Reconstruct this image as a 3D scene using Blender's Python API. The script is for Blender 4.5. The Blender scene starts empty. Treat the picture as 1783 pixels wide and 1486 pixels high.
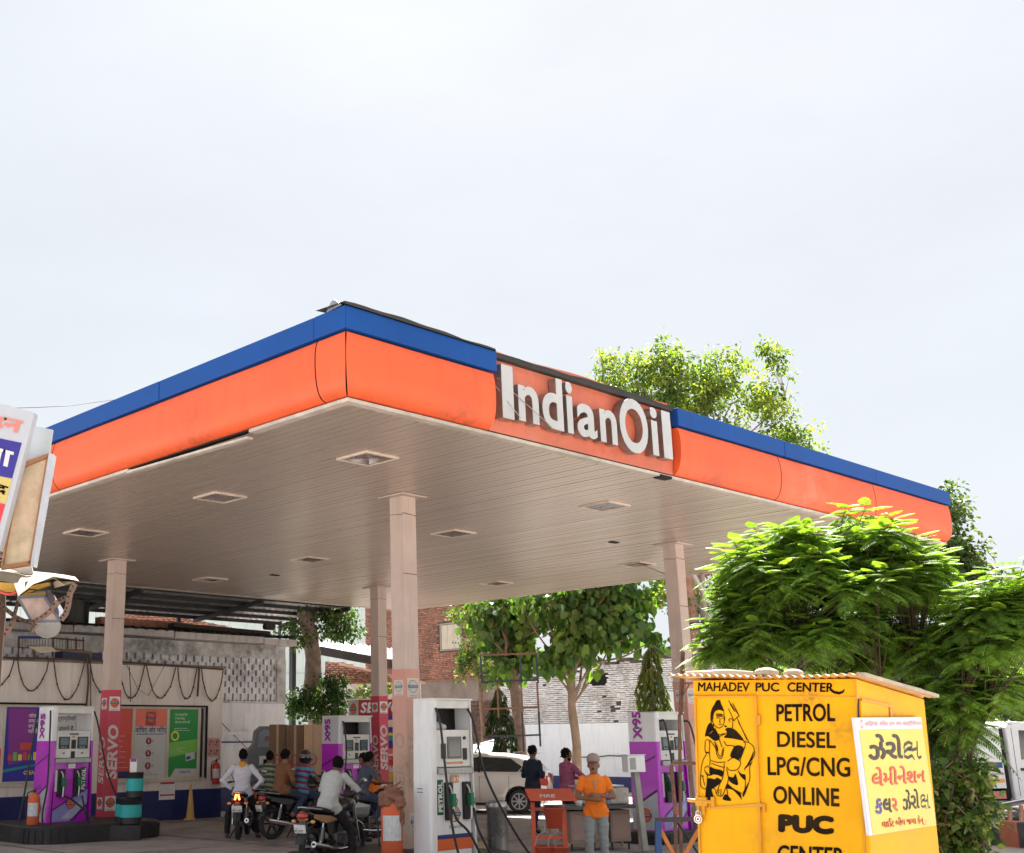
import bpy, math, random
import numpy as np
from mathutils import Vector, Matrix, noise as mnoise
random.seed(7); RNG = np.random.default_rng(11)
SC = bpy.context.scene; COL = SC.collection
def V(*a): return Vector(a[0] if len(a) == 1 else a)
# ---------------------------------------------------------------- camera
CAM = Vector((0, 0, 1.9)); PITCH = .2603; ROLL = -.0097; FPX = 2042.0
_f = Vector((0, math.cos(PITCH), math.sin(PITCH))); _r = Vector((1, 0, 0)); _u = _r.cross(_f)
_R = math.cos(ROLL)*_r + math.sin(ROLL)*_u; _U = -math.sin(ROLL)*_r + math.cos(ROLL)*_u
cam = bpy.data.cameras.new('camera'); cam.sensor_width = 36; cam.lens = FPX/1783*36
cam.shift_x = (891.5-633.9)/1783; cam.clip_start = .1; cam.clip_end = 3000
camo = bpy.data.objects.new('camera', cam); COL.objects.link(camo)
camo.matrix_world = Matrix(((_R.x, _U.x, -_f.x, 0), (_R.y, _U.y, -_f.y, 0), (_R.z, _U.z, -_f.z, 1.9), (0, 0, 0, 1)))
SC.camera = camo
# ---------------------------------------------------------------- sky, sun, exposure
SUN_DIR = Vector((.16, .56, .84)).normalized()     # towards the sun: high behind the canopy
el = math.asin(SUN_DIR.z); az = math.atan2(SUN_DIR.x, SUN_DIR.y)
w = bpy.data.worlds.new('World'); SC.world = w; w.use_nodes = True
nt = w.node_tree; bg = nt.nodes['Background']
sky = nt.nodes.new('ShaderNodeTexSky'); sky.sky_type = 'NISHITA'; sky.sun_disc = False
sky.sun_elevation = el; sky.sun_rotation = az; sky.dust_density = 4.0; sky.air_density = 1.0; sky.ozone_density = 1.0
tc = nt.nodes.new('ShaderNodeTexCoord'); mp = nt.nodes.new('ShaderNodeMapping'); mp.inputs['Scale'].default_value = (1.2, 1.2, 3.2)
nz = nt.nodes.new('ShaderNodeTexNoise'); nz.inputs['Scale'].default_value = 2.1; nz.inputs['Detail'].default_value = 7; nz.inputs['Roughness'].default_value = .55
cr = nt.nodes.new('ShaderNodeValToRGB'); cr.color_ramp.elements[0].position = .35; cr.color_ramp.elements[0].color = (.965,.965,.965,1)
cr.color_ramp.elements[1].position = .72; cr.color_ramp.elements[1].color = (.985,.985,.985,1)
mx = nt.nodes.new('ShaderNodeMix'); mx.data_type = 'RGBA'
mx.inputs[7].default_value = (1.77, 1.87, 1.99, 1)      # thin bright haze and cloud veil
nt.links.new(tc.outputs['Generated'], mp.inputs[0]); nt.links.new(mp.outputs[0], nz.inputs['Vector']); nt.links.new(nz.outputs[0], cr.inputs[0])
nt.links.new(cr.outputs[0], mx.inputs[0]); nt.links.new(sky.outputs[0], mx.inputs[6]); 
n2 = nt.nodes.new('ShaderNodeTexNoise'); n2.inputs['Scale'].default_value = 1.6; n2.inputs['Detail'].default_value = 9; n2.inputs['Roughness'].default_value = .62; nt.links.new(mp.outputs[0], n2.inputs['Vector'])
r2 = nt.nodes.new('ShaderNodeMapRange'); r2.inputs[1].default_value = .35; r2.inputs[2].default_value = .72; r2.inputs[3].default_value = .985; r2.inputs[4].default_value = 1.05; nt.links.new(n2.outputs[0], r2.inputs[0])
v2 = nt.nodes.new('ShaderNodeVectorMath'); v2.operation = 'SCALE'; nt.links.new(mx.outputs[2], v2.inputs[0]); nt.links.new(r2.outputs[0], v2.inputs['Scale']); nt.links.new(v2.outputs[0], bg.inputs[0])
bg.inputs[1].default_value = .10
sd = bpy.data.lights.new('sun', 'SUN'); sd.energy = 5.0; sd.angle = math.radians(.6); sd.color = (1, .97, .92)
so = bpy.data.objects.new('sun', sd); COL.objects.link(so); so.rotation_euler = SUN_DIR.to_track_quat('Z', 'Y').to_euler()
SC.view_settings.view_transform = 'Standard'; SC.view_settings.look = 'None'; SC.view_settings.gamma = 1
SC.view_settings.exposure = 2.15; SC.view_settings.use_curve_mapping = False
# ---------------------------------------------------------------- places
TH = .7379
def smooth_line(pts, closed=False, n=4):
    P = [tuple(p) for p in pts]; k = len(P)
    if k < 3: return P
    out = []
    for i in range(k if closed else k-1):
        a, b, c, d = (P[(i-1) % k], P[i], P[(i+1) % k], P[(i+2) % k]) if closed else (P[max(i-1,0)], P[i], P[i+1], P[min(i+2,k-1)])
        L = min(len(a), len(b), len(c), len(d))
        for j in range(n):
            s = j/n; out.append(tuple(.5*((2*b[q])+(c[q]-a[q])*s+(2*a[q]-5*b[q]+4*c[q]-d[q])*s*s+(3*b[q]-a[q]-3*c[q]+d[q])*s**3) for q in range(L)))
    if not closed: out.append(P[-1])
    return out
C0 = Vector((-.2025, 13.789, 0)); A = Vector((-math.sin(TH), math.cos(TH), 0)); B = Vector((math.cos(TH), math.sin(TH), 0))
def W(a, b, z=0): return C0 + a*A + b*B + Vector((0, 0, z))
def ray(x, y): return _f*FPX + _R*(x-633.9) + _U*(743-y)
def G(x, y, z=0):
    d = ray(x, y); return CAM + d*((z-1.9)/d.z)
def D(x, y, Y):
    d = ray(x, y); return CAM + d*(Y/d.y)
def onA(x, y, a):
    d = ray(x, y); return CAM + d*((a-(CAM-C0).dot(A))/d.dot(A))
def onB(x, y, b):
    d = ray(x, y); return CAM + d*((b-(CAM-C0).dot(B))/d.dot(B))
def ab(P): q = P-C0; return q.dot(A), q.dot(B)
# ---------------------------------------------------------------- materials
MATS = {}
def M(name, col, rough=.6, metal=0., var=.12, scale=3., bump=0., spec=.5, dirt=0., dirtcol=(.12,.09,.07), streak=False, bscale=None, coat=0., emit=None, alpha=None, transl=0., island=0., trans=0.):
    if name in MATS: return MATS[name]
    m = bpy.data.materials.new(name); MATS[name] = m; m.use_nodes = True; nt = m.node_tree; N = nt.nodes; L = nt.links
    p = N['Principled BSDF']; p.inputs['Roughness'].default_value = rough; p.inputs['Metallic'].default_value = metal
    p.inputs['Specular IOR Level'].default_value = spec; p.inputs['Coat Weight'].default_value = coat
    if trans: p.inputs['Transmission Weight'].default_value = trans
    col = tuple(col)[:3]
    geo = N.new('ShaderNodeNewGeometry'); base = None
    def rgb(c):
        n = N.new('ShaderNodeRGB'); n.outputs[0].default_value = (*c, 1); return n.outputs[0]
    base = rgb(col)
    if var:
        n = N.new('ShaderNodeTexNoise'); n.inputs['Scale'].default_value = scale; n.inputs['Detail'].default_value = 5; n.inputs['Roughness'].default_value = .62
        L.new(geo.outputs['Position'], n.inputs['Vector'])
        r = N.new('ShaderNodeMapRange'); r.inputs[1].default_value = .3; r.inputs[2].default_value = .7; r.inputs[3].default_value = 1-var; r.inputs[4].default_value = 1+var
        L.new(n.outputs[0], r.inputs[0])
        mm = N.new('ShaderNodeVectorMath'); mm.operation = 'SCALE'; L.new(base, mm.inputs[0]); L.new(r.outputs[0], mm.inputs['Scale']); base = mm.outputs[0]
        rr = N.new('ShaderNodeMapRange'); rr.inputs[3].default_value = max(.02, rough-.08); rr.inputs[4].default_value = min(1, rough+.1)
        L.new(n.outputs[0], rr.inputs[0]); L.new(rr.outputs[0], p.inputs['Roughness'])
    if island:
        r = N.new('ShaderNodeMapRange'); r.inputs[3].default_value = 1-island; r.inputs[4].default_value = 1+island
        L.new(geo.outputs['Random Per Island'], r.inputs[0])
        mm = N.new('ShaderNodeVectorMath'); mm.operation = 'SCALE'; L.new(base, mm.inputs[0]); L.new(r.outputs[0], mm.inputs['Scale']); base = mm.outputs[0]
    if dirt:
        n = N.new('ShaderNodeTexNoise'); n.inputs['Detail'].default_value = 8; n.inputs['Roughness'].default_value = .7
        mpp = N.new('ShaderNodeMapping'); mpp.inputs['Scale'].default_value = (7, 7, .7) if streak else (1.3, 1.3, 1.3)
        L.new(geo.outputs['Position'], mpp.inputs[0]); L.new(mpp.outputs[0], n.inputs['Vector']); n.inputs['Scale'].default_value = 1
        r = N.new('ShaderNodeMapRange'); r.inputs[1].default_value = .48; r.inputs[2].default_value = .78; r.inputs[3].default_value = 0; r.inputs[4].default_value = dirt
        L.new(n.outputs[0], r.inputs[0])
        mi = N.new('ShaderNodeMix'); mi.data_type = 'RGBA'; L.new(r.outputs[0], mi.inputs[0]); L.new(base, mi.inputs[6]); mi.inputs[7].default_value = (*dirtcol, 1); base = mi.outputs[2]
    L.new(base, p.inputs['Base Color'])
    if bump:
        n = N.new('ShaderNodeTexNoise'); n.inputs['Scale'].default_value = bscale or scale*6; n.inputs['Detail'].default_value = 4
        L.new(geo.outputs['Position'], n.inputs['Vector'])
        b = N.new('ShaderNodeBump'); b.inputs['Strength'].default_value = bump; b.inputs['Distance'].default_value = .02
        L.new(n.outputs[0], b.inputs['Height']); L.new(b.outputs[0], p.inputs['Normal'])
    if emit: p.inputs['Emission Color'].default_value = (*emit[:3], 1); p.inputs['Emission Strength'].default_value = emit[3]
    if transl:
        t = N.new('ShaderNodeBsdfTranslucent'); mix = N.new('ShaderNodeMixShader'); mix.inputs[0].default_value = transl
        g = N.new('ShaderNodeVectorMath'); g.operation = 'MULTIPLY'; g.inputs[1].default_value = (1.45, 1.5, .55); L.new(base, g.inputs[0]); L.new(g.outputs[0], t.inputs[0])
        L.new(p.outputs[0], mix.inputs[1]); L.new(t.outputs[0], mix.inputs[2]); L.new(mix.outputs[0], N['Material Output'].inputs[0])
    return m
def s2l(r, g, b):
    return tuple(((c/255+.055)/1.055)**2.4 if c > 10 else c/3295 for c in (r, g, b))
# ---------------------------------------------------------------- mesh builder
def rotz(a): return Matrix.Rotation(a, 3, 'Z')
class MB:
    def __init__(s): s.v = []; s.f = []; s.m = []; s.s = []
    def add(s, vs, fs, mi=0, sm=False):
        o = len(s.v); s.v.extend(tuple(v) for v in vs)
        for f in fs: s.f.append(tuple(i+o for i in f)); s.m.append(mi); s.s.append(sm)
        return s
    def box(s, c, size, R=None, mi=0):
        c = Vector(c); hx, hy, hz = size[0]/2, size[1]/2, size[2]/2
        vs = [Vector((x, y, z)) for x in (-hx, hx) for y in (-hy, hy) for z in (-hz, hz)]
        if R is not None: vs = [R @ v for v in vs]
        return s.add([v+c for v in vs], [(0,1,3,2),(4,6,7,5),(0,4,5,1),(2,3,7,6),(0,2,6,4),(1,5,7,3)], mi)
    def bx(s, lo, hi, mi=0):
        lo, hi = Vector(lo), Vector(hi); return s.box((lo+hi)/2, hi-lo, None, mi)
    def bar(s, p0, p1, w, h, mi=0):       # box beam between two points
        p0, p1 = Vector(p0), Vector(p1); d = p1-p0; L = d.length
        z = d.normalized(); x = z.cross(Vector((0, 0, 1)))
        if x.length < 1e-4: x = Vector((1, 0, 0))
        x.normalize(); y = z.cross(x); R = Matrix((x, y, z)).transposed()
        return s.box((p0+p1)/2, (w, h, L), R, mi)
    def tube(s, pts, r, n=8, mi=0, cap=True, sm=True, flat=None):
        pts = [Vector(p) for p in pts]; k = len(pts); rs = r if isinstance(r, (list, tuple)) else [r]*k
        vs = []; fs = []; up = None
        for i, p in enumerate(pts):
            t = (pts[min(i+1, k-1)]-pts[max(i-1, 0)])
            t = t.normalized() if t.length > 1e-9 else Vector((0, 0, 1))
            if up is None:
                up = t.cross(Vector((0, 0, 1)));
                if up.length < .05: up = t.cross(Vector((0, 1, 0)))
                up.normalize()
            else:
                up = up - t*up.dot(t)
                up.normalize()
            q = t.cross(up)
            for j in range(n):
                a = 2*math.pi*(j+.5)/n; vs.append(p + (up*math.cos(a) + q*math.sin(a))*rs[i])
        for i in range(k-1):
            for j in range(n): fs.append((i*n+j, i*n+(j+1) % n, (i+1)*n+(j+1) % n, (i+1)*n+j))
        s.add(vs, fs, mi, sm)
        if cap:
            s.add(vs[:n], [tuple(range(n))[::-1]], mi); s.add(vs[-n:], [tuple(range(n))], mi)
        return s
    def cyl(s, p0, p1, r0, r1=None, n=16, mi=0, cap=True, sm=True):
        return s.tube([p0, p1], [r0, r0 if r1 is None else r1], n, mi, cap, sm)
    def lathe(s, prof, n=20, o=(0,0,0), mi=0, R=None, sm=True):
        o = Vector(o); vs = []; fs = []; k = len(prof)
        for (r, z) in prof:
            for j in range(n):
                a = 2*math.pi*j/n; v = Vector((r*math.cos(a), r*math.sin(a), z)); vs.append((R @ v if R is not None else v)+o)
        for i in range(k-1):
            for j in range(n): fs.append((i*n+j, i*n+(j+1) % n, (i+1)*n+(j+1) % n, (i+1)*n+j))
        return s.add(vs, fs, mi, sm)
    def ell(s, c, r, n=12, m=8, mi=0, R=None):
        prof = [(max(.0001, math.sin(math.pi*i/m)), -math.cos(math.pi*i/m)) for i in range(m+1)]
        c = Vector(c); vs = []; fs = []
        for (q, z) in prof:
            for j in range(n):
                a = 2*math.pi*j/n; v = Vector((q*math.cos(a)*r[0], q*math.sin(a)*r[1], z*r[2])); vs.append((R @ v if R is not None else v)+c)
        for i in range(m):
            for j in range(n): fs.append((i*n+j, i*n+(j+1) % n, (i+1)*n+(j+1) % n, (i+1)*n+j))
        return s.add(vs, fs, mi, True)
    def prism(s, poly, O, X, Y, t, mi=0):   # 2-D polygon in plane (O; X, Y), thickness t along X x Y (towards viewer)
        O, X, Y = Vector(O), Vector(X), Vector(Y); Nn = X.cross(Y).normalized(); n = len(poly)
        a = [O+X*p[0]+Y*p[1] for p in poly]; b = [v+Nn*t for v in a]
        fs = [tuple(range(n, 2*n)), tuple(range(n))[::-1]] + [(i, (i+1) % n, n+(i+1) % n, n+i) for i in range(n)]
        return s.add(a+b, fs, mi)
    def flat(s, poly, O, X, Y, off=.003, mi=0):
        O, X, Y = Vector(O), Vector(X), Vector(Y); Nn = X.cross(Y).normalized()
        return s.add([O+X*p[0]+Y*p[1]+Nn*off for p in poly], [tuple(range(len(poly)))], mi)
    def disc(s, c, X, Y, r, off=.003, mi=0, n=24, r0=0, a0=0, a1=2*math.pi):
        c, X, Y = Vector(c), Vector(X), Vector(Y); Nn = X.cross(Y).normalized(); full = abs(a1-a0-2*math.pi) < 1e-6
        k = n if full else n+1
        ang = [a0+(a1-a0)*i/n for i in range(k)]
        o = [c+(X*math.cos(t)+Y*math.sin(t))*r+Nn*off for t in ang]
        if r0 <= 0 and full: return s.add(o, [tuple(range(k))], mi)
        i_ = [c+(X*math.cos(t)+Y*math.sin(t))*r0+Nn*off for t in ang]
        return s.add(o+i_, [(i, (i+1) % k, k+(i+1) % k, k+i) for i in range(n)], mi)
    def text(s, body, O, X, Y, size, off=.004, mi=0, bold=0., depth=0., align='LEFT', sx=1., shear=0., res=3, space=1.):
        vs, fs = textmesh(body, bold, align, res, space, shear, depth/size if size else 0)
        O, X, Y = Vector(O), Vector(X), Vector(Y); Nn = X.cross(Y).normalized()
        return s.add([O+X*(v[0]*size*sx)+Y*(v[1]*size)+Nn*(off+v[2]*size) for v in vs], fs, mi)
    def stroke(s, pts, w, O, X, Y, off=.003, mi=0):   # flat brush stroke, pts (x, y[, width])
        P = [Vector((p[0], p[1])) for p in pts]; n = len(P); l = []; r = []
        for i in range(n):
            t = P[min(i+1, n-1)]-P[max(i-1, 0)]; t = t.normalized() if t.length > 1e-9 else Vector((1, 0)); q = Vector((-t.y, t.x))
            h = (pts[i][2] if len(pts[i]) > 2 else w)/2; l.append(P[i]+q*h); r.append(P[i]-q*h)
        O, X, Y = Vector(O), Vector(X), Vector(Y); Nn = X.cross(Y).normalized()
        vs = [O+X*p.x+Y*p.y+Nn*off for p in l+r]
        return s.add(vs, [(n+i, n+i+1, i+1, i) for i in range(n-1)], mi)
    def build_each(s, name, mats, parent=None, bevel=0.):   # one object for each connected piece
        if not isinstance(mats, (list, tuple)): mats = [mats]
        par = list(range(len(s.v)))
        def fd(i):
            while par[i] != i: par[i] = par[par[i]]; i = par[i]
            return i
        for f in s.f:
            for j in f[1:]: par[fd(j)] = fd(f[0])
        g = {}
        for k, f in enumerate(s.f): g.setdefault(fd(f[0]), []).append(k)
        for ks_ in g.values():
            m = MB(); ix = {}
            for k in ks_:
                for j in s.f[k]:
                    if j not in ix: ix[j] = len(m.v); m.v.append(s.v[j])
                m.f.append(tuple(ix[j] for j in s.f[k])); m.m.append(s.m[k]); m.s.append(s.s[k])
            used = sorted(set(m.m)); m.m = [used.index(q) for q in m.m]; m.build(name, [mats[q] for q in used], parent, None, bevel)
    def build(s, name, mats, parent=None, loc=None, bevel=0.):
        if not isinstance(mats, (list, tuple)): mats = [mats]
        me = bpy.data.meshes.new(name); me.from_pydata(s.v, [], s.f)
        for m in mats: me.materials.append(m)
        me.polygons.foreach_set('material_index', s.m); me.polygons.foreach_set('use_smooth', s.s)
        me.update(); o = bpy.data.objects.new(name, me); COL.objects.link(o)
        if parent is not None: o.parent = parent
        if loc is not None: o.location = loc
        if bevel:
            b = o.modifiers.new('edge', 'BEVEL'); b.width = bevel; b.segments = 2; b.limit_method = 'ANGLE'; b.angle_limit = .7
        return o
_tc = {}
def textmesh(body, bold, align, res, space, shear, depth):
    key = (body, round(bold, 4), align, res, space, shear, round(depth, 4))
    if key in _tc: return _tc[key]
    c = bpy.data.curves.new('t', 'FONT'); c.body = body; c.offset = bold; c.align_x = align; c.resolution_u = res
    c.space_character = space; c.shear = shear; c.extrude = depth/2; c.fill_mode = 'BOTH'
    o = bpy.data.objects.new('t', c); COL.objects.link(o)
    dg = bpy.context.evaluated_depsgraph_get(); e = o.evaluated_get(dg); me = e.to_mesh()
    vs = [(v.co.x, v.co.y, v.co.z+depth/2) for v in me.vertices]; fs = [tuple(p.vertices) for p in me.polygons]
    if not depth:                           # keep the faces that look to +z
        fs = [tuple(p.vertices) for p in me.polygons if p.normal.z > 0] or fs
    e.to_mesh_clear(); bpy.data.objects.remove(o); bpy.data.curves.remove(c)
    _tc[key] = (vs, fs); return vs, fs
def tag(o, label=None, cat=None, group=None, kind=None):
    if label: o['label'] = label
    if cat: o['category'] = cat
    if group: o['group'] = group
    if kind: o['kind'] = kind
    return o
def thing(name, label, cat, loc=(0,0,0), rz=0., group=None):
    o = bpy.data.objects.new(name, None); COL.objects.link(o); o.location = loc; o.rotation_euler = (0, 0, rz); o.empty_display_size = .2
    return tag(o, label, cat, group)
def copy_tree(o, parent=None):
    c = o.copy(); COL.objects.link(c); c.parent = parent
    for ch in list(o.children): copy_tree(ch, c)
    return c
def mesh_np(name, verts, faces, mats, parent=None, midx=None, smooth=False):   # fast path: faces (n, k) int array
    me = bpy.data.meshes.new(name); verts = np.asarray(verts, np.float32); faces = np.asarray(faces, np.int32)
    n, k = faces.shape; me.vertices.add(len(verts)); me.vertices.foreach_set('co', verts.ravel())
    me.loops.add(n*k); me.loops.foreach_set('vertex_index', faces.ravel())
    me.polygons.add(n); me.polygons.foreach_set('loop_start', np.arange(0, n*k, k, dtype=np.int32))
    if not isinstance(mats, (list, tuple)): mats = [mats]
    for m in mats: me.materials.append(m)
    if midx is not None: me.polygons.foreach_set('material_index', np.asarray(midx, np.int32))
    if smooth: me.polygons.foreach_set('use_smooth', np.ones(n, bool))
    me.update(calc_edges=True); me.validate()
    o = bpy.data.objects.new(name, me); COL.objects.link(o)
    if parent is not None: o.parent = parent
    return o
def stain(m, c, rad, col, amt, sc=6.):     # an irregular patch of wear round a point of the thing
    nt = m.node_tree; N, L = nt.nodes, nt.links; p = N['Principled BSDF']; src = p.inputs['Base Color'].links[0].from_socket
    g = N.new('ShaderNodeNewGeometry'); d = N.new('ShaderNodeVectorMath'); d.operation = 'DISTANCE'; d.inputs[1].default_value = tuple(c); L.new(g.outputs['Position'], d.inputs[0])
    r = N.new('ShaderNodeMapRange'); r.inputs[1].default_value = rad; r.inputs[2].default_value = 0; r.inputs[3].default_value = 0; r.inputs[4].default_value = 1; L.new(d.outputs['Value'], r.inputs[0])
    n = N.new('ShaderNodeTexNoise'); n.inputs['Scale'].default_value = sc; n.inputs['Detail'].default_value = 8; n.inputs['Roughness'].default_value = .7; L.new(g.outputs['Position'], n.inputs['Vector'])
    q = N.new('ShaderNodeMapRange'); q.inputs[1].default_value = .40; q.inputs[2].default_value = .65; q.inputs[4].default_value = amt; L.new(n.outputs[0], q.inputs[0])
    mu = N.new('ShaderNodeMath'); mu.operation = 'MULTIPLY'; L.new(r.outputs[0], mu.inputs[0]); L.new(q.outputs[0], mu.inputs[1])
    mi = N.new('ShaderNodeMix'); mi.data_type = 'RGBA'; L.new(mu.outputs[0], mi.inputs[0]); L.new(src, mi.inputs[6]); mi.inputs[7].default_value = (*col, 1); L.new(mi.outputs[2], p.inputs['Base Color'])
X_, Y_, Z_ = Vector((1,0,0)), Vector((0,1,0)), Vector((0,0,1))
# common materials
BLACK = M('black_plastic', (.012,.012,.013), .45, var=.3)
RUBBER = M('black_rubber', (.018,.017,.017), .7, var=.25)
CHROME = M('chrome_steel', (.62,.62,.62), .22, 1., var=.1)
STEEL = M('dull_steel', (.42,.41,.40), .38, 1., var=.15, scale=8)
WHITE = M('white_paint', (.72,.72,.70), .45, var=.06, dirt=.35, dirtcol=(.25,.21,.17))
NAVY = M('navy_paint', (.012,.022,.10), .45, var=.2)
ORANGE = M('orange_print', (.75,.13,.02), .5, var=.05)
GLASS_DARK = M('dark_glass', (.015,.018,.02), .06, var=0, spec=.8)
SCREEN = M('lcd_screen', (.05,.10,.12), .12, var=.2)
LOGO_BLUE = M('print_blue', (.01,.03,.16), .5, var=0)
PAPER = M('white_print', (.78,.78,.76), .55, var=.05)
INK = M('black_ink', (.015,.012,.012), .6, var=.15)
RED = M('red_paint', (.55,.03,.02), .45, var=.15, dirt=.4)
def logo(mb, c, X, Y, r, mo, mbl, mw, card=None):    # round emblem: orange disc, blue band with lettering
    if card is not None: mb.flat([(-r*1.35,-r*1.7),(r*1.35,-r*1.7),(r*1.35,r*1.35),(-r*1.35,r*1.35)], c, X, Y, .002, card)
    mb.disc(c, X, Y, r, .004, mo); mb.disc(c, X, Y, r*1.04, .005, mbl, r0=r*.95)
    mb.flat([(-r*1.12,-r*.24),(r*1.12,-r*.24),(r*1.12,r*.24),(-r*1.12,r*.24)], c, X, Y, .006, mbl)
    X, Y = Vector(X), Vector(Y)
    if r > .03:
        mb.text('इंडियनऑयल', Vector(c)-Y*r*.13, X, Y, r*.38, .008, mw, align='CENTER', res=1)
        if card is not None: mb.text('IndianOil', Vector(c)-Y*r*1.58, X, Y, r*.45, .006, mbl, align='CENTER', res=1)
# ================================================================ ground
GRND = M('forecourt_concrete', (.33,.30,.285), .85, var=.22, scale=.5, dirt=.7, dirtcol=(.045,.038,.034), bump=.35, bscale=18)
EARTH = M('dusty_earth', (.44,.40,.36), .95, var=.2, scale=.35, dirt=.4, dirtcol=(.12,.09,.07), bump=.5, bscale=9)
mb = MB(); mb.add([(-900,-300,-.02),(900,-300,-.02),(900,1500,-.02),(-900,1500,-.02)], [(0,1,2,3)])
tag(mb.build('ground', EARTH), kind='structure')
mb = MB(); q = [W(-9,-9), W(-3.2,19.5), W(15.7,19.5), W(15.7,-9)]
mb.add([p+Vector((0,0,-.012)) for p in q], [(0,1,2,3)]); tag(mb.build('forecourt_paving', GRND), kind='structure')
# expansion joints cut as dark strips of sealant
JO = M('joint_sealant', (.03,.028,.026), .9)
mb = MB()
for i in range(-2, 6):
    mb.add([W(i*3.2-1,-8,-.008), W(i*3.2-1,19,-.008), W(i*3.2-.965,19,-.008), W(i*3.2-.965,-8,-.008)], [(0,1,2,3)])
    mb.add([W(-3,i*3.4+1.7,-.004), W(15.6,i*3.4+1.7,-.004), W(15.6,i*3.4+1.735,-.004), W(-3,i*3.4+1.735,-.004)], [(0,1,2,3)])
tag(mb.build('paving_joints', JO), kind='structure')
mb = MB(); mb.add([W(15.2,1,.0), W(15.2,9.6,.0), W(15.32,9.6,.0), W(15.32,1,.0)], [(3,2,1,0)])
tag(mb.build('painted_line', M('yellow_line', (.45,.25,.05), .8, var=.3, dirt=.6)), kind='structure')
# ================================================================ canopy
H = 5.91; LA, LB = 17.27, 17.53; ZT, ZB, OV = 7.06, 6.765, .18
can = thing('canopy', 'large fuel station canopy with curved orange edge, blue top band and slatted ceiling', 'canopy', C0, TH)
# local frame: x along B, y along A
MORG = M('canopy_orange', (.80,.118,.036), .45, var=.07, scale=.8, dirt=.5, dirtcol=(.42,.075,.03), streak=True, spec=.35)
MORF = M('sign_panel_orange', (.62,.15,.085), .55, var=.10, scale=1.2, dirt=.25, dirtcol=(.25,.09,.06), streak=True)
MBLU = M('canopy_blue', (.006,.066,.285), .50, spec=.2, var=.08, scale=1.5, dirt=.2, dirtcol=(.02,.04,.12), streak=True)
MSOF = M('soffit_metal', (.60,.49,.415), .33, metal=.55, var=.03, scale=.25, dirt=.12, dirtcol=(.30,.22,.17))
MJNT = M('joint_shade', (.26,.20,.165), .8, var=.3)  # board edges coloured darker: seam shade put into the colour
MTRIM = M('soffit_trim', (.55,.48,.42), .45, var=.15, scale=5, dirt=.5, dirtcol=(.10,.07,.05))
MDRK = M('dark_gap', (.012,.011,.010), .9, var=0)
MROOF = M('roof_membrane', (.035,.032,.032), .8, var=.3)
rnd = random.Random(3)
nb = int((LB-.24)/.16)
for i in range(nb):
    x0 = .12+i*.16; dz = rnd.uniform(-.0025, .0025); mb = MB()
    n = 8; vs = []; prof = [(.003,.03),(.0035,.012),(.005,0),(.151,0),(.1525,.012),(.153,.03)]
    for k in range(n+1):
        y = .12+(LA-.24)*k/n; zz = dz+.0010*math.sin(y*.9+i*.23)
        vs += [(x0+px, y, H+pz+zz) for px, pz in prof]
    fs = [(k*6+j, k*6+j+1, (k+1)*6+j+1, (k+1)*6+j) for k in range(n) for j in range(5)]
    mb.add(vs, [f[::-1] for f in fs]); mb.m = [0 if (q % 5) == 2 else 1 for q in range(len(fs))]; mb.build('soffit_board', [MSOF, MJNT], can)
mb = MB(); mb.bx((.05,.05,H+.06),(LB-.05,LA-.05,H+.09)); mb.build('soffit_backing', MDRK, can)
# perimeter trim of the ceiling
mb = MB()
mb.bx((0,-.005,H-.012),(LB,.12,H+.035)); mb.bx((0,LA-.12,H-.012),(LB,LA,H+.035))
mb.bx((LB-.12,.12,H-.012),(LB,LA-.12,H+.035)); mb.bx((-.005,.12,H-.012),(.12,2.0,H+.035)); mb.bx((-.005,5.1,H-.012),(.12,LA-.12,H+.035))
mb.box((.055,3.6,H-.04),(.1,3.1,.035),Matrix.Rotation(.018,3,'X'))
mb.build('ceiling_trim', MTRIM, can)
mb = MB(); mb.bx((.03,.05,H+.036),(.06,LA-.05,H+.1)); mb.bx((.05,.03,H+.036),(LB-.05,.06,H+.1)); mb.build('shadow_gap', MDRK, can)
# curved fascia panels: profile (outset, z)
PROF = [(.0,H+.055),(.060,5.995),(.112,6.06),(.148,6.16),(.168,6.29),(.174,6.43),(.170,6.56),(.155,6.66),(.135,ZB-.03)]
def mitre(o, along): return along
def fascia(axis, u0, u1, m0=0, m1=0, bulge=0.):
    # axis 'x': runs along B at y=0 facing -y ; axis 'y': runs along A at x=0 facing -x; m0/m1: mitre ends
    n = max(2, int((u1-u0)/.6)); vs = []; k = len(PROF)
    for i in range(n+1):
        t = i/n
        for j, (o, z) in enumerate(PROF):
            u = u0+(u1-u0)*t - (m0*o if i == 0 else 0) + (m1*o if i == n else 0)
            oo = o + bulge*math.sin(math.pi*t)*math.sin(math.pi*j/(k-1)) + .004*math.sin(u*2.1+j)
            vs.append((u, -oo, z) if axis == 'x' else (-oo, u, z))
    fs = [(i*k+j, (i+1)*k+j, (i+1)*k+j+1, i*k+j+1) for i in range(n) for j in range(k-1)]
    if axis == 'y': fs = [f[::-1] for f in fs]
    mb = MB(); mb.add(vs, fs, 0, True)
    # returned bottom lip
    vs = [((u0, -.0, H+.055) if axis=='x' else (0, u0, H+.055)), ((u1, 0, H+.055) if axis=='x' else (0, u1, H+.055)),
          ((u1, .05, H+.05) if axis=='x' else (.05, u1, H+.05)), ((u0, .05, H+.05) if axis=='x' else (.05, u0, H+.05))]
    mb.add(vs, [(0,1,2,3) if axis=='y' else (3,2,1,0)])
    return mb.build('fascia_panel', MORG, can)
g = .02
fascia('x', .01, 2.56, 1, 0, .01); fascia('x', 7.02, 10.2-g, 0, 0, .012); fascia('x', 10.2, 13.9-g, 0, 0, .03); fascia('x', 13.9, LB, 0, 0, .012)
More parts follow.
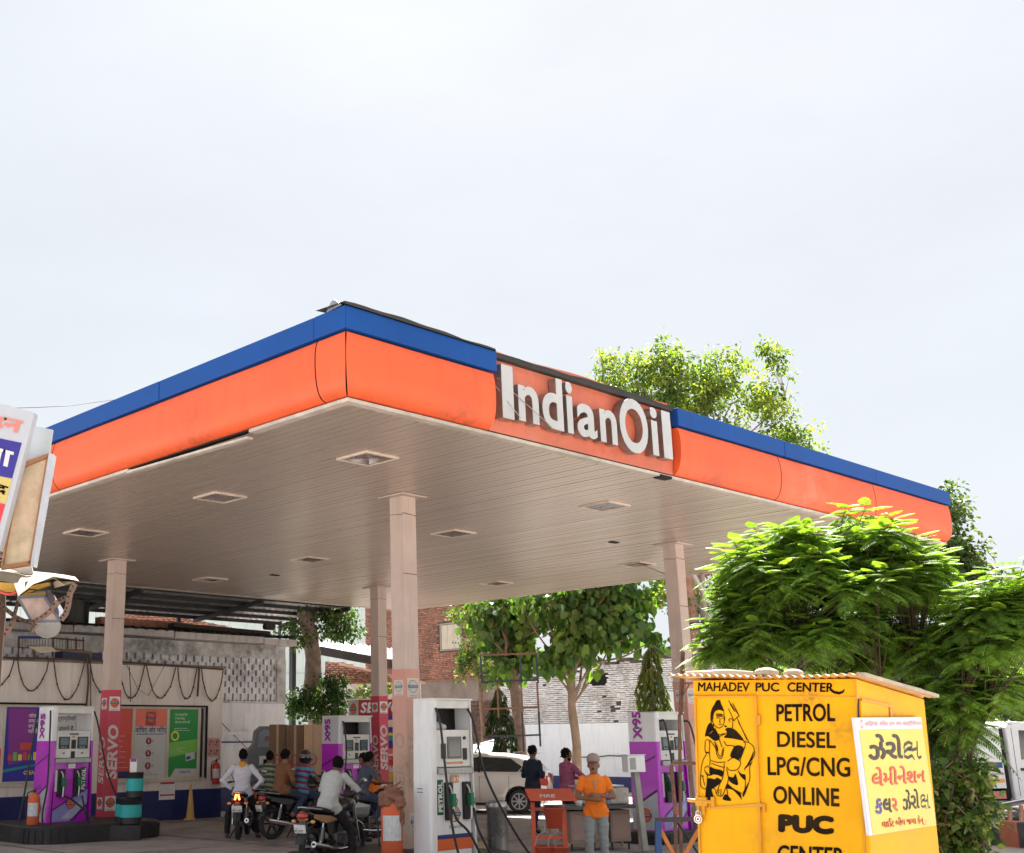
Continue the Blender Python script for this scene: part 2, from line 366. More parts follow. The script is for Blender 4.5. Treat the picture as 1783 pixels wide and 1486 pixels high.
fascia('y', .01, .40, 1, 0, 0); fascia('y', .40+g, 7.25, 0, 0, .015); fascia('y', 7.25+g, 12.3, 0, 0); fascia('y', 12.3+g, LA, 0, 0)
# end caps of the fascia at the far ends and dark seams
mb = MB()
k = len(PROF); mb.add([(LB, -o, z) for o, z in PROF]+[(LB, .3, z) for o, z in PROF], [(j, k+j, k+j+1, j+1) for j in range(k-1)])
mb.add([(-o, LA, z) for o, z in PROF]+[(.3, LA, z) for o, z in PROF], [(j+1, k+j+1, k+j, j) for j in range(k-1)])
mb.bx((LB-.02,.0,H+.05),(LB+.05,LA,ZB)); mb.bx((0,LA-.02,H+.05),(LB,LA+.05,ZB)); mb.build('fascia_return', MORG, can)
mb = MB(); mb.bx((.02,.02,H+.05),(LB-.03,.10,7.0)); mb.bx((.02,.1,H+.1),(.10,LA-.03,7.0)); mb.build('fascia_frame', MDRK, can)
# sign panel: flat, taller, no blue band
mb = MB(); n = 14; vs = []
for i in range(n+1):
    x = 2.58+(7.0-2.58)*i/n; w_ = .012*math.sin(i*1.9)
    vs += [(x, -.0, H+.055), (x, -.045+w_, 6.3), (x, -.03-w_, 6.7), (x, .0, 7.16-.02*math.sin(i*.7))]
mb.add(vs, [(i*4+j, (i+1)*4+j, (i+1)*4+j+1, i*4+j+1) for i in range(n) for j in range(3)], 0, True)
mb.bx((3.6,-.062,5.945),(4.9,-.05,5.952)); mb.build('sign_panel', MORF, can)
for xx, sg_ in ((2.562, 1), (7.018, -1)):
    mb = MB(); k = len(PROF); mb.add([(xx, -o, z) for o, z in PROF]+[(xx, .04, z) for o, z in PROF], [((j, j+1, k+j+1, k+j) if sg_ < 0 else (j+1, j, k+j, k+j+1)) for j in range(k-1)]); mb.build('fascia_return', MORG, can)
mb = MB(); mb.bx((6.62,-.03,H-.03),(6.92,.12,H+.012)); mb.build('loose_bracket', MDRK, can)
# blue band
def band(axis, u0, u1, m0=0, jut=0.):
    mb = MB(); o = OV+jut; 
    if axis == 'x':
        pts = [(u0-m0*o, -o), (u1, -o), (u1, .02), (u0-m0*.0, .02)]
    else:
        pts = [(-o, u0-m0*o), (-o, u1), (.02, u1), (.02, u0)]
    k = 4; vs = [(x, y, ZB+.0) for x, y in pts]+[(x, y, ZT) for x, y in pts]
    mb.add(vs, [(0,1,5,4),(1,2,6,5),(2,3,7,6),(3,0,4,7),(4,5,6,7),(3,2,1,0)])
    return mb.build('blue_band', MBLU, can, bevel=.012)
band('x', 0, 2.6, 1, .0); band('x', 7.0, 10.4); band('x', 10.408, 14.0, 0, .004); band('x', 14.008, LB+.08)
band('y', .0, .42, 1, .004); band('y', .428, 4.0); band('y', 4.008, 8.1, 0, .004); band('y', 8.108, 12.5); band('y', 12.508, LA+.05)
mb = MB(); mb.bx((LB,.02,ZB),(LB+.08,LA,ZT)); mb.bx((0,LA,ZB),(LB,LA+.08,ZT)); mb.build('blue_band', MBLU, can)
# black membrane lapping over the top edge
mb = MB(); n = 46; vs = []
for i in range(n+1):
    x = -.22+(7.25+.22)*i/n
    h = .03+.05*max(0, math.sin(i*.21+.4))+.012*math.sin(i*1.3)
    h *= .55
    if x > 2.6: h += .02
    vs += [(x, -OV-.03+(.13 if x > 2.62 else 0), ZT-.004), (x, -OV-.035+(.13 if x > 2.62 else 0), ZT+h), (x, .35, ZT+h+.03)]
mb.add(vs, [(i*3+j, (i+1)*3+j, (i+1)*3+j+1, i*3+j+1) for i in range(n) for j in range(2)])
mb.bx((-.1,-.1,ZT-.05),(LB,LA,ZT+.01)); mb.build('roof_membrane', MROOF, can)
mb = MB(); mb.bx((-.05,-.12,ZT),(.0,.16,ZT+.012)); mb.prism([(-.16,0),(.18,0),(.07,.11),(.0,.125)], (-.19,.02,ZT), (.1,1,0), (0,0,1), .012)
mb.build('loose_flashing', STEEL, can)
mb = MB(); mb.cyl((11.0,.5,ZT+.14),(11.7,.55,ZT+.17),.14,.12,12); mb.build('rolled_sheet', M('sack_brown', (.22,.16,.11), .9, var=.3, bump=.4), can)
# letters
sg = thing('sign_lettering', 'raised grey metal letters reading IndianOil on the canopy edge', 'sign', C0, TH)
MLET = M('letter_metal', (.52,.52,.53), .4, metal=.1, var=.05, dirt=.2, dirtcol=(.3,.27,.25)); MLSD = M('letter_side', (.34,.31,.29), .32, metal=.75, var=.2, scale=5)
def letter(ch, x, hgt, z0, sx=1., bold=.035, dep=.17):
    vs, fs = textmesh(ch, bold, 'LEFT', 6, 1, 0, dep/hgt)
    xs = [v[0] for v in vs]; ys = [v[1] for v in vs]; mx_, mn = max(xs), min(xs)
    return vs, fs, mn, mx_, min(ys), max(ys)
spec = [('I',2.68,2.92,6.13,6.90),('n',3.02,3.46,6.15,6.68),('d',3.54,4.01,6.15,6.93),('i',4.09,4.24,6.15,6.93),('a',4.33,4.80,6.15,6.66),('n',4.88,5.30,6.15,6.67),('O',5.38,6.12,6.10,6.97),('i',6.21,6.39,6.15,6.93),('l',6.52,6.76,6.15,6.93)]
for ch, x0, x1, z0, z1 in spec:
    bold = .024
    vs, fs, mn, mxx, y0, y1 = letter(ch, 0, 1, 0, 1, bold, .2)
    mb = MB(); zz = [v[2] for v in vs]; zm = max(zz)
    P = [(x0+(v[0]-mn)/(mxx-mn)*(x1-x0), -.05-(v[2]/zm)*.13, z0+(v[1]-y0)/(y1-y0)*(z1-z0)) for v in vs]
    me_f = [f for f in fs]
    o0 = len(mb.v); mb.add(P, me_f)
    for i, f in enumerate(mb.f):
        ys_ = [mb.v[j][1] for j in f]
        mb.m[i] = 0 if max(ys_) < -.175 else 1
    mb.build('letter', [MLET, MLSD], sg)
mb = MB()
mb.tube([(2.66,-.12,6.7),(3.6,-.28,6.13)],.006,5); mb.tube([(2.62,-.1,6.6),(2.95,-.27,6.14)],.006,5); mb.build('stay_wire', STEEL, sg)
# ceiling lights
MLF = M('light_frame', (.62,.52,.45), .5, var=.1, dirt=.4, dirtcol=(.15,.08,.04)); MLG = M('light_lens', (.20,.15,.14), .12, var=.5, scale=7, spec=.8)
places = [(2.1,2.25,'nearest the canopy corner'),(5.84,2.25,'second from the canopy corner, on the left'),(10.4,2.25,'above the left purple pump'),(2.1,8.0,'nearest under the big lettering'),(5.84,8.0,'just right of the near middle column top'),(10.4,8.0,'between the left and near middle column tops'),(14.66,8.2,'far back, above the dark shed roof'),(6.1,14.65,'beside the right column top'),(10.6,14.65,'over the leafy tree, near the back edge'),(14.66,2.25,'behind the left column top')]
for a_, b_, how in places:
    t = thing('ceiling_light', 'square recessed canopy ceiling light '+how, 'light', W(a_, b_, H), TH, 'square lights set in the canopy ceiling')
    mb = MB(); h = .33
    for (lo, hi) in (((-h,-h,-.03),(h,-h+.035,.01)),((-h,h-.035,-.03),(h,h,.01)),((-h,-h+.035,-.03),(-h+.035,h-.035,.01)),((h-.035,-h+.035,-.03),(h,h-.035,.01))): mb.bx(lo, hi)
    mb.build('frame', MLF, t); mb = MB()
    mb.add([(-h+.03,-h+.03,-.018),(h-.03,-h+.03,-.018),(h-.03,h-.03,-.018),(-h+.03,h-.03,-.018),(0.02,0,-.008)], [(1,0,4),(2,1,4),(3,2,4),(0,3,4)]); mb.build('lens', MLG, t)
for a_, b_, how in ((4.46,11.5,'left of the right column top'),(13.0,9.0,'left of the far middle column top')):
    mb = MB(); mb.bx((-.12,-.06,-.02),(.12,.06,.0)); o = mb.build('ceiling_hatch', MDRK, None, W(a_, b_, H)); o.rotation_euler.z = TH
    tag(o, 'small dark slot in the canopy ceiling '+how, 'hatch', 'small slots in the canopy ceiling')
# ================================================================ columns
MCOL = M('column_cream', (.58,.465,.415), .5, var=.07, scale=2, dirt=.35, dirtcol=(.30,.21,.16), streak=True)
MRED = M('column_red', (.60,.058,.10), .5, var=.10, scale=2.5, dirt=.25, dirtcol=(.45,.18,.16), streak=True)
def faded():
    m = M('column_faded_pink', (.64,.44,.34), .55, var=.10, scale=2.5, dirt=.5, dirtcol=(.32,.23,.17), streak=True)
    nt = m.node_tree; N, L = nt.nodes, nt.links; p = N['Principled BSDF']; src = p.inputs['Base Color'].links[0].from_socket
    geo = N.new('ShaderNodeNewGeometry'); sp = N.new('ShaderNodeSeparateXYZ'); L.new(geo.outputs['Position'], sp.inputs[0])
    r = N.new('ShaderNodeMapRange'); r.inputs[1].default_value = .6; r.inputs[2].default_value = 3.0; L.new(sp.outputs[2], r.inputs[0])
    n = N.new('ShaderNodeTexNoise'); n.inputs['Scale'].default_value = 2.5; n.inputs['Detail'].default_value = 6; L.new(geo.outputs['Position'], n.inputs['Vector'])
    mul = N.new('ShaderNodeMath'); mul.operation = 'MULTIPLY'; L.new(r.outputs[0], mul.inputs[0]); L.new(n.outputs[0], mul.inputs[1]); mul.use_clamp = True
    mi = N.new('ShaderNodeMix'); mi.data_type = 'RGBA'; L.new(mul.outputs[0], mi.inputs[0]); L.new(src, mi.inputs[6]); mi.inputs[7].default_value = (.60,.13,.13,1); L.new(mi.outputs[2], p.inputs['Base Color'])
    return m
MFAD = faded()
CW = .155
def column(a_, b_, how, red, servo, z0=.0):
    t = thing('column', how, 'column', W(a_, b_, 0), TH, 'canopy columns')
    zr = 3.0; mb = MB(); mb.bx((-CW,-CW,zr),(CW,CW,H-.03))
    for s_ in (-1, 1):
        for k in range(5):
            u = -CW+.035+k*.06; mb.bx((u-.012,s_*CW-.003,zr),(u+.012,s_*CW+.003,H-.03)); mb.bx((s_*CW-.003,u-.012,zr),(s_*CW+.003,u+.012,H-.03))
    mb.build('shaft', MCOL, t)
    mb = MB(); c = CW+.008; mb.bx((-c,-c,z0),(c,c,zr)); mb.build('painted_base', red, t, bevel=.006)
    mb = MB(); mb.bx((-.30,-.30,H-.03),(.30,.30,H-.006)); mb.build('cap_plate', MCOL, t)
    mb = MB(); mb.tube([(-CW-.006,-CW-.006,H-.32),(CW+.006,-CW-.006,H-.34),(CW+.006,CW,H-.33)],.005,4); mb.tube([(-CW-.006,CW,H-.32),(-CW-.006,-CW-.006,H-.35)],.005,4); mb.bx((-CW-.004,-CW-.005,H-1.35),(CW+.004,-CW-.002,H-1.34)); mb.build('binding_wire', MDRK, t)
    for (zc) in (2.72, .62):
        mb = MB(); logo(mb, (0,-c,zc), X_, Z_, .10, 0, 1, 2, 2); mb.build('sticker', [ORANGE if servo else M('faded_sticker', (.55,.52,.45), .6), LOGO_BLUE if servo else M('faded_blue', (.05,.16,.30), .6), PAPER if servo else M('faded_paper', (.66,.56,.50), .6)], t)
        mb = MB(); logo(mb, (-c,0,zc), -Y_, Z_, .08, 0, 1, 2, 2); mb.build('sticker', [ORANGE, LOGO_BLUE, PAPER] if servo else [MATS['faded_sticker'], MATS['faded_blue'], MATS['faded_paper']], t)
    ml = M('lettering_white', (.66,.60,.58), .55, var=.15, dirt=.5, dirtcol=(.45,.2,.2)) if servo else M('lettering_ghost', (.50,.34,.26), .6, var=.2)
    mb = MB(); mb.text('SERVO', (.11,-c,1.10), Z_, -X_, .34, .003, 0, bold=.035, shear=.12, sx=1.12); mb.text('SERVO', (-c,-.10,1.0), Z_, Y_, .30, .003, 0, bold=.03, shear=.12, sx=1.1)
    mb.build('lettering', ml, t)
    return t
stain(MFAD, W(3.68,4.6,1.45), .35, (.22,.13,.08), .8, 9.); stain(MFAD, W(3.68,4.7,2.0), .8, (.50,.36,.26), .6, 4.)
stain(MORG, W(-.1,11.2,6.4), 1.3, (.86,.22,.14), .9, 1.5); [stain(MORG, W(-.05,b__,5.98), .55, (.20,.05,.03), .7, 7.) for b__ in (1.9,8.1,12.4,15.6)]; stain(MORG, W(3.2,-.05,6.0), .8, (.22,.05,.03), .6, 6.); stain(MORG, W(-.1,9.2,6.1), 1.2, (.55,.10,.03), .5, 3.); stain(MORG, W(-.1,1.2,6.05), 1.0, (.62,.10,.03), .5, 4.); stain(MORF, W(0,5.5,6.1), 1.5, (.45,.07,.03), .6, 5.); stain(MORF, W(0,3.5,7.0), 1.6, (.62,.28,.22), .7, 2.)
column(13.24, 4.64, 'left canopy column, cream above and red below, standing by the left purple pump', MRED, True)
column(3.84, 4.64, 'near middle canopy column with faded pink base, standing beside the white pump', MFAD, False)
column(3.84, 12.77, 'right canopy column with faded base, rising just left of the yellow booth', MFAD, False)
column(13.24, 12.77, 'far middle canopy column with red base, behind the motorcyclists', MRED, True)
# ================================================================ buildings
MOFF = M('office_plaster', (.78,.71,.65), .75, var=.07, scale=1.2, dirt=.45, dirtcol=(.24,.19,.15), streak=True, bump=.15)
MDADO = M('navy_dado', (.010,.020,.12), .5, var=.2, dirt=.3, dirtcol=(.06,.06,.09))
MFRM = M('aluminium_frame', (.58,.52,.42), .5, var=.08, dirt=.3)
MSHOP = M('shop_glass', (.05,.055,.06), .08, var=0, spec=.7)
MWW = M('whitewash', (.80,.80,.82), .8, var=.06, scale=1.5, dirt=.45, dirtcol=(.28,.25,.23), streak=True, bump=.2)
MGRIME = M('grimy_whitewash', (.58,.57,.56), .85, var=.25, scale=3, dirt=.95, dirtcol=(.035,.03,.027), bump=.3)
AO = 15.76
off = thing('office_building', 'low cream station office with navy base and poster covered windows, hung with looping cables', 'building', C0, TH)
L0, L1 = -4.0, 9.45
def rect_wall(mb, x0, x1, z0, z1, y, holes, th=.2, mi=0):
    xs = sorted({x0, x1, *[h[0] for h in holes], *[h[1] for h in holes]}); zs = sorted({z0, z1, *[h[2] for h in holes], *[h[3] for h in holes]})
    for i in range(len(xs)-1):
        for j in range(len(zs)-1):
            cx, cz = (xs[i]+xs[i+1])/2, (zs[j]+zs[j+1])/2
            if any(h[0] < cx < h[1] and h[2] < cz < h[3] for h in holes): continue
            mb.bx((xs[i], y, zs[j]), (xs[i+1], y+th, zs[j+1]), mi)
WIN = [(.2, 5.27, .98, 2.74), (5.95, 8.93, .97, 2.73)]
mb = MB(); rect_wall(mb, L0, L1, .70, 3.74, AO, WIN); mb.bx((L1-.2, AO+.2, 0), (L1, AO+3, 3.74)); mb.bx((L0, AO+2.8, 0), (L1-.2, AO+3, 3.74)); mb.build('wall', MOFF, off)
mb = MB(); mb.bx((L0, AO-.012, -.02), (L1+.012, AO+.2, .70)); mb.build('navy_base', MDADO, off)
mb = MB(); mb.bx((L0, AO-.06, 3.742), (L1+.05, AO+3.1, 3.80)); mb.build('roof_slab', M('grimy_concrete', (.20,.17,.15), .85, var=.3, dirt=.7), off)
mb = MB(); mb.bx((L0,AO+.35,.0),(L1-.22,AO+.4,3.7)); mb.build('inner_wall', M('office_inside', (.30,.29,.27), .8), off)
# windows
mullions = [[(.2,.26),(1.75,1.81),(3.36,3.42),(4.56,4.62),(5.21,5.27)], [(5.95,6.01),(6.77,6.85),(7.77,7.85),(8.72,8.80)]]
MP = {k: M('poster_'+k, tuple(min(.85, q*1.35) for q in c), .5, var=.04) for k, c in dict(blue=(.03,.03,.28), purple=(.20,.03,.22), red=(.48,.06,.04), green=(.015,.22,.04), lime=(.15,.40,.06), grey=(.42,.42,.40), pale=(.62,.62,.60), cream=(.60,.50,.36), navy=(.01,.02,.10), teal=(.02,.22,.24), yellow=(.75,.55,.06), coral=(.62,.14,.09)).items()}
for wi, (x0, x1, z0, z1) in enumerate(WIN):
    mb = MB(); y = AO+.05
    for m0, m1 in mullions[wi]: mb.bx((m0, y-.02, z0+.05), (m1, y+.05, z1-.05))
    mb.bx((x0, y-.02, z0), (x1 if wi == 0 else 8.80, y+.05, z0+.05)); mb.bx((x0, y-.02, z1-.05), (x1 if wi == 0 else 8.80, y+.05, z1))
    f = mb.build('window', MFRM, off)
    mb = MB(); mb.add([(x0+.03,y+.03,z0+.03),(x1-.03,y+.03,z0+.03),(x1-.03,y+.03,z1-.03),(x0+.03,y+.03,z1-.03)], [(0,1,2,3)]); mb.build('pane', MSHOP, f)
    mb = MB(); mb.bx((x0-.05,AO-.05,z0-.06),(x1+.02,AO+.03,z0)); mb.build('sill', MFRM, f)
mb = MB(); mb.bx((5.9,AO-.03,2.735),(8.98,AO+.03,2.775)); mb.bx((8.93,AO-.03,.93),(8.98,AO+.02,2.735)); mb.bx((-1,AO-.04,2.745),(5.45,AO+.02,2.79)); mb.build('shutter_rail', MDRK, off)
YP = AO+.072
def poster(name, x0, x1, z0, z1, base, fn=None, mats=None, par=off):
    mb = MB(); O = Vector((x0, YP-.012, z0)); w_, h_ = x1-x0, z1-z0
    mb.flat([(0,0),(w_,0),(w_,h_),(0,h_)], O, X_, Z_, 0, 0)
    if fn: fn(mb, O, w_, h_)
    return mb.build(name, mats or [base], par)
def lines(mb, O, x, z, n, w_, dz, h, mi, seed=0):
    r = random.Random(seed)
    for i in range(n):
        u = 0
        while u < w_*(.6+.4*r.random()):
            l = r.uniform(.05,.16)*w_; mb.flat([(x+u, z-i*dz), (x+u+l, z-i*dz), (x+u+l, z-i*dz+h), (x+u, z-i*dz+h)], O, X_, Z_, .002, mi); u += l+.03*w_
def f(mb, O, w_, h_):
    mb.flat([(w_*.12,h_*.22),(w_*.62,h_*.3),(w_*.66,h_*.98),(w_*.05,h_*.98)], O, X_, Z_, .002, 1)
    for i, t in enumerate(('जोश','लम्बा','सफ़र','यहीं है !')): mb.text(t, O+Vector((w_*.5,0,h_*(.86-.07*i))), X_, Z_, .11, .004, 2, bold=.01, res=1)
    for i in range(7):
        mb.flat([(w_*(.1+.11*i),h_*.28),(w_*(.18+.11*i),h_*.28),(w_*(.18+.11*i),h_*(.36+.03*(i%2))),(w_*(.1+.11*i),h_*(.36+.03*(i%2)))], O, X_, Z_, .004, (3,4,5)[i%3])
    mb.flat([(w_*.35,h_*.42),(w_*.6,h_*.42),(w_*.6,h_*.52),(w_*.35,h_*.52)], O, X_, Z_, .004, 3)
    mb.flat([(0,h_*.12),(w_*.7,h_*.2),(w_*.7,h_*.23),(0,h_*.16)], O, X_, Z_, .003, 6)
    mb.text('CLEAN', O+Vector((w_*.45,0,h_*.09)), X_, Z_, .12, .004, 5, bold=.02, res=1)
poster('poster', 3.42, 4.56, 1.03, 2.69, None, f, [MP['blue'],MP['purple'],PAPER,MP['red'],MP['lime'],MP['yellow'],MP['teal']])
poster('poster', 1.81, 3.36, 1.03, 2.69, None, lambda mb,O,w_,h_: (mb.flat([(0,0),(w_,0),(w_,h_*.45),(0,h_*.45)],O,X_,Z_,.002,1), mb.disc(O+Vector((w_*.6,0,h_*.68)),X_,Z_,.12,.003,2)), [MP['grey'],MP['red'],MP['navy']])
def f(mb, O, w_, h_):
    for i, t in enumerate(('स्ट्राप्रीमियम','ल डालते हैं,','ये जानते हैं.')): mb.text(t, O+Vector((w_*.06,0,h_*(.82-.14*i))), X_, Z_, .13, .003, 1, bold=.01, res=2)
    mb.flat([(0,0),(w_,0),(w_,h_*.42),(0,h_*.42)],O,X_,Z_,.003,2)
poster('poster', 4.62, 5.21, 1.03, 2.69, None, f, [MP['grey'],MP['navy'],MP['red']])
poster('poster', .26, 1.75, 1.03, 2.69, None, lambda mb,O,w_,h_: lines(mb,O,.1,1.2,5,.8,.14,.03,1,4), [MP['cream'],MP['coral']])
def f(mb, O, w_, h_):
    mb.flat([(0,h_*.68),(w_*.45,h_*.66),(w_*.5,h_*.98),(0,h_*.98)],O,X_,Z_,.003,1)
    mb.disc(O+Vector((w_*.2,0,h_*.86)),X_,Z_,.10,.004,2,r0=0); mb.disc(O+Vector((w_*.2,0,h_*.72)),X_,Z_,.13,.005,2,a0=0,a1=math.pi)
    lines(mb,O,.08,h_*.6,7,w_*.8,h_*.075,.012,1,7); mb.flat([(0,0),(w_,0),(w_,h_*.1),(0,h_*.1)],O,X_,Z_,.003,2)
poster('poster', 6.01, 6.77, 1.02, 2.68, None, f, [MP['red'],MP['grey'],MP['navy']])
def f(mb, O, w_, h_):
    mb.flat([(0,h_*.74),(w_,h_*.74),(w_,h_),(0,h_)],O,X_,Z_,.002,1)
    logo(mb, O+Vector((w_*.5,0,h_*.87)), X_, Z_, .115, 3, 2, 0, 0)
    mb.text('जांिचए और भिरए', O+Vector((w_*.5,0,h_*.655)), X_, Z_, .17, .004, 4, bold=.015, align='CENTER', sx=.85, res=2)
    mb.flat([(w_*.06,h_*.625),(w_*.94,h_*.625),(w_*.94,h_*.635),(w_*.06,h_*.635)],O,X_,Z_,.003,4)
    for i in range(3):
        c = O+Vector((w_*.45,0,h_*(.53-.18*i))); mb.disc(c,X_,Z_,.085,.004,5); mb.flat([(-.02,-.03),(.02,-.03),(.012,.05),(-.012,.05)],c,X_,Z_,.006,0)
        mb.text('हाँ', c+Vector((.1,0,-.03)),X_,Z_,.07,.004,4,res=1); lines(mb,c-Vector((.05,0,.13)),0,0,1,.12,.03,.012,4,i)
    lines(mb,O,.06,h_*.06,2,w_*.8,.04,.01,4,9)
poster('poster', 6.85, 7.77, 1.02, 2.68, None, f, [MP['grey'],MP['coral'],LOGO_BLUE,ORANGE,MP['navy'],M('print_maroon',(.25,.03,.02),.5,var=0)])
def f(mb, O, w_, h_):
    n = 8
    for i in range(n): pass
    mb.flat([(0,h_*.28),(w_,h_*.36),(w_,h_*.55),(0,h_*.5)],O,X_,Z_,.002,1)
    mb.disc(O+Vector((w_*.22,0,h_*.6)),X_,Z_,.12,.003,2,r0=.08)
    for i, t in enumerate(('नई शक्ति की','ये मेरा वादा,','जेब पर भारी नहीं')): mb.text(t, O+Vector((w_*.2,0,h_*(.9-.055*i))), X_, Z_, .075, .004, 3, res=1)
    lines(mb,O,w_*.18,h_*.71,2,w_*.6,.05,.01,3,2); lines(mb,O,w_*.08,h_*.42,3,w_*.6,.05,.01,3,5)
    mb.flat([(w_*.1,0),(w_,0),(w_,h_*.11),(w_*.25,h_*.12)],O,X_,Z_,.003,4)
    mb.flat([(w_*.62,h_*.22),(w_*.94,h_*.26),(w_*.92,h_*.36),(w_*.6,h_*.34)],O,X_,Z_,.004,4); mb.flat([(w_*.64,h_*.24),(w_*.78,h_*.26),(w_*.77,h_*.3),(w_*.63,h_*.29)],O,X_,Z_,.006,5)
    mb.text('IndianOil', O+Vector((w_*.4,0,h_*.05)), X_, Z_, .09, .005, 5, bold=.02, res=1)
poster('poster', 7.85, 8.72, 1.02, 2.68, None, f, [MP['green'],MP['lime'],MP['yellow'],PAPER,MP['grey'],MP['blue']])
# signs on the office wall
def wall_thing(name, label, cat, fn, mats, group=None):
    t = thing(name, label, cat, C0, TH, group); fn(t); return t
nsg = thing('prohibition_sign', 'square white sign with four red crossed prohibition pictograms on the office wall', 'sign', C0, TH)
mb = MB(); O = Vector((8.98, AO-.02, 1.49)); s = .41; mb.bx(O, O+Vector((s,.018,s*1.15))); mb.build('board', M('sign_pink', (.62,.42,.38), .5, var=.05), nsg)
mb = MB()
for i in (0, 1):
    for j in (0, 1):
        c = O+Vector((s*(.26+.48*i), 0, s*(.28+.56*j))); mb.disc(c,X_,Z_,.085,.003,0,r0=.07); mb.stroke([(-.06,-.05),(.06,.05)],.014,c,X_,Z_,.004,0); mb.stroke([(-.02,-.05),(0,.04),(.03,.05)],.025,c,X_,Z_,.002,1)
mb.flat([(s*.49,0),(s*.51,0),(s*.51,s*1.15),(s*.49,s*1.15)],O,X_,Z_,.003,0); mb.flat([(0,s*.565),(s,s*.565),(s,s*.585),(0,s*.585)],O,X_,Z_,.003,0)
mb.build('print', [M('sign_red', (.50,.05,.04), .5, var=0), INK], nsg)
nt_ = thing('notice_sheet', 'white printed notice sheet with red headings below the office window', 'notice', C0, TH)
mb = MB(); O = Vector((7.57, AO-.03, .48)); mb.bx(O, O+Vector((.46,.012,.50))); mb.build('sheet', PAPER, nt_)
mb = MB(); mb.flat([(.02,.37),(.44,.37),(.44,.42),(.02,.42)],O,X_,Z_,.002,0); mb.flat([(.02,.09),(.44,.09),(.44,.13),(.02,.13)],O,X_,Z_,.002,0); lines(mb,O,.03,.33,5,.38,.045,.018,1,3); lines(mb,O,.03,.47,1,.38,.03,.015,1,3)
mb.build('print', [M('sign_red', (0,0,0)), MP['grey']], nt_)
n2 = thing('no_smoking_sign', 'small white sign with a red no-smoking ring behind the oil drums', 'sign', C0, TH)
mb = MB(); O = Vector((5.98, AO-.03, .5)); mb.bx(O, O+Vector((.34,.012,.36))); mb.build('board', PAPER, n2); mb = MB(); mb.disc(O+Vector((.17,0,.19)),X_,Z_,.13,.003,0,r0=.105); mb.stroke([(.08,.28),(.26,.10)],.025,O,X_,Z_,.003,0); mb.stroke([(.1,.17),(.24,.17)],.02,O,X_,Z_,.002,1); mb.build('print', [MATS['sign_red'], INK], n2)
# festooned cables along the office parapet
MCAB = M('cable_brown', (.085,.055,.042), .8, var=.25)
cb = thing('festoon_cable', 'brown cable hanging in loops along the top of the office wall', 'cable', onA(0,1147,AO))
cb.location = (0,0,0)
loops = [((-30,1147),(26,1147),1197),((30,1147),(86,1147),1205),((93,1147),(148,1150),1219),((156,1150),(205,1153),1206),((208,1153),(252,1157),1218),((255,1157),(306,1162),1217),((310,1162),(343,1163),1218),((351,1163),(389,1167),1222)]
for (p, q, yb) in loops:
    mb = MB(); rr = random.Random(yb); P0 = onA(p[0], p[1], AO-.08); P1 = onA(q[0], q[1], AO-.08); zb = onA((p[0]+q[0])/2, yb, AO-.08).z
    pts = []
    for i in range(13):
        t = i/12; P = P0.lerp(P1, t); zc = P0.z*(1-t)+P1.z*t; P.z = zc-(1-(2*t-1)**2)**.8*(min(P0.z,P1.z)-zb)+rr.uniform(-.015,.015); P += B*rr.uniform(-.012,.012); pts.append(P)
    mb.tube(pts, .017, 6)
    for i in (2,5,8,10): mb.ell(pts[i],(.026,.026,.03),6,4)
    mb.build('cable_loop', MCAB, cb)
mb = MB(); mb.tube([onA(-30,1144,AO-.09),onA(150,1149,AO-.09),onA(270,1157,AO-.09),onA(389,1166,AO-.09)],.022,6)
mb.tube([onA(152,1143,AO-.1),onA(154,1190,AO-.1),onA(150,1232,AO-.1)],.028,6); mb.tube([onA(157,1145,AO-.1),onA(158,1232,AO-.1)],.015,6); mb.tube([onA(347,1163,AO-.1),onA(344,1213,AO-.1)],.028,6)
mb.tube([onA(225,1160,AO-.1),onA(228,1212,AO-.1),onA(227,1222,AO-.1)],.012,5); mb.tube([onA(219,1155,AO-.1),onA(240,1200,AO-.1),onA(258,1212,AO-.1),onA(286,1160,AO-.1)],.007,4)
mb.build('cable_run', MCAB, cb)
# stuff lying on the office roof
def on_roof(mb): pass
t = thing('steel_bed_frame', 'rusty and blue steel rail frame standing on the office roof', 'frame', onA(90,1146,AO+.6))
t.location = (0,0,0); mb = MB(); a_ = AO+.8
for x in (32, 92, 117, 132, 145): mb.tube([onA(x,1145,a_), onA(x,1110,a_)], .02, 5)
mb.tube([onA(32,1110,a_), onA(90,1110,a_)],.035,5,1); mb.tube([onA(90,1111,a_), onA(147,1116,a_)],.022,5,0); mb.tube([onA(32,1128,a_), onA(147,1132,a_)],.012,5,0)
for k in range(22): x = 34+k*5; mb.tube([onA(x,1129,a_), onA(x,1112,a_)], .006, 4)
mb.build('rails', [M('rusty_steel', (.10,.055,.035), .8, var=.4, scale=8), M('blue_rail', (.02,.05,.25), .5)], t)
t = thing('wooden_cot', 'brown wooden cot with a pale sheet lying on the office roof', 'cot', (0,0,0)); mb = MB()
P = [onA(48,1126,AO+.5), onA(158,1137,AO+.5), onA(158,1140,AO+.5), onA(48,1130,AO+.5)]
mb.bar(P[0],P[1],.05,.06); mb.bar(onA(158,1136,AO+.5),onA(157,1147,AO+.5),.05,.05); mb.bar(onA(60,1128,AO+.5),onA(60,1147,AO+.5),.05,.05); mb.build('frame', M('old_wood', (.20,.12,.07), .8, var=.3), t)
mb = MB(); mb.add([onA(48,1126,AO+.45),onA(90,1126,AO+.45),onA(98,1134,AO+.4),onA(72,1138,AO+.4),onA(100,1128,AO+1.3),onA(52,1123,AO+1.3)], [(0,3,2,1),(0,1,4,5)]); mb.build('sheet', M('pale_sheet', (.62,.55,.42), .8, var=.1), t)
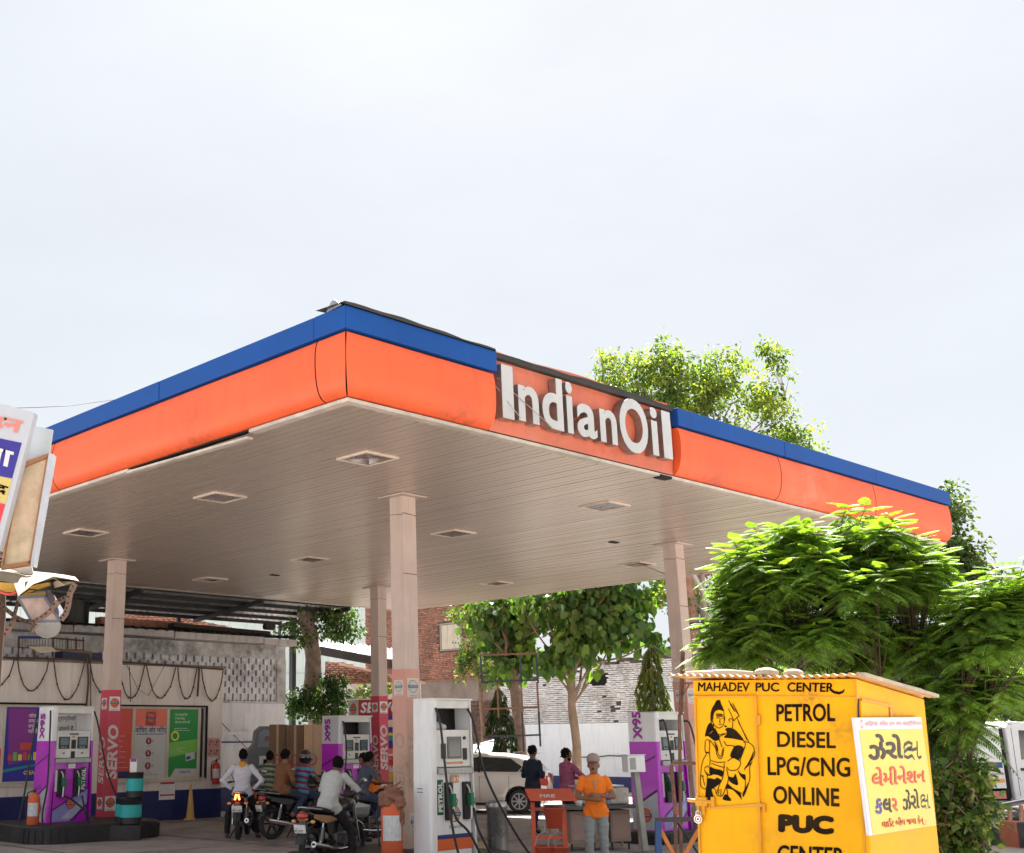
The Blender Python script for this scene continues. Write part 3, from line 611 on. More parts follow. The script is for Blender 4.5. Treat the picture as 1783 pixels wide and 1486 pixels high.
mb = MB(); mb.bx((5.0,AO+.5,3.82),(6.1,AO+.9,4.05)); o = mb.build('roof_crate', M('navy_crate', (.03,.04,.09), .6), None, C0); o.rotation_euler.z = TH; tag(o, 'dark blue crate lying on the office roof under the cot', 'crate')
# ---------------------------------------------------------------- lattice building
AJ = 17.9; jb = thing('lattice_building', 'grimy whitewashed building with pierced lattice wall and stained roof edge', 'building', C0, TH)
mb = MB(); mb.bx((-3,AJ,-.02),(13.25,AJ+.2,2.93)); mb.bx((13.05,AJ+.2,-.02),(13.25,AJ+4,4.4)); mb.build('wall', MWW, jb)
mb = MB(); mb.bx((9.4,AJ-.012,-.02),(13.1,AJ+.1,.62)); mb.build('dark_base', MDADO, jb)
mb = MB(); mb.bx((-3,AJ,4.22),(13.25,AJ+.2,4.62)); mb.bx((12.92,AJ-.03,2.99),(13.25,AJ+.2,4.22)); mb.build('wall', MGRIME, jb)
mb = MB(); mb.bx((-3,AJ-.06,2.93),(13.3,AJ+.2,2.99)); mb.build('ledge', MGRIME, jb)
mb = MB(); x = -3.0; i = 0
while x < 12.9:
    mb.bx((x,AJ+.02,2.99),(x+.067,AJ+.14,4.22)); zo = 2.99-(.17 if i % 2 else 0)+.05; z = zo
    while z < 4.22:
        z0_, z1_ = max(2.99, z+.16), min(4.22, z+.34)
        if z1_ > z0_: mb.bx((x+.067,AJ+.03,z0_),(x+.137,AJ+.13,z1_))
        z += .34
    x += .137; i += 1
mb.build('lattice', [M('lattice_whitewash', (.80,.80,.83), .85, var=.1, scale=2, dirt=.75, dirtcol=(.09,.08,.07), bump=.2)], jb)
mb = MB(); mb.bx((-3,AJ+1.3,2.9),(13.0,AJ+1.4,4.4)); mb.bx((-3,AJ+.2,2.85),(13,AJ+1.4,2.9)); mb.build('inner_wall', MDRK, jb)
MSLAB = M('roof_edge_white', (.50,.47,.46), .8, var=.1, dirt=.6, dirtcol=(.12,.1,.09), streak=True)
for (x0, x1, dz) in ((-3,5.9,.0),(5.94,9.0,.02),(9.04,12.1,.0),(12.14,13.35,-.03)):
    mb = MB(); mb.bx((x0,AJ-.42,4.64+dz),(x1,AJ+4,4.82+dz)); mb.build('roof_slab', MSLAB, jb)
mb = MB(); n = 150; vs = []
for i in range(n+1):
    x = -3+16.3*i/n; z = 4.87+.035*math.sin(i*2.2); vs += [(x,AJ-.5,z),(x,AJ+3.5,z+.35)]
mb.add(vs, [(2*i,2*i+2,2*i+3,2*i+1) for i in range(n)]); mb.add([(v[0],v[1],v[2]-.03) for v in vs], [(2*i+1,2*i+3,2*i+2,2*i) for i in range(n)])
mb.build('corrugated_roof', M('weathered_sheet', (.055,.045,.04), .85, var=.4, dirt=.5), jb)
mb = MB(); mb.box((11.0,AJ+.2,5.02),(3.4,.35,.12),Matrix.Rotation(.02,3,'Y')); mb.cyl((12.6,AJ+.2,5.2),(12.95,AJ+.2,5.2),.10); mb.bx((7.5,AJ+1,5.0),(10.2,AJ+1.3,5.25),1)
mb.build('roof_timbers', [M('charred_timber', (.04,.033,.03), .9, var=.3), M('old_brick_solid', (.36,.17,.12), .9, var=.3, scale=8)], jb)
mb = MB(); P = onA(128,1076,AJ+1.5); mb.cyl((0,0,-.35),(0,0,.45),.42,.42,20); mb.bx((-.45,-.45,-.4),(.45,.45,-.34)); mb.cyl((0,0,.45),(0,0,.52),.2,.2,12); o = mb.build('water_tank', BLACK, None, P); tag(o, 'black plastic water tank on the roof behind the office', 'tank')
mb = MB(); mb.lathe([(.02,0),(.15,.02),(.27,.08),(.34,.16),(.33,.165),(.26,.09),(.14,.035),(.02,.02)],18,(0,0,0),0,Matrix.Rotation(math.radians(70),3,'X')@Matrix.Rotation(.4,3,'Y')); mb.tube([(0,0,0),(0.05,-.4,.1)],.012,5); mb.tube([(0,0.1,0),(0,.1,-.5)],.02,5)
o = mb.build('satellite_dish', WHITE, None, onA(80,1094,AO+.9)); tag(o, 'white satellite dish behind the torn lamp boxes', 'dish')
t = thing('wall_shelf', 'small concrete shelf with a conduit pipe on the white wall', 'shelf', C0, TH); mb = MB(); mb.bx((10.5,AJ-.25,2.05),(12.0,AJ,2.14)); mb.build('ledge', MWW, t); mb = MB(); mb.tube([(9.5,AJ-.03,1.85),(13.2,AJ-.03,1.84)],.02,6); mb.tube([(10.2,AJ-.02,2.9),(10.8,AJ-.02,2.5),(12.2,AJ-.02,1.4)],.008,4); mb.build('pipe', MATS['navy_paint'], t)
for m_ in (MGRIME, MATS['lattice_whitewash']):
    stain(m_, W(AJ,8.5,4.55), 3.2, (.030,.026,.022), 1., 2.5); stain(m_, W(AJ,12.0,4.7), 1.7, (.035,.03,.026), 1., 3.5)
stain(MSLAB, W(AJ-.4,6.5,4.7), 3, (.06,.05,.045), .8, 3.)
# ---------------------------------------------------------------- dark shed roof behind the canopy
sh = thing('shed_roof', 'dark corrugated lean-to roof on steel posts behind the left of the canopy', 'shed', (0,0,0))
MBLK = M('shed_steel', (.014,.014,.02), .55, var=.3, dirt=.3, dirtcol=(.06,.04,.03))
MSHT = M('shed_sheet', (.64,.62,.59), .6, var=.2, scale=3, dirt=.6, dirtcol=(.06,.05,.04))
an, zn = LA+.1, 5.80
Pn = onA(606,1056,an); b1 = ab(Pn)[1]; Pf = onB(489,1086,b1-.02); af = ab(Pf)[0]; zf = Pf.z
def shp(b, t, dz=0): return W(b=b, a=an+(af-an)*t, z=Pn.z+(zf-Pn.z)*t+dz)
b0 = -6.0; n = int((b1-b0)/.11); vs = []
for i in range(n+1):
    b = b0+(b1-b0)*i/n; dz = .028*math.sin(i*math.pi/1.0*.9); vs += [shp(b,-.02,.08+dz), shp(b,1.04,.08+dz)]
mb = MB(); mb.add(vs, [(2*i,2*i+1,2*i+3,2*i+2) for i in range(n)], 0, True); mb.build('corrugated_sheet', MSHT, sh)
for t_ in (0, .25, .5, .76, 1.0):
    mb = MB(); mb.bar(shp(b0,t_,.0), shp(b1,t_,.0), .07, .11); mb.build('purlin', MBLK, sh)
for b in (b1, b1-3.4, b1-7.5):
    mb = MB(); mb.bar(shp(b,-.02,-.08), shp(b,1.03,-.08), .1, .13); mb.build('rafter', MBLK, sh)
for (px, t_, w_) in ((511,.9,.16),(486,1.0,.07),(310,.97,.10)):
    y0 = 1072 if px == 310 else 1080; bb = b1-.03 if px > 400 else b1-3.35
    P = shp(bb, t_); 
    if px == 486: P = onA(487,1085,an+(af-an)*1.0)
    if px == 511: P = onA(510,1078,an+(af-an)*.72)
    if px == 310: P = onA(311,1072,an+(af-an)*1.0)
    mb = MB(); mb.box((P.x,P.y,P.z/2-.02),(w_,w_,P.z),rotz(TH)); mb.build('post', MBLK if px != 486 else M('blue_post', (.015,.03,.09), .5), sh)
# ---------------------------------------------------------------- brickwork
def brick_mesh(name, par, O, U, width, zfun, z0, mats, bl=.19, bh=.060, jt=.016, holes=(), dep=.03, seed=1, skip=0., ragged=None):
    r = np.random.default_rng(seed); O = np.array(O, float); U = np.array(U, float); Nn = np.array([U[1], -U[0], 0.])
    vs = []; row = 0; z = z0; cnt = 0
    while True:
        top = False
        u = -(bl+jt)*.5*(row % 2); any_ = False
        while u < width:
            l = bl*r.uniform(.93,1.05); u0, u1 = max(u, 0), min(u+l, width)
            zc = z+bh/2; uc = (u0+u1)/2
            if u1-u0 > .04 and zc < zfun(uc):
                any_ = True
                if not any(h[0] < uc < h[1] and h[2] < zc < h[3] for h in holes) and r.random() >= skip:
                    d = dep+r.uniform(-.010,.008); dz = r.uniform(-.006,.006); tz = r.uniform(-.004,.004)
                    for (uu, zz) in ((u0,z+dz),(u1,z+dz+tz),(u1,z+bh+dz+tz),(u0,z+bh+dz)):
                        vs.append(O+U*uu+np.array([0,0,zz])); vs.append(O+U*uu+np.array([0,0,zz])+Nn*d)
                    cnt += 1
            u += l+jt*r.uniform(.6,1.5)
        z += bh+jt; row += 1
        if z > 14 or not any_: break
    base = np.arange(cnt)[:, None, None]*8
    f = np.array([(1,3,5,7),(0,2,3,1),(2,4,5,3),(4,6,7,5),(6,0,1,7)])[None]
    o = mesh_np(name, np.array(vs), (base+f).reshape(-1,4), mats, par); o['kind'] = 'stuff'
    # vary colour by course area
    return o
MBRK = M('red_brick', (.36,.175,.125), .9, var=.18, scale=1.1, island=.30, dirt=.55, dirtcol=(.13,.075,.055), bump=.25, bscale=40)
MWBR = M('whitewashed_brick', (.82,.79,.80), .88, var=.12, scale=1.4, island=.12, dirt=.60, dirtcol=(.20,.12,.095), bump=.3, bscale=35)
MMOR = M('dark_mortar', (.13,.10,.085), .95, var=.3)
MMOW = M('wall_dark_mortar', (.09,.08,.075), .95, var=.3)  # dark mortar colour of the wall core behind the whitewashed bricks
BW = 27.07
def boxAB(mb, a0, a1, b0_, b1_, z0, z1, mi=0):
    c = W((a0+a1)/2, (b0_+b1_)/2, (z0+z1)/2); return mb.box(c, (abs(b1_-b0_), abs(a1-a0), abs(z1-z0)), rotz(TH), mi)
bb_ = thing('brick_building', 'tall red brick building with one shuttered window behind the middle column', 'building', (0,0,0))
aL, aR = 29.5, 21.6
mb = MB(); boxAB(mb, aR, aL, BW+.02, BW+1.4, -.02, 8.9); mb.build('wall', MMOR, bb_)
# window hole position in u (from a=aL towards smaller a)
pw0, pw1 = onB(767,1110,BW), onB(805,1110,BW); u0_, u1_ = aL-ab(pw0)[0], aL-ab(pw1)[0]; zt_, zb_ = onB(786,1087,BW).z, onB(786,1131,BW).z
brick_mesh('brickwork', bb_, W(aL,BW-.0,0), -A, aL-aR, lambda u: 8.9, 4.25, [MBRK], holes=[(u0_-.12,u1_+.12,zb_-.1,zt_+.12)], seed=4, skip=.006)
zpl = 3.35
brick_mesh('brickwork', bb_, W(aL,BW-.0,0), -A, 8.2, lambda u: zpl-.15+.2*math.sin(u*2), 0, [M('dark_old_brick', (.20,.115,.085), .92, var=.3, island=.25, dirt=.6, dirtcol=(.09,.07,.06))], seed=5)
mb = MB(); boxAB(mb, aR, aL, BW-.04, BW+.02, zpl, 4.2); mb.build('cement_band', M('cement_band_mat', (.24,.19,.165), .9, var=.25, scale=1.5, dirt=.6, dirtcol=(.10,.08,.07), bump=.3), bb_)
mb = MB(); boxAB(mb, aR, aL, BW-.10, BW+.02, 4.2, 4.26); boxAB(mb, aR, aL, BW-.05, BW+.02, 6.95, 7.0); mb.build('string_course', M('string_course_mat', (.26,.14,.10), .9, var=.3), bb_)
mb = MB(); ac0, ac1 = ab(pw0)[0], ab(pw1)[0]
for (lo, hi) in ((0,.06),(.94,1)):
    boxAB(mb, ac0+(ac1-ac0)*lo, ac0+(ac1-ac0)*hi, BW-.035, BW+.06, zb_, zt_)
boxAB(mb, ac0, ac1, BW-.035, BW+.06, zb_-.04, zb_); boxAB(mb, ac0, ac1, BW-.035, BW+.06, zt_, zt_+.06)
wn = mb.build('window', M('grey_frame', (.30,.27,.24), .7), bb_)
for k in range(3):
    mb = MB(); t0, t1 = .07+k*.29, .07+k*.29+.275; boxAB(mb, ac0+(ac1-ac0)*t0, ac0+(ac1-ac0)*t1, BW-.02, BW+.03, zb_+.02, zt_-.02)
    for j in range(8): boxAB(mb, ac0+(ac1-ac0)*(t0+.03), ac0+(ac1-ac0)*(t1-.03), BW-.03, BW-.018, zb_+.08+j*.125, zb_+.14+j*.125)
    mb.build('shutter', M('shutter_beige', (.56,.49,.40), .7, var=.08), wn)
# boundary wall
wl = thing('boundary_wall', 'whitewashed rough brick boundary wall with smooth white and navy lower half', 'wall', (0,0,0))
aW0, aW1 = 21.9, 11.5
def ztop(u):
    a = aW0-u
    return (4.12 if a > 19.5 else 4.2 if a > 17.5 else 4.52 if a > 14.6 else 4.6)+.05*math.sin(a*5)
WH = []
def hole(x0, x1, y0, y1):
    p, q = onB(x0, (y0+y1)/2, BW), onB(x1, (y0+y1)/2, BW); WH.append((aW0-ab(p)[0], aW0-ab(q)[0], onB(x0,y1,BW).z, onB(x0,y0,BW).z))
hole(1027,1057,1172,1195); hole(1001,1005,1215,1220); hole(1051,1055,1213,1217); hole(1095,1099,1210,1215); hole(1042,1046,1238,1243)
for x in (1066,1076,1087): hole(x,x+2.6,1221,1231); hole(x+.6,x+3.4,1233,1240)
hole(1071,1074,1251,1257); hole(1160,1166,1192,1197)
brick_mesh('brickwork', wl, W(aW0,BW,0), -A, aW0-aW1, ztop, 2.40, [MWBR], holes=WH, bl=.19, bh=.058, jt=.016, seed=9, skip=.004)
mb = MB(); boxAB(mb, aW1, aW0, BW+.02, BW+.25, 2.3, 4.1); mb.build('wall_core', MMOW, wl)
mb = MB(); boxAB(mb, aW1, 16.9, BW+.02, BW+.25, 4.1, 4.5); mb.build('wall_core', MMOW, wl)
mb = MB(); boxAB(mb, aW1, aW0, BW-.05, BW+.25, -.02, 2.38); mb.build('plastered_wall', M('wall_white', (.80,.83,.90), .75, var=.04, scale=1.2, dirt=.3, dirtcol=(.40,.37,.35), streak=True), wl)
mb = MB(); boxAB(mb, aW1, aW0, BW-.062, BW-.04, -.02, .50); mb.build('navy_band', MDADO, wl)
mb = MB(); boxAB(mb, ab(onB(1027,1180,BW))[0], ab(onB(1057,1180,BW))[0], BW+.02, BW+.4, 3.65, 4.15); mb.build('opening', MDRK, wl)
mb = MB(); rr = random.Random(2); a = aW1
while a < aW0: 
    l = rr.uniform(.2,.4); boxAB(mb, a, a+l-.02, BW-.06, BW+.3, ztop(aW0-a)-.02, ztop(aW0-a)+.06+rr.uniform(0,.05)); a += l
mb.build('coping', M('dark_coping', (.10,.075,.065), .9, var=.3), wl)
mb = MB(); mb.tube([onB(1098,1318,BW-.1), onB(1060,1316,BW-.1), onB(1035,1319,BW-.1), onB(975,1318,BW-.1)], .02, 5); mb.build('wall_pipe', MCAB, wl)
t = thing('brick_pier', 'stub of a red brick pier standing up behind the boundary wall', 'pier', (0,0,0))
P = D(938,1180,48); Q = D(953,1180,48); wpx = (Q-P).length
brick_mesh('brickwork', t, (P.x,P.y,0), (1,0,0), wpx, lambda u: D(940,1136,48).z, 3.4, [MBRK], seed=12)
mb = MB(); mb.bx((P.x+.01,P.y+.02,0),(Q.x-.01,P.y+.4,D(940,1136,48).z)); mb.build('core', MMOR, t)
mb = MB(); P = D(905,1190,52); Q = D(936,1190,52); mb.bx((P.x,P.y,0),(Q.x,P.y+4,D(920,1150,52).z)); o = mb.build('white_outbuilding', M('pale_wall', (.62,.63,.66), .8, var=.04), None); tag(o, 'small white walled building seen between the tree and brick pier', 'building')
mb = MB(); P = D(1160,1190,47); Q = D(1192,1190,47); mb.bx((P.x-.2,P.y,0),(Q.x,P.y+4,D(1160,1211,47).z+.0)); 
t = thing('corner_hut', 'small white hut with an orange box beside the hanging creeper and right column', 'hut', (0,0,0))
P = onB(1155,1240,BW-1.5); mb = MB(); mb.box((P.x+.35,P.y,1.9),(1.0,1.0,2.76),rotz(TH)); mb.box((P.x+.35,P.y,3.3),(1.08,1.08,.06),rotz(TH)); mb.build('wall', M('wall_white',(0,0,0)), t)
mb = MB(); mb.box((P.x+.85,P.y-.7,2.85),(.5,.5,.5),rotz(TH)); mb.box((P.x+.8,P.y-.75,3.12),(.85,.7,.05),rotz(TH)@Matrix.Rotation(.3,3,'Y')); mb.build('orange_box', M('orange_paint', (.62,.13,.05), .6), t)
# ---------------------------------------------------------------- far warehouse
wh = thing('warehouse', 'long pale ribbed metal warehouse rising behind the lattice building', 'building', (0,0,0))
YW = 62.; xr = D(668,1100,YW).x; x0 = -30.
rib = []; x = x0; mb = MB()
while x < xr:
    mb.add([(x,YW,0),(x+.30,YW,0),(x+.34,YW-.06,0),(x+.40,YW-.06,0),(x+.44,YW,0)]+[(x,YW,11.5),(x+.30,YW,11.5),(x+.34,YW-.06,11.5),(x+.40,YW-.06,11.5),(x+.44,YW,11.5)], [(i,i+1,i+6,i+5) for i in range(4)]); x += .44
mb.add([(x,YW,0),(x,YW+20,0),(x,YW+20,11.5),(x,YW,11.5)], [(0,1,2,3)])
mb.build('cladding', M('pale_cladding', (.62,.70,.68), .55, var=.05, scale=.4, dirt=.2, dirtcol=(.4,.42,.4), streak=True), wh)
mb = MB(); mb.bx((x0,YW-.12,10.8),(x,YW+20,11.6)); mb.bx((x0,YW-.1,5.2),(x,YW-.07,5.24)); mb.build('eaves', M('pale_eaves', (.45,.49,.48), .6), wh)
# brick gable bits left of the shed posts
g1 = thing('brick_gable', 'red brick gable and parapet showing under the dark shed roof', 'building', (0,0,0)); YG = 46.
px = [(196,1094),(216,1070),(238,1060),(268,1061),(296,1074),(330,1078),(400,1092),(424,1104)]
pg = [D(x,y,YG) for x, y in px]; x0 = pg[0].x; 
def zf_(u):
    X = x0+u
    for i in range(len(pg)-1):
        if pg[i].x <= X <= pg[i+1].x: t = (X-pg[i].x)/(pg[i+1].x-pg[i].x); return pg[i].z*(1-t)+pg[i+1].z*t
    return 0
brick_mesh('brickwork', g1, (x0,YG,0), (1,0,0), pg[-1].x-x0, zf_, 3.2, [MBRK], seed=21)
mb = MB(); k = len(pg); mb.add([(p.x,YG+.01,3.0) for p in pg]+[(p.x,YG+.01,p.z) for p in pg], [(i,i+1,k+i+1,k+i) for i in range(k-1)]); mb.add([(p.x,YG+.3,p.z) for p in pg]+[(p.x,YG+.01,p.z) for p in pg], [(k+i,k+i+1,i+1,i) for i in range(k-1)]); mb.bx((x0,YG+.3,0),(pg[-1].x,YG+.32,4.3)); mb.build('core', MMOR, g1)
mb = MB(); mb.bar(D(236,1096,44),D(345,1102,44),.5,.16); mb.build('ledge', M('pink_ledge', (.55,.36,.27), .85, var=.2), g1)
# shack with corrugated roof behind the peepal tree
sk = thing('brick_shack', 'low shack with sagging tin roof, brick beam and peeling white wall behind the peepal tree', 'building', (0,0,0)); YS = 43.
mb = MB(); P0 = D(560,1300,YS); P1 = D(735,1300,YS); mb.bx((P0.x,YS+.02,0),(P1.x,YS+.2,D(600,1190,YS).z)); mb.build('wall', M('peeling_plaster', (.60,.58,.58), .85, var=.12, scale=1.5, dirt=.8, dirtcol=(.34,.21,.16), bump=.3), sk)
pt = [(566,1152),(600,1155),(640,1168),(690,1180),(735,1186)]; pg2 = [D(x,y,YS-.1) for x, y in pt]; pg_save = pg; pg = pg2; x0 = pg[0].x
def zlow(u): return 0
brick_mesh('brickwork', sk, (x0,YS-.1,0), (1,0,0), pg[-1].x-x0, lambda u: zf_(u), D(640,1190,YS).z, [MBRK], seed=22)
mb = MB(); k = len(pg); mb.add([(p.x,YS-.09,D(640,1191,YS).z) for p in pg]+[(p.x,YS-.09,p.z) for p in pg], [(i,i+1,k+i+1,k+i) for i in range(k-1)]); mb.build('beam_core', MMOR, sk)
mb = MB(); mb.bar(D(590,1156,YS-.5),D(740,1190,YS-.5),.6,.05); mb.build('stone_ledge', M('pink_ledge',(0,0,0)), sk)
mb = MB(); n = 60; vs = []
for i in range(n+1):
    t_ = i/n; P = D(553,1128,YS+1).lerp(D(700,1152,YS+1), t_); Q = D(553,1112,YS+4).lerp(D(700,1132,YS+4), t_); dz = .035*math.sin(i*1.7); vs += [P+Z_*dz, Q+Z_*dz]
mb.add(vs, [(2*i,2*i+2,2*i+3,2*i+1) for i in range(n)]); mb.build('tin_roof', M('tin_sheet', (.55,.55,.55), .35, .6, var=.25, dirt=.5, dirtcol=(.2,.12,.08)), sk)
mb = MB(); mb.bar(D(556,1133,YS+.9),D(700,1160,YS+.9),.25,.3); mb.bx((D(668,1150,YS).x,YS,D(668,1164,YS).z),(D(682,1150,YS).x,YS+.4,D(668,1148,YS).z)); mb.build('roof_beam', MATS['charred_timber'], sk)
mb = MB(); mb.bx((D(655,1300,YS).x,YS-1,0),(D(672,1300,YS).x,YS-.8,D(660,1165,YS).z)); mb.bx((D(583,1300,YS).x,YS-1,0),(D(592,1300,YS).x,YS-.8,D(588,1180,YS).z)); mb.build('brick_post', MATS['old_brick_solid'], sk)
# ================================================================ islands and pumps
MISL = M('island_black', (.020,.019,.020), .55, var=.3, scale=6, dirt=.5, dirtcol=(.10,.085,.075), bump=.2)
def island(a0, a1, b0, b1, h, label, r=.45):
    poly = []
    for (cx, cy, s) in ((b1-r,a1-r,0),(b0+r,a1-r,1),(b0+r,a0+r,2),(b1-r,a0+r,3)):
        for k in range(7): t = math.pi/2*(s+k/6); poly.append((cx+r*math.cos(t), cy+r*math.sin(t)))
    t = thing('pump_island', label, 'kerb island', C0, TH); mb = MB(); n = len(poly)
    vs = [(x,y,-.02) for x,y in poly]+[(x,y,h-.03) for x,y in poly]
    cx = sum(p[0] for p in poly)/n; cy = sum(p[1] for p in poly)/n
    vs += [(cx+(x-cx)*.985,cy+(y-cy)*.985,h) for x,y in poly]
    mb.add(vs, [(i,(i+1)%n,n+(i+1)%n,n+i) for i in range(n)]+[(n+i,n+(i+1)%n,2*n+(i+1)%n,2*n+i) for i in range(n)]+[tuple(range(2*n,3*n))])
    for i in range(0, n): mb.bx((poly[i][0]-.015,poly[i][1]-.015,0),(poly[i][0]+.015,poly[i][1]+.015,h-.06))
    mb.build('kerb_body', MISL, t)
    return t
MPUR = M('pump_purple', (.50,.012,.56), .32, var=.05, dirt=.15, coat=.3); MPWH = M('pump_white', (.80,.81,.83), .38, var=.04, dirt=.3, dirtcol=(.30,.26,.22), streak=True, coat=.2)
MPLV = M('pump_lavender', (.30,.28,.62), .4, var=.2, scale=1.5); MPDP = M('pump_dark_purple', (.10,.004,.16), .4, var=.05); MPGR = M('pump_grey', (.36,.35,.36), .4, var=.05, dirt=.2)
MNOZ = M('nozzle_green', (.01,.16,.07), .4, var=.1); MHOS = M('hose_rubber', (.02,.02,.022), .5, var=.2)
MOUT = M('pump_offwhite', (.70,.70,.67), .45, var=.05, dirt=.35, dirtcol=(.2,.17,.14)); MLED = M('pump_ledge', (.36,.37,.36), .35, .3, var=.15, scale=20)
def pump(loc, label, purple=True, wd=.95, dp=.62, ht=2.32, sidegrey=False, group='purple and white fuel pumps', hang='green'):
    t = thing('fuel_pump', label, 'fuel pump', loc, TH, group)
    hw = wd/2; S = .11; zo0, zo1 = 1.80, ht-.12
    # body: two side panels joined by plinth, display block and roof beam; opening above
    low, up = (MPUR, MPWH) if purple else (MPWH, MPWH)
    if purple and sidegrey: up = M('pump_silver', (.60,.61,.66), .35, .1, var=.05)
    zs = 1.60
    for s in (-1, 1):
        for (z0, z1, m) in ((0, zs, low), (zs, ht, up)):
            mb = MB(); x0, x1 = (-hw, -hw+S) if s < 0 else (hw-S*.55, hw)
            c = .05; taper = lambda z: (.05*(1-z/ht))   # panels stand a little wider at the foot
            P = lambda x, y, z: (x + s*taper(z), y + (-taper(z)*.0), z)
            if s < 0: pl = [(x0,dp/2),(x0,-dp/2+c),(x0+c*.3,-dp/2+c*.3),(x0+c,-dp/2),(x1,-dp/2),(x1,dp/2)]
            else: pl = [(x0,-dp/2),(x1-c,-dp/2),(x1-c*.3,-dp/2+c*.3),(x1,-dp/2+c),(x1,dp/2),(x0,dp/2)]
            n = 6; mb.add([P(x,y,z0) for x,y in pl]+[P(x,y,z1) for x,y in pl], [(i,(i+1)%n,n+(i+1)%n,n+i) for i in range(n)]+[tuple(range(n,2*n)),tuple(range(n))[::-1]])
            mb.build('side_panel', m, t)
    xi0, xi1 = -hw+S, hw-S*.55; yf = -dp/2+.02
    mb = MB(); mb.bx((xi0,yf,ht-.12),(xi1,dp/2,ht-.002)); mb.bx((-hw-.005,-dp/2-.005,ht),(hw+.005,dp/2,ht+.025)); mb.build('top_beam', MOUT, t)
    mb = MB(); mb.bx((xi0,yf+.02,0),(xi1,dp/2-.02,1.16)); mb.build('cabinet', low, t)
    mb = MB(); mb.bx((xi0+.02,dp/2-.06,1.80),(xi1,dp/2-.03,ht-.12)) if not sidegrey else mb.bx((xi0+.33,dp/2-.2,1.80),(xi1,dp/2-.1,ht-.12)); 
    if not purple or sidegrey: mb.build('back_plate', M('plate_grey', (.20,.185,.165), .5, var=.1), t)
    mb = MB(); mb.bx((xi0,yf,1.26),(xi1,dp/2-.02,1.80)); mb.build('display_head', MOUT, t, bevel=.01)
    mb = MB(); mb.bx((xi0-.01,yf-.06,1.16),(xi1+.01,dp/2-.05,1.25)); mb.build('ledge', MLED, t, bevel=.008)
    w_ = xi1-xi0
    if purple:
        for u in (.23, .77):
            x = xi0+w_*u; mb = MB(); mb.bx((x-.12,yf-.012,1.44),(x+.12,yf,1.68)); sc = mb.build('display', BLACK, t)
            mb = MB(); mb.flat([(-.09,.07),(.09,.07),(.09,.22),(-.09,.22)],(x,yf-.012,1.44),X_,Z_,.002,0); mb.text('000.00',(x-.08,yf-.014,1.455),X_,Z_,.05,.003,1,bold=.01,res=1); mb.build('screen', [SCREEN, M('digit_grey',(.5,.55,.5),.4,var=0)], sc)
            mb = MB(); mb.flat([(-.025,0),(.025,0),(.025,.025),(-.025,.025)],(x,yf,1.34),X_,Z_,.003,0); mb.build('plate', INK, t)
        mb = MB(); mb.bx((xi0+w_*.44,yf-.012,1.44),(xi0+w_*.57,yf,1.62)); mb.bx((xi0+w_*.44,yf-.012,1.2),(xi0+w_*.55,yf-.0,1.39)); mb.bx((xi0+w_*.38,yf-.01,1.72),(xi0+w_*.64,yf,1.745)); mb.build_each('keypad', BLACK, t)
        mb = MB(); mb.flat([(-.03,0),(.03,0),(.03,.035),(-.03,.035)],(xi0+w_*.5,yf,1.66),X_,Z_,.003,0); mb.build('badge', M('sign_orange',(.6,.25,.06),.5), t)
    else:
        x = xi0+w_*.52; mb = MB(); mb.bx((x-.15,yf-.015,1.38),(x+.15,yf,1.70)); sc = mb.build('display', M('display_grey',(.12,.12,.12),.4), t); mb = MB(); mb.flat([(-.12,.03),(.12,.03),(.12,.28),(-.12,.28)],(x,yf-.015,1.38),X_,Z_,.002); mb.build('screen', GLASS_DARK, sc)
        mb = MB(); mb.bx((xi0+w_*.13,yf-.015,1.38),(xi0+w_*.26,yf,1.60)); mb.bx((xi0+w_*.78,yf-.015,1.36),(xi0+w_*.89,yf,1.53)); mb.cyl((xi0+w_*.83,yf-.02,1.68),(xi0+w_*.83,yf,1.68),.025,.025,10); mb.build_each('keypad', BLACK, t)
        mb = MB(); mb.flat([(-.17,0),(.2,0),(.2,.035),(-.17,.035)],(xi0+w_*.5,yf,1.30),X_,Z_,.003,0); mb.flat([(-.09,0),(.09,0),(.09,.10),(-.09,.10)],(xi0+w_*.52,yf,1.03),X_,Z_,.003,0); mb.text('8 9',(xi0+w_*.47,yf-.004,1.05),X_,Z_,.09,.003,1,bold=.03,res=1); mb.build('sticker', [M('salmon_print',(.62,.28,.15),.5), PAPER], t)
    # nozzles
    yc = yf+.02
    for k, u in enumerate((.20, .66) if purple else (.32, .85)):
        x = xi0+w_*u; mb = MB(); mb.bx((x-.075,yc-.055,.50),(x+.075,yc,1.04)); mb.build('nozzle_boot', BLACK, t, bevel=.008)
        nz_ = MB(); nz_.bx((x-.02,yc-.14,.70),(x+.045,yc-.05,.88)); nz_.tube([(x+.01,yc-.09,.86),(x+.0,yc-.08,.94),(x-.03,yc-.06,1.0)],.018,6,1); nz_.tube([(x+.02,yc-.1,.72),(x+.01,yc-.11,.60),(x+.01,yc-.1,.50)],.016,6,2); nz_.tube([(x+.06,yc-.12,.70),(x+.085,yc-.12,.78),(x+.05,yc-.1,.86)],.009,5,0)
        nz_.build('nozzle', [MNOZ, STEEL, PAPER], t, bevel=.006)
    mb = MB()
    xt = xi0+w_*(.80 if purple else .04)
    mb.text('PETROL', (xt+.09,yc-.0,.62), Z_, -X_, .12 if purple else .12, .004, 1, bold=.04, res=2); mb.flat([(-.03,0),(.11,0),(.11,.5),(-.03,.5)],(xt,yc,.58),X_,Z_,.002,0)
    mb.build('petrol_label', [M('label_green',(.01,.10,.06),.5), PAPER], t)
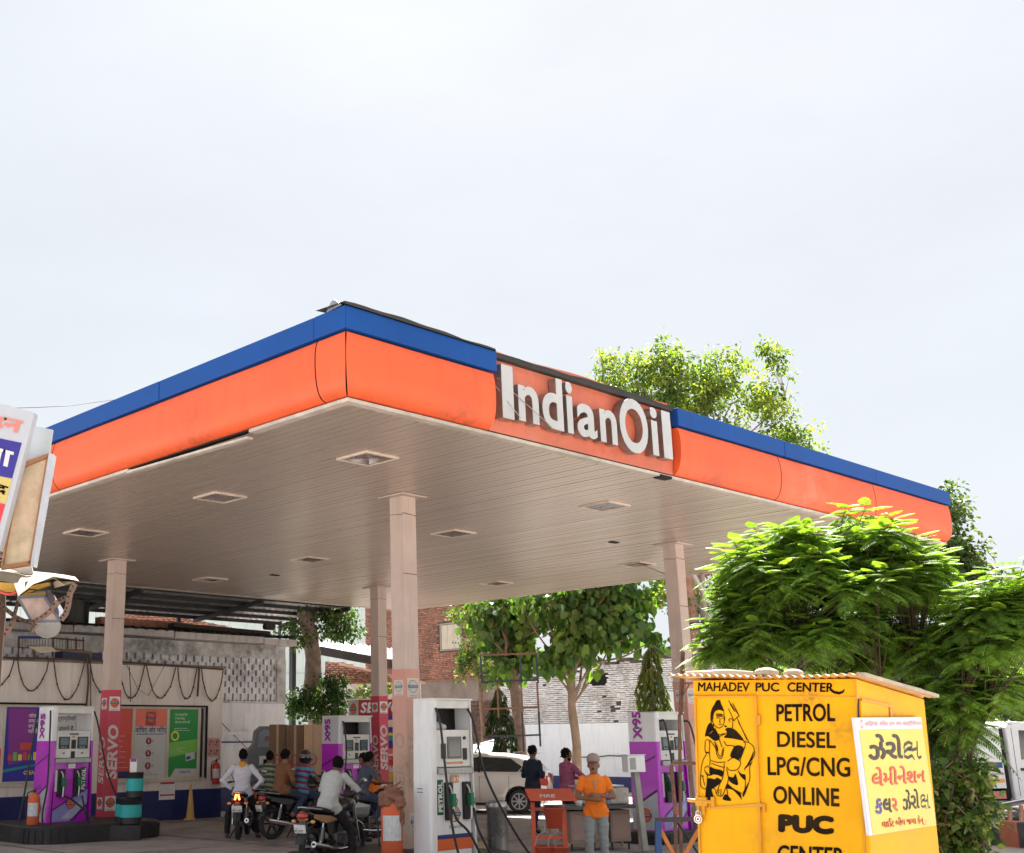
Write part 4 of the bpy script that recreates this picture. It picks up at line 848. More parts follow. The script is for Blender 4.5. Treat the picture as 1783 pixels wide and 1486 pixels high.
    mb = MB(); mb.flat([(0,0),(.05,0),(.05,.42),(0,.42)],(xi0+(.03 if purple else w_*.93),yc,.60),X_,Z_,.003,0); mb.flat([(0,0),(.16,0),(.16,.09),(0,.09)],(xi0+w_*.4,yc,1.05),X_,Z_,.003,0); mb.build_each('notice', PAPER, t)
    if purple:
        mb = MB(); mb.flat([(0,.0),(w_*.62,.0),(w_,.28),(w_,.62),(0,.20)],(xi0,yc,.02),X_,Z_,.002,0); mb.flat([(0,.20),(w_,.62),(w_,.66),(0,.24)],(xi0,yc,.02),X_,Z_,.003,1); mb.flat([(w_*.5,.0),(w_*.62,.0),(w_,.28),(w_,.33)],(xi0,yc,.02),X_,Z_,.003,1)
        mb.flat([(w_*.25,.05),(w_*.6,.05),(w_*.95,.35),(w_*.95,.48)],(xi0,yc,.02),X_,Z_,.003,2)
        mb.build_each('stripe', [MPLV, MPDP, M('stripe_pale',(.45,.45,.62),.4)], t); mb = MB(); logo(mb,(xi0+w_*.52,yc-.003,.36),X_,Z_,.10,0,1,2); mb.build('emblem',[ORANGE,MPDP,PAPER],t)
        # side panel print (faces -x)
        xs = -hw-.056; X2, O2 = -Y_, Vector
        def sx_(z): return -hw-.05*(1-z/ht)-.002
        mb = MB()
        for (za, zb2, m_) in ((.02,.02,0),):
            mb.add([(sx_(.02),dp/2,.02),(sx_(.02),-dp/2+.05,.02),(sx_(.70),-dp/2+.05,.70),(sx_(.38),dp/2,.38)], [(0,1,2,3)], 0)
            mb.add([(sx_(.38)-.001,dp/2,.38),(sx_(.70)-.001,-dp/2+.05,.70),(sx_(.75)-.001,-dp/2+.05,.75),(sx_(.43)-.001,dp/2,.43)], [(0,1,2,3)], 1)
            mb.add([(sx_(1.1)-.001,dp/2,1.08),(sx_(1.2)-.001,-dp/2+.05,1.32),(sx_(1.22)-.001,-dp/2+.05,1.35),(sx_(1.1)-.001,dp/2,1.11)], [(0,1,2,3)], 1)
        mb.build_each('stripe', [M('stripe_silver',(.45,.47,.52),.4), MPDP], t)
        mb = MB(); logo(mb,(sx_(.33)-.002,.02,.28),-Y_,Z_,.12,0,1,2); mb.build('emblem',[ORANGE,MPDP,PAPER],t)
        tl = Vector((.05/ht,0,1)).normalized(); xo = sx_(1.66)-.004
        mb = MB(); mb.text('X',(xo,-.14+.28*.55,1.66),tl,Y_,.26,.003,0,bold=.045,res=2); mb.text('P',(xo,.05,1.83),tl,Y_,.16,.003,1,bold=.04,res=2); mb.text('95',(xo,.02,1.90),tl,Y_,.26,.003,0,bold=.045,res=2); mb.build('lettering',[M('xp_magenta',(.36,.01,.34),.4,var=0), MPDP],t)
    else:
        mb = MB(); mb.flat([(-.02,.08),(w_+.02,.08),(w_+.02,.24),(-.02,.24)],(xi0,yc,.0),X_,Z_,.003,0); mb.flat([(-.02,.24),(w_+.02,.24),(w_+.02,.30),(-.02,.30)],(xi0,yc,.0),X_,Z_,.003,1); mb.build_each('stripe',[ORANGE,LOGO_BLUE],t)
        mb = MB(); logo(mb,(xi0+w_*.52,yc,.58),X_,Z_,.11,0,1,2); mb.text('IndianOil',(xi0+w_*.52,yc,.38),X_,Z_,.075,.004,1,align='CENTER',res=1); mb.build('emblem',[M('tan_print',(.5,.33,.15),.5),LOGO_BLUE,PAPER],t)
        mb = MB(); mb.bx((-hw-.03,.0,.95),(-hw-.015,.12,.96)); mb.bx((-hw-.03,.0,.90),(-hw-.015,.12,.91)); mb.build('vent',INK,t)
    return t
def hose(t, pts, r=.019, name='hose'):
    # catmull-rom
    P = [Vector(p) for p in pts]; P = [P[0]*2-P[1]]+P+[P[-1]*2-P[-2]]; out = []
    for i in range(1, len(P)-2):
        for k in range(7):
            s = k/7; a, b, c, d = P[i-1], P[i], P[i+1], P[i+2]
            out.append(.5*((2*b)+(c-a)*s+(2*a-5*b+4*c-d)*s*s+(3*b-a-3*c+d)*s**3))
    out.append(P[-2]); mb = MB(); mb.tube(out, r, 7); return mb.build(name, MHOS, t)
# left island + pump
IH = .32
Pc = G(80.3, 1434, IH); a0_, b0_ = ab(Pc)
island(11.35, 13.9, 2.1, 5.05, IH, 'black painted kerb island carrying the left purple pump and column', .6)
lp = pump(W(a0_+.31, b0_+.50, IH), 'purple and white petrol pump farthest left, in front of the postered office windows', ht=2.27)
hose(lp, [(-.53,-.28,2.2),(-.56,-.36,1.9),(-.62,-.5,.8),(-.75,-.62,.1),(-.6,-.75,-.25),(-.1,-.85,-.27),(.3,-.8,-.2),(.25,-.62,.15),(.0,-.45,.42),(-.2,-.42,.52)])
hose(lp, [(.5,-.25,2.2),(.56,-.34,1.9),(.72,-.5,1.0),(1.0,-.6,.3),(1.12,-.7,-.1),(.95,-.8,-.28),(.5,-.85,-.27),(.2,-.8,-.15),(.2,-.55,.3),(.22,-.42,.5)])
hose(lp, [(-.57,.2,2.2),(-.64,.2,1.6),(-.8,.1,.6),(-.95,0,-.02)])
# right island + pump
Pr = G(1154, 1449, .2); a1_, b1_ = ab(Pr)
island(a1_-.15, a1_+2.0, b1_-.30, b1_+4.2, .2, 'black kerb island under the right purple pump, beside the yellow booth', .3)
rp = pump(W(a1_+.31, b1_+.50, .2), 'purple and silver petrol pump on the right, just left of the yellow booth', sidegrey=False, ht=2.12)
mb = MB(); mb.bx((-.42,.2,1.80),(.44,.25,2.0)); mb.build('back_plate', M('plate_grey',(0,0,0)), rp)
hose(rp, [(-.36,-.33,1.98),(-.33,-.42,1.9),(-.28,-.48,1.0),(-.27,-.45,.3),(-.2,-.5,.05)]); hose(rp, [(.42,-.33,1.98),(.5,-.42,1.9),(.62,-.5,1.2),(.85,-.6,.6),(1.2,-.7,.2)])
# white pump, front
Pw = G(757, 1494, .22); a2_, b2_ = ab(Pw)
island(a2_-.25, a2_+2.4, b2_-1.0, b2_+1.6, .22, 'black kerb island under the white pump and near middle column', .3)
wp = pump(W(a2_+.19, b2_+.45, .22), 'plain white petrol pump with orange and blue foot band beside the near middle column', purple=False, wd=.90, dp=.38, ht=2.24, group='white pump')
hose(wp, [(-.36,-.19,2.12),(-.34,-.26,1.9),(-.31,-.32,1.2),(-.30,-.4,.5),(-.2,-.5,-.1),(0,-.55,-.2)]); hose(wp, [(.34,-.19,2.12),(.40,-.26,1.9),(.50,-.35,1.2),(.73,-.5,.6),(1.1,-.65,.0),(1.4,-.7,-.2)])
hose(wp, [(-.13,-.27,.66),(-.09,-.33,.5),(.1,-.4,.3),(.3,-.5,-.15)]); hose(wp, [(.33,-.27,.66),(.33,-.33,.4),(.42,-.4,.15),(.6,-.5,-.2)])
mb = MB(); mb.ell((-.02,.1,1.86),(.10,.07,.07),8,6); mb.ell((.05,.06,1.84),(.06,.05,.05),8,6); mb.build('plastic_wrap', M('clear_plastic',(.55,.55,.55),.3), wp)
del wp['group']
# far middle pump
Pm = D(557, 1255, 27.6); am, bm = ab(Pm)
fp = pump(W(am+.1, bm+.92, .2), 'purple and silver petrol pump behind the white-shirted motorcyclist', wd=1.0, ht=2.2, sidegrey=True)
island(am-.2, am+1.3, bm+.2, bm+2.6, .2, 'low black kerb island under the pump behind the motorcyclists', .25)
hose(fp, [(-.42,-.33,2.1),(-.40,-.42,1.6),(-.5,-.5,1.1),(-.7,-.6,.6)])
# old round-topped grey pump
t = thing('fuel_pump', 'old grey round-topped pump standing beside the tall cardboard cartons', 'fuel pump', D(464,1440,31.6), TH*.3); t.location.z = 0
mb = MB(); pr_ = [(-.55,0),(.55,0),(.55,1.55),(.42,1.75),(.36,2.1),(.2,2.24),(-.2,2.24),(-.34,2.12),(-.38,1.8),(-.55,1.62)]; mb.prism(pr_,(0,.25,0),X_,Z_,.55); mb.build('body', M('pump_old_grey',(.16,.17,.19),.45,var=.1), t)
mb = MB(); mb.prism([(-.3,1.72),(.32,1.72),(.28,2.06),(.14,2.15),(-.14,2.15),(-.26,2.06)],(0,-.30,0),X_,Z_,.015); mb.build('head_plate', M('plate_bluegrey',(.27,.31,.36),.4), t)
mb = MB(); logo(mb,(-.06,-.318,1.93),X_,Z_,.06,0,1,2); mb.flat([(.02,-.05),(.2,-.05),(.2,.05),(.02,.05)],(0,-.318,1.93),X_,Z_,.003,0); mb.build('emblem',[MATS['sign_red'],LOGO_BLUE,PAPER],t)
mb = MB(); mb.bx((-.25,-.33,1.0),(.3,-.3,1.5)); mb.build('display', MOUT, t); mb = MB(); mb.bx((-.15,-.345,1.2),(.2,-.33,1.42)); mb.build('screen', GLASS_DARK, t)
# ================================================================ forecourt objects
def extinguisher(loc, label, h=.62, r=.09, col=None, cover=False, rz=0):
    t = thing('fire_extinguisher', label, 'extinguisher', loc, rz, 'fire extinguishers of the station'); m = col or RED
    mb = MB(); mb.lathe([(.001,0),(r*.9,0),(r,.02),(r,h*.74),(r*.8,h*.82),(r*.4,h*.87),(r*.3,h*.9),(.001,h*.9)],16); mb.build('cylinder', m, t)
    mb = MB(); mb.cyl((0,0,h*.88),(0,0,h*.98),r*.25,r*.25,8); mb.bar((-r*.1,0,h*.97),(r*1.0,0,h*1.03),.02,.015); mb.bar((-r*.1,0,h),(r*.95,0,h*1.12),.02,.012); mb.tube([(-r*.2,0,h*.95),(-r*1.1,0,h*.9),(-r*1.35,0,h*.6),(-r*1.15,0,h*.15)],.012,6); mb.build('valve', BLACK, t)
    mb = MB(); n = 6; vs = []
    for i in range(n+1):
        an_ = -2.5+1.9*i/n; vs += [(r*1.01*math.cos(an_), r*1.01*math.sin(an_), h*.25), (r*1.01*math.cos(an_), r*1.01*math.sin(an_), h*.62)]
    mb.add(vs, [(2*i,2*i+2,2*i+3,2*i+1) for i in range(n)]); mb.build('label_sheet', M('label_pale',(.55,.58,.60),.5,var=.15,scale=20), t)
    return t
MCOV = M('cover_orange', (.62,.12,.045), .7, var=.12, bump=.2)
extinguisher(onA(376,1366,AO-.15), 'red extinguisher hanging on the office wall under the prohibition sign', .62, .10)
extinguisher(W(a0_-.25,b0_-.42,IH), 'orange covered extinguisher left of the left purple pump', .68, .12, MCOV)
extinguisher(W(a0_+.5,b0_+1.12,IH), 'slim orange extinguisher between left purple pump and red column', .66, .09, MCOV)
extinguisher(W(a0_+.6,b0_+1.10,IH+.72), 'red extinguisher hung above the orange one by the left column', .5, .085)
Pe = G(683, 1493, .22)
fe = extinguisher(W(ab(Pe)[0], ab(Pe)[1], .22), 'big orange extinguisher wrapped with brown cloth at the near column foot', .95, .16, MCOV)
mb = MB()
for c_, r_ in (((0,0,.86),(.17,.16,.11)),((.02,-.03,.95),(.09,.08,.07)),((-.08,-.06,.78),(.10,.10,.10)),((.10,-.05,.76),(.10,.10,.12)),((.14,-.07,.60),(.045,.05,.16))):
    m2 = MB(); m2.ell(c_, r_, 26, 18); mb.add([tuple(Vector(v)*1+(Vector(v)-Vector(c_))*(-1.1*abs(mnoise.noise(Vector((v[0]*15,v[1]*15,v[2]*4))))+.25)) for v in m2.v], m2.f, 0, True)
mb.build('cloth', M('brown_cloth',(.25,.125,.09),.95,var=.35,scale=9,bump=.9,bscale=26,spec=.1), fe)
MTEAL = M('teal_label', (.02,.42,.42), .5, var=.08, dirt=.3)
def drum(loc, label, r, h):
    t = thing('oil_drum', label, 'drum', loc, 0, 'teal and black oil drums by the left column')
    mb = MB(); mb.lathe([(.001,0),(r,0),(r*1.02,.02),(r,.04),(r,h*.96),(r*1.03,h*.98),(r,h),(.001,h)],20); mb.build('drum_body', BLACK, t)
    mb = MB(); mb.lathe([(r*1.012,h*.28),(r*1.012,h*.76)],20); mb.tube([(r*.4,-r*1.02,h*.35),(r*.1,-r*1.02,h*.37)],.006,4); mb.build('drum_label', MTEAL, t)
    return t
Pd = W(12.6, 5.35, 0)
Q1 = D(228,1440,24.9); Q1.z = 0
drum((Q1.x-.02,Q1.y,.28), 'wide lower oil drum with teal label at the foot of the stack', .22, .50); drum((Q1.x-.22,Q1.y+.3,.28), 'oil drum with teal label half hidden behind the left column foot', .17, .50)
drum((Q1.x+.04,Q1.y+.03,.785), 'smaller oil drum with teal label on top of the stack', .17, .50)
mb = MB(); mb.bx((Q1.x-.5,Q1.y-.27,0),(Q1.x+.24,Q1.y+.6,.275)); o = mb.build('drum_plinth', MISL, None); tag(o, 'black concrete plinth under the teal oil drums', 'plinth')
t = thing('payment_card_stand', 'small white card standee on top of the oil drums', 'card stand', (Q1.x+.0,Q1.y,1.29)); mb = MB(); mb.bx((-.07,0,0),(.07,.01,.26)); mb.build('card', PAPER, t); mb = MB(); mb.flat([(-.06,.2),(.06,.2),(.06,.26),(-.06,.26)],(0,0,0),X_,Z_,.002); mb.build('print', MP['purple'], t)
t = thing('traffic_cone', 'tall narrow dirty yellow cone leaning by the office wall', 'cone', onA(331,1424,AO-.4)); t.location.z = 0
mb = MB(); mb.lathe([(.11,0),(.105,.05),(.022,.86),(.001,.87)],14); mb.build('cone_body', M('cone_yellow',(.55,.37,.12),.7,var=.2,dirt=.4), t); mb = MB(); mb.bx((-.13,-.13,0),(.13,.13,.03)); mb.build('cone_base', M('cone_yellow',(0,0,0)), t)
# cartons
MCAR = M('cardboard', (.40,.25,.14), .85, var=.10, scale=3, dirt=.3, dirtcol=(.2,.11,.06)); MTAPE = M('brown_tape', (.46,.32,.20), .5, var=.05)
def carton(x0, x1, y0, y1, Y, dp, label, m=None):
    p = D(x0,y1,Y); q = D(x1,y1,Y); zt = D(x0,y0,Y).z; zb = max(0, p.z); w_ = (q-p).length
    t = thing('cardboard_carton', label, 'carton', ((p.x+q.x)/2,Y,zb), 0, 'cardboard cartons stacked by the far pump'); h = zt-zb
    mb = MB(); mb.bx((-w_/2,0,0),(w_/2,dp,h)); mb.bx((-w_/2-.01,-.01,h*.93),(w_/2+.01,dp+.01,h*.935)); mb.build('box', m or MCAR, t, bevel=.015)
    mb = MB(); mb.bx((-.03,-.004,0),(.03,dp,h+.004)); mb.build('tape', MTAPE, t)
    mb = MB(); mb.disc((-w_*.1,-.002,h*.3),X_,Z_,.14,.003,0,r0=.11,n=16); mb.text('AKSHAR',(-w_*.1,-.002,h*.29),X_,Z_,.05,.004,0,align='CENTER',res=1); mb.build('print', MATS['sign_red'], t)
carton(468,497,1262,1350,30.5,.5,'darker tall brown carton at the left of the stack', M('cardboard_shaded', (.21,.125,.075), .85, var=.12, scale=3)); carton(499,528,1263,1350,30.3,.5,'second tall brown carton with a torn top corner', M('cardboard_shaded', (0,0,0))); carton(529,562,1262,1350,30.0,.6,'paler wide carton beside the far purple pump', M('cardboard_lit', (.56,.38,.24), .85, var=.12, scale=3))  # left two cartons coloured as if in shade, right one as if lit
mb = MB(); p = D(466,1350,30.6); q = D(564,1350,30.6); mb.bx((p.x,30.1,0),(q.x,31.1,p.z-.005)); o = mb.build('carton_table', M('dark_table',(.05,.04,.035),.7), None); tag(o, 'dark table carrying the stack of cardboard cartons', 'table')
# steel bin, small carton
t = thing('steel_bin', 'round brushed steel litter bin between the white pump and the fire stand', 'bin', G(868,1500,0)); t.location.z = 0
mb = MB(); mb.lathe([(.17,0),(.17,.02),(.168,.06),(.168,.80),(.174,.81),(.174,.86),(.16,.90),(.13,.92),(.125,.91),(.125,.7),(.001,.7)],24); mb.build('bin_body', M('brushed_steel',(.38,.38,.38),.28,.9,var=.2,scale=4), t)
t = thing('small_carton', 'small open cardboard box on the ground behind the white pump', 'carton', G(836,1490,0), .3); mb = MB(); mb.bx((-.16,-.12,0),(.16,.12,.24)); mb.add([(-.16,-.12,.24),(.16,-.12,.24),(.22,-.22,.3),(-.12,-.2,.31)],[(0,1,2,3)]); mb.add([(-.16,.12,.24),(-.16,-.12,.24),(-.26,-.14,.33),(-.26,.1,.33)],[(0,1,2,3)]); mb.build('box', M('pale_carton',(.50,.38,.25),.85), t)
# fire bucket stand
MFR = M('stand_red', (.50,.075,.035), .55, var=.15, dirt=.3, dirtcol=(.25,.1,.07)); 
P1, P2 = D(932,1505,17.4), D(986,1503,17.35); P1.z = P2.z = 0
t = thing('fire_stand', 'red fire bucket stand with a small pitched tin roof marked FIRE', 'stand', (P1.x,P1.y,0)); L_ = (P2-P1); L_.z = 0; ux = L_.normalized(); uy = Vector((-ux.y,ux.x,0)); Ls = L_.length
t.rotation_euler.z = math.atan2(ux.y, ux.x); zt = .99
mb = MB(); mb.bx((-.03,-.03,0),(.03,.03,zt+.02)); mb.build('post', MFR, t); mb = MB(); mb.bx((Ls-.03,-.03,0),(Ls+.03,.03,zt-.05)); mb.build('post', MFR, t)
mb = MB(); mb.bx((.03,-.02,.52),(Ls-.03,.02,.56)); mb.bx((.03,-.02,.90),(Ls-.03,.02,.94)); mb.build_each('rail', MFR, t)
rz0, re = 1.195, 1.055; x0, x1 = -.10, Ls+.12
for s in (-1, 1):
    mb = MB(); q = [(x0,0,rz0),(x1,0,rz0),(x1+.06*(s<0),s*.30,re),(x0+.06*(s<0),s*.30,re)]
    mb.add(q+[(a,b,c-.012) for a,b,c in q], [(0,1,2,3),(7,6,5,4),(2,3,7,6),(0,3,7,4),(1,2,6,5)]); mb.build('roof_sheet', MFR, t)
mb = MB(); mb.add([(x0,-.30,re-.01),(x0,.30,re-.01),(x0,0,rz0-.01)],[(0,1,2)]); mb.build('gable', MATS['dark_gap'], t)
Xr, Yr = X_, Vector((0,.30,rz0-re)).normalized(); mb = MB(); mb.text('FIRE',((x0+x1)/2-.02,-.24,re+.03),Xr,Yr,.12,.004,0,bold=.03,align='CENTER'); mb.build('lettering', M('worn_white',(.62,.5,.45),.6,var=.3,scale=30), t)
def bucket(loc, label, mark=False, r=.15, h=.28):
    b = thing('fire_bucket', label, 'bucket', loc, 0, 'red fire buckets on the stand')
    mb = MB(); mb.lathe([(.001,0),(r*.68,0),(r,h),(r*1.06,h),(r*1.06,h-.012),(r*.97,h-.02),(r*.66,.02),(.001,.02)],20); mb.build('pail', MFR, b)
    mb = MB(); mb.tube([(-r,0,h-.02),(-r*.75,0,h+.12),(0,0,h+.2),(r*.75,0,h+.12),(r,0,h-.02)],.007,5); mb.tube([(0,0,h+.2),(0,0,h+.27)],.006,5); mb.build('handle', STEEL, b)
    mb = MB(); mb.disc((0,0,h-.05),X_,Y_,r*.92,0,0); mb.build('sand', M('sand_fill',(.45,.36,.27),.95), b)
    if mark: mb = MB(); [mb.stroke([(x,.09),(x,.2)],.012,(0,-r*.92,0),X_,Z_,0.01) for x in (-.045,0,.045)]; mb.build('chalk_mark', PAPER, b)
def on_stand(u, z, dy=0): return P1+ux*u+uy*dy+Z_*z
bucket(on_stand(.15,.15,-.02),'left lower red sand bucket hanging on the fire stand'); bucket(on_stand(Ls-.10,.15,-.02),'right lower red sand bucket with chalk strokes',True); bucket(on_stand(Ls-.14,.66,.02),'tilted upper red bucket hanging under the stand roof')
# table with crates
t = thing('work_table', 'long dark topped table with metal legs behind the man in orange', 'table', (0,0,0))
Ta = onA(985,1408,2.9); Tb = onA(1112,1404,2.9)
T0, T1 = D(978,1404,21.2), D(1116,1404,21.6); zt = T0.z; ud = (T1-T0); ud.z = 0; ud.normalize(); vd = Vector((-ud.y,ud.x,0)); TL = (T1-T0).length
zt = (T0.z+T1.z)/2
def tb(u, v, z): return Vector((T0.x,T0.y,0))+ud*u+vd*v+Z_*z
Rt = Matrix((ud,vd,Z_)).transposed()
mb = MB(); mb.box(tb(TL/2,.35,zt-.02),(TL,.8,.05),Rt); mb.build('table_top', M('table_dark',(.06,.055,.055),.4,var=.2), t)
for u in (.05, TL*.5, TL-.06):
    for v in (.02,.68): mb = MB(); mb.box(tb(u,v,zt/2-.03),(.035,.035,zt-.04),Rt); mb.build('leg', M('leg_beige',(.36,.28,.2),.6), t)
MCAB2 = M('cabinet_tan', (.34,.23,.19), .6, var=.12, dirt=.45, dirtcol=(.2,.12,.09))
def cab(u0, u1, label, open_=False):
    c = thing('metal_cabinet', label, 'cabinet', (0,0,0)); mb = MB(); mb.box(tb((u0+u1)/2,.4,zt*.5+.02),(u1-u0,.5,zt*.72),Rt); mb.build('cabinet_body', MCAB2, c, bevel=.01)
    mb = MB(); mb.box(tb((u0+u1)/2,.145,zt*.52),((u1-u0)*.86,.015,zt*.6),Rt); mb.build('door', MCAB2, c, bevel=.008)
    mb = MB()
    for u in (u0+.03,u1-.03): mb.box(tb(u,.2,.05),(.025,.025,.12),Rt)
    mb.build('foot', BLACK, c)
cab(.22, .56, 'tan metal cabinet under the table, left of the man in orange'); cab(.64,.90,'narrow pinkish cabinet under the table, right of the man in orange'); cab(.98, 1.36, 'dirty tan cabinet with stained side under the right end of the table')
t = thing('water_crate', 'grey plastic crate holding water packs at the right of the table', 'crate', (0,0,0)); mb = MB(); mb.box(tb(TL-.33,.45,zt+.15),(.50,.4,.28),Rt); mb.build('crate_body', M('pale_plastic',(.50,.47,.42),.4,var=.3,scale=14,dirt=.4), t, bevel=.03)
t = thing('water_crate', 'second grey crate behind the bottle on the table', 'crate', (0,0,0)); mb = MB(); mb.box(tb(TL-.75,.62,zt+.14),(.36,.3,.26),Rt); mb.build('crate_body', M('pale_plastic',(0,0,0)), t, bevel=.03)
t = thing('glass_shelf', 'thin glass board lying over the crates on the table', 'shelf', (0,0,0)); mb = MB(); mb.box(tb(TL-.6,.5,zt+.32),(.85,.5,.02),Rt); mb.build('board', M('pale_glass',(.45,.5,.5),.1), t)
t = thing('water_bottle', 'clear plastic water bottle with blue label on the table', 'bottle', tb(TL*.66,.2,zt+.005)); mb = MB(); mb.lathe([(.001,0),(.04,0),(.042,.1),(.038,.13),(.042,.16),(.04,.2),(.016,.25),(.016,.28),(.001,.28)],12); mb.build('bottle_body', M('bottle_plastic',(.6,.68,.75),.1,var=0,trans=.6), t); mb = MB(); mb.lathe([(.043,.08),(.043,.15)],12); mb.build('bottle_label', MP['blue'], t)
t = thing('water_bottle', 'white plastic jug left of the man in orange on the table', 'jug', tb(.42,.2,zt+.005)); mb = MB(); mb.lathe([(.001,0),(.06,0),(.06,.15),(.02,.24),(.02,.28),(.001,.28)],12); mb.build('jug_body', PAPER, t)
# switch box on a post
P = D(1110,1440,21.3); P.z = 0
t = thing('switch_box', 'dusty white switch box on a leaning angle post by the right purple pump', 'switch box', P, .25)
mb = MB(); mb.bar((.08,0,0),(.0,0,1.32),.10,.03); mb.bar((.03+.08,-.03,0),(.03,-.03,1.32),.03,.10); mb.build('post', M('post_grey',(.38,.37,.34),.7,var=.15,dirt=.4), t)
mb = MB(); mb.bx((-.17,-.13,1.30),(.16,.10,1.58)); mb.bx((-.19,-.15,1.58),(.18,.12,1.595)); mb.build('box', MPWH, t, bevel=.008); mb = MB(); mb.bx((-.13,-.135,1.34),(-.02,-.13,1.54)); mb.cyl((-.07,-.15,1.5),(-.07,-.13,1.5),.012); mb.build('cover', MPGR, t)
# railings by the booth
MRB = M('rail_blue', (.02,.08,.25), .5, var=.15, dirt=.5, dirtcol=(.2,.1,.05)); MRO = M('rail_orange', (.55,.20,.06), .6, var=.2, dirt=.4); MRU = M('rust_pipe', (.20,.10,.07), .75, var=.35, scale=14)
YR = 14.5
t = thing('barrier_rail', 'blue topped barrier with orange cross bars beside the yellow booth', 'barrier', (0,0,0))
mb = MB(); mb.bar(D(1146,1430,YR),D(1147,1640,YR),.065,.065); mb.build('post', MRB, t); mb = MB(); mb.bar(D(1142,1428,YR),D(1225,1426,YR),.06,.05); mb.build('rail', M('rail_dark',(.05,.045,.06),.5), t)
mb = MB(); mb.bar(D(1149,1444,YR+.03),D(1190,1520,YR+.03),.045,.045); mb.bar(D(1216,1446,YR+.03),D(1185,1500,YR+.03),.045,.045); mb.build('brace', MRO, t)
t = thing('pipe_frame', 'rusty bent pipe frame leaning beside the yellow booth door', 'frame', (0,0,0)); mb = MB(); mb.tube([D(1225,1330,YR+.4),D(1172,1329,YR+.4),D(1168,1334,YR+.4),D(1175,1400,YR+.4),D(1180,1600,YR+.4)],.022,8); mb.tube([D(1178,1430,YR+.4),D(1225,1500,YR+.4)],.012,6,1); mb.build('pipe', [MRU, BLACK], t)
P = D(1187,1240,15.2); t = thing('angle_post', 'rusty steel angle post with bracket rising behind the booth roof corner', 'post', (0,0,0)); mb = MB(); mb.bar(D(1187,1135,15.2),D(1183,1245,15.2),.05,.012); mb.bar(D(1190,1135,15.2)+Y_*.02,D(1186,1245,15.2)+Y_*.02,.012,.05); mb.bar(D(1183,1245,15.2),D(1187,1560,15.2),.05,.03); mb.bar(D(1184,1190,15.2),D(1207,1190,15.2),.035,.02); mb.bar(D(1186,1216,15.2),D(1200,1192,15.2),.025,.02); mb.build('angle', MRU, t)
# ================================================================ vegetation
def leaf_arrays(pos, ax, nr, L, Wd, fold=.25, tipdroop=.0, pw=.55):
    pos, ax, nr = (np.asarray(a, float) for a in (pos, ax, nr)); L = np.asarray(L)[:, None]; Wd = np.asarray(Wd)[:, None]
    ax = ax/np.linalg.norm(ax, axis=1, keepdims=True); sd = np.cross(ax, nr); sd /= np.linalg.norm(sd, axis=1, keepdims=True)+1e-9; nr = np.cross(sd, ax)
    b = pos; t = pos+ax*L-nr*L*tipdroop; m1 = pos+ax*L*.35+nr*L*fold*.0; 
    l1 = pos+ax*L*.30-sd*Wd*pw+nr*Wd*fold; l2 = pos+ax*L*.72-sd*Wd*pw*.75+nr*Wd*fold*.8-nr*L*tipdroop*.5
    r1 = pos+ax*L*.30+sd*Wd*pw+nr*Wd*fold; r2 = pos+ax*L*.72+sd*Wd*pw*.75+nr*Wd*fold*.8-nr*L*tipdroop*.5
    v = np.stack([b, l1, l2, t, r2, r1], 1).reshape(-1, 3); n = len(pos); k = np.arange(n)[:, None]*6
    f = np.concatenate([k+np.array([[0,3,2,1]]), k+np.array([[0,5,4,3]])], 1).reshape(-1, 4)
    return v, f
def rand_unit(n, r): v = r.normal(size=(n, 3)); return v/np.linalg.norm(v, axis=1, keepdims=True)
def leafmat(name, col, tr=.38, isl=.35, var=.2, rough=.5): return M(name, col, rough, var=var, scale=.9, island=isl, transl=tr, spec=.35)
MBARK = M('bark', (.26,.19,.145), .9, var=.35, scale=5, dirt=.6, dirtcol=(.06,.045,.035), bump=.6, bscale=18)
MBARKP = M('pale_bark', (.34,.25,.18), .85, var=.25, scale=4, dirt=.5, dirtcol=(.12,.09,.06), bump=.4, bscale=14)
def limb_mesh(mb, p0, p1, r0, r1, seg=6, wob=.06, rr=random, sag=0., mi=0):
    p0, p1 = Vector(p0), Vector(p1); L = (p1-p0).length; pts = []; rs = []
    ph = [rr.uniform(0, 6) for _ in range(4)]
    for i in range(seg+1):
        t = i/seg; e = math.sin(math.pi*t)*L*wob
        pts.append(p0.lerp(p1, t)+Vector((math.sin(ph[0]+t*4)*e, math.sin(ph[1]+t*5)*e, math.sin(ph[2]+t*3)*e*.6-sag*math.sin(math.pi*t)*L)))
        rs.append(r0+(r1-r0)*t)
    mb.tube(pts, rs, 7, mi); return pts
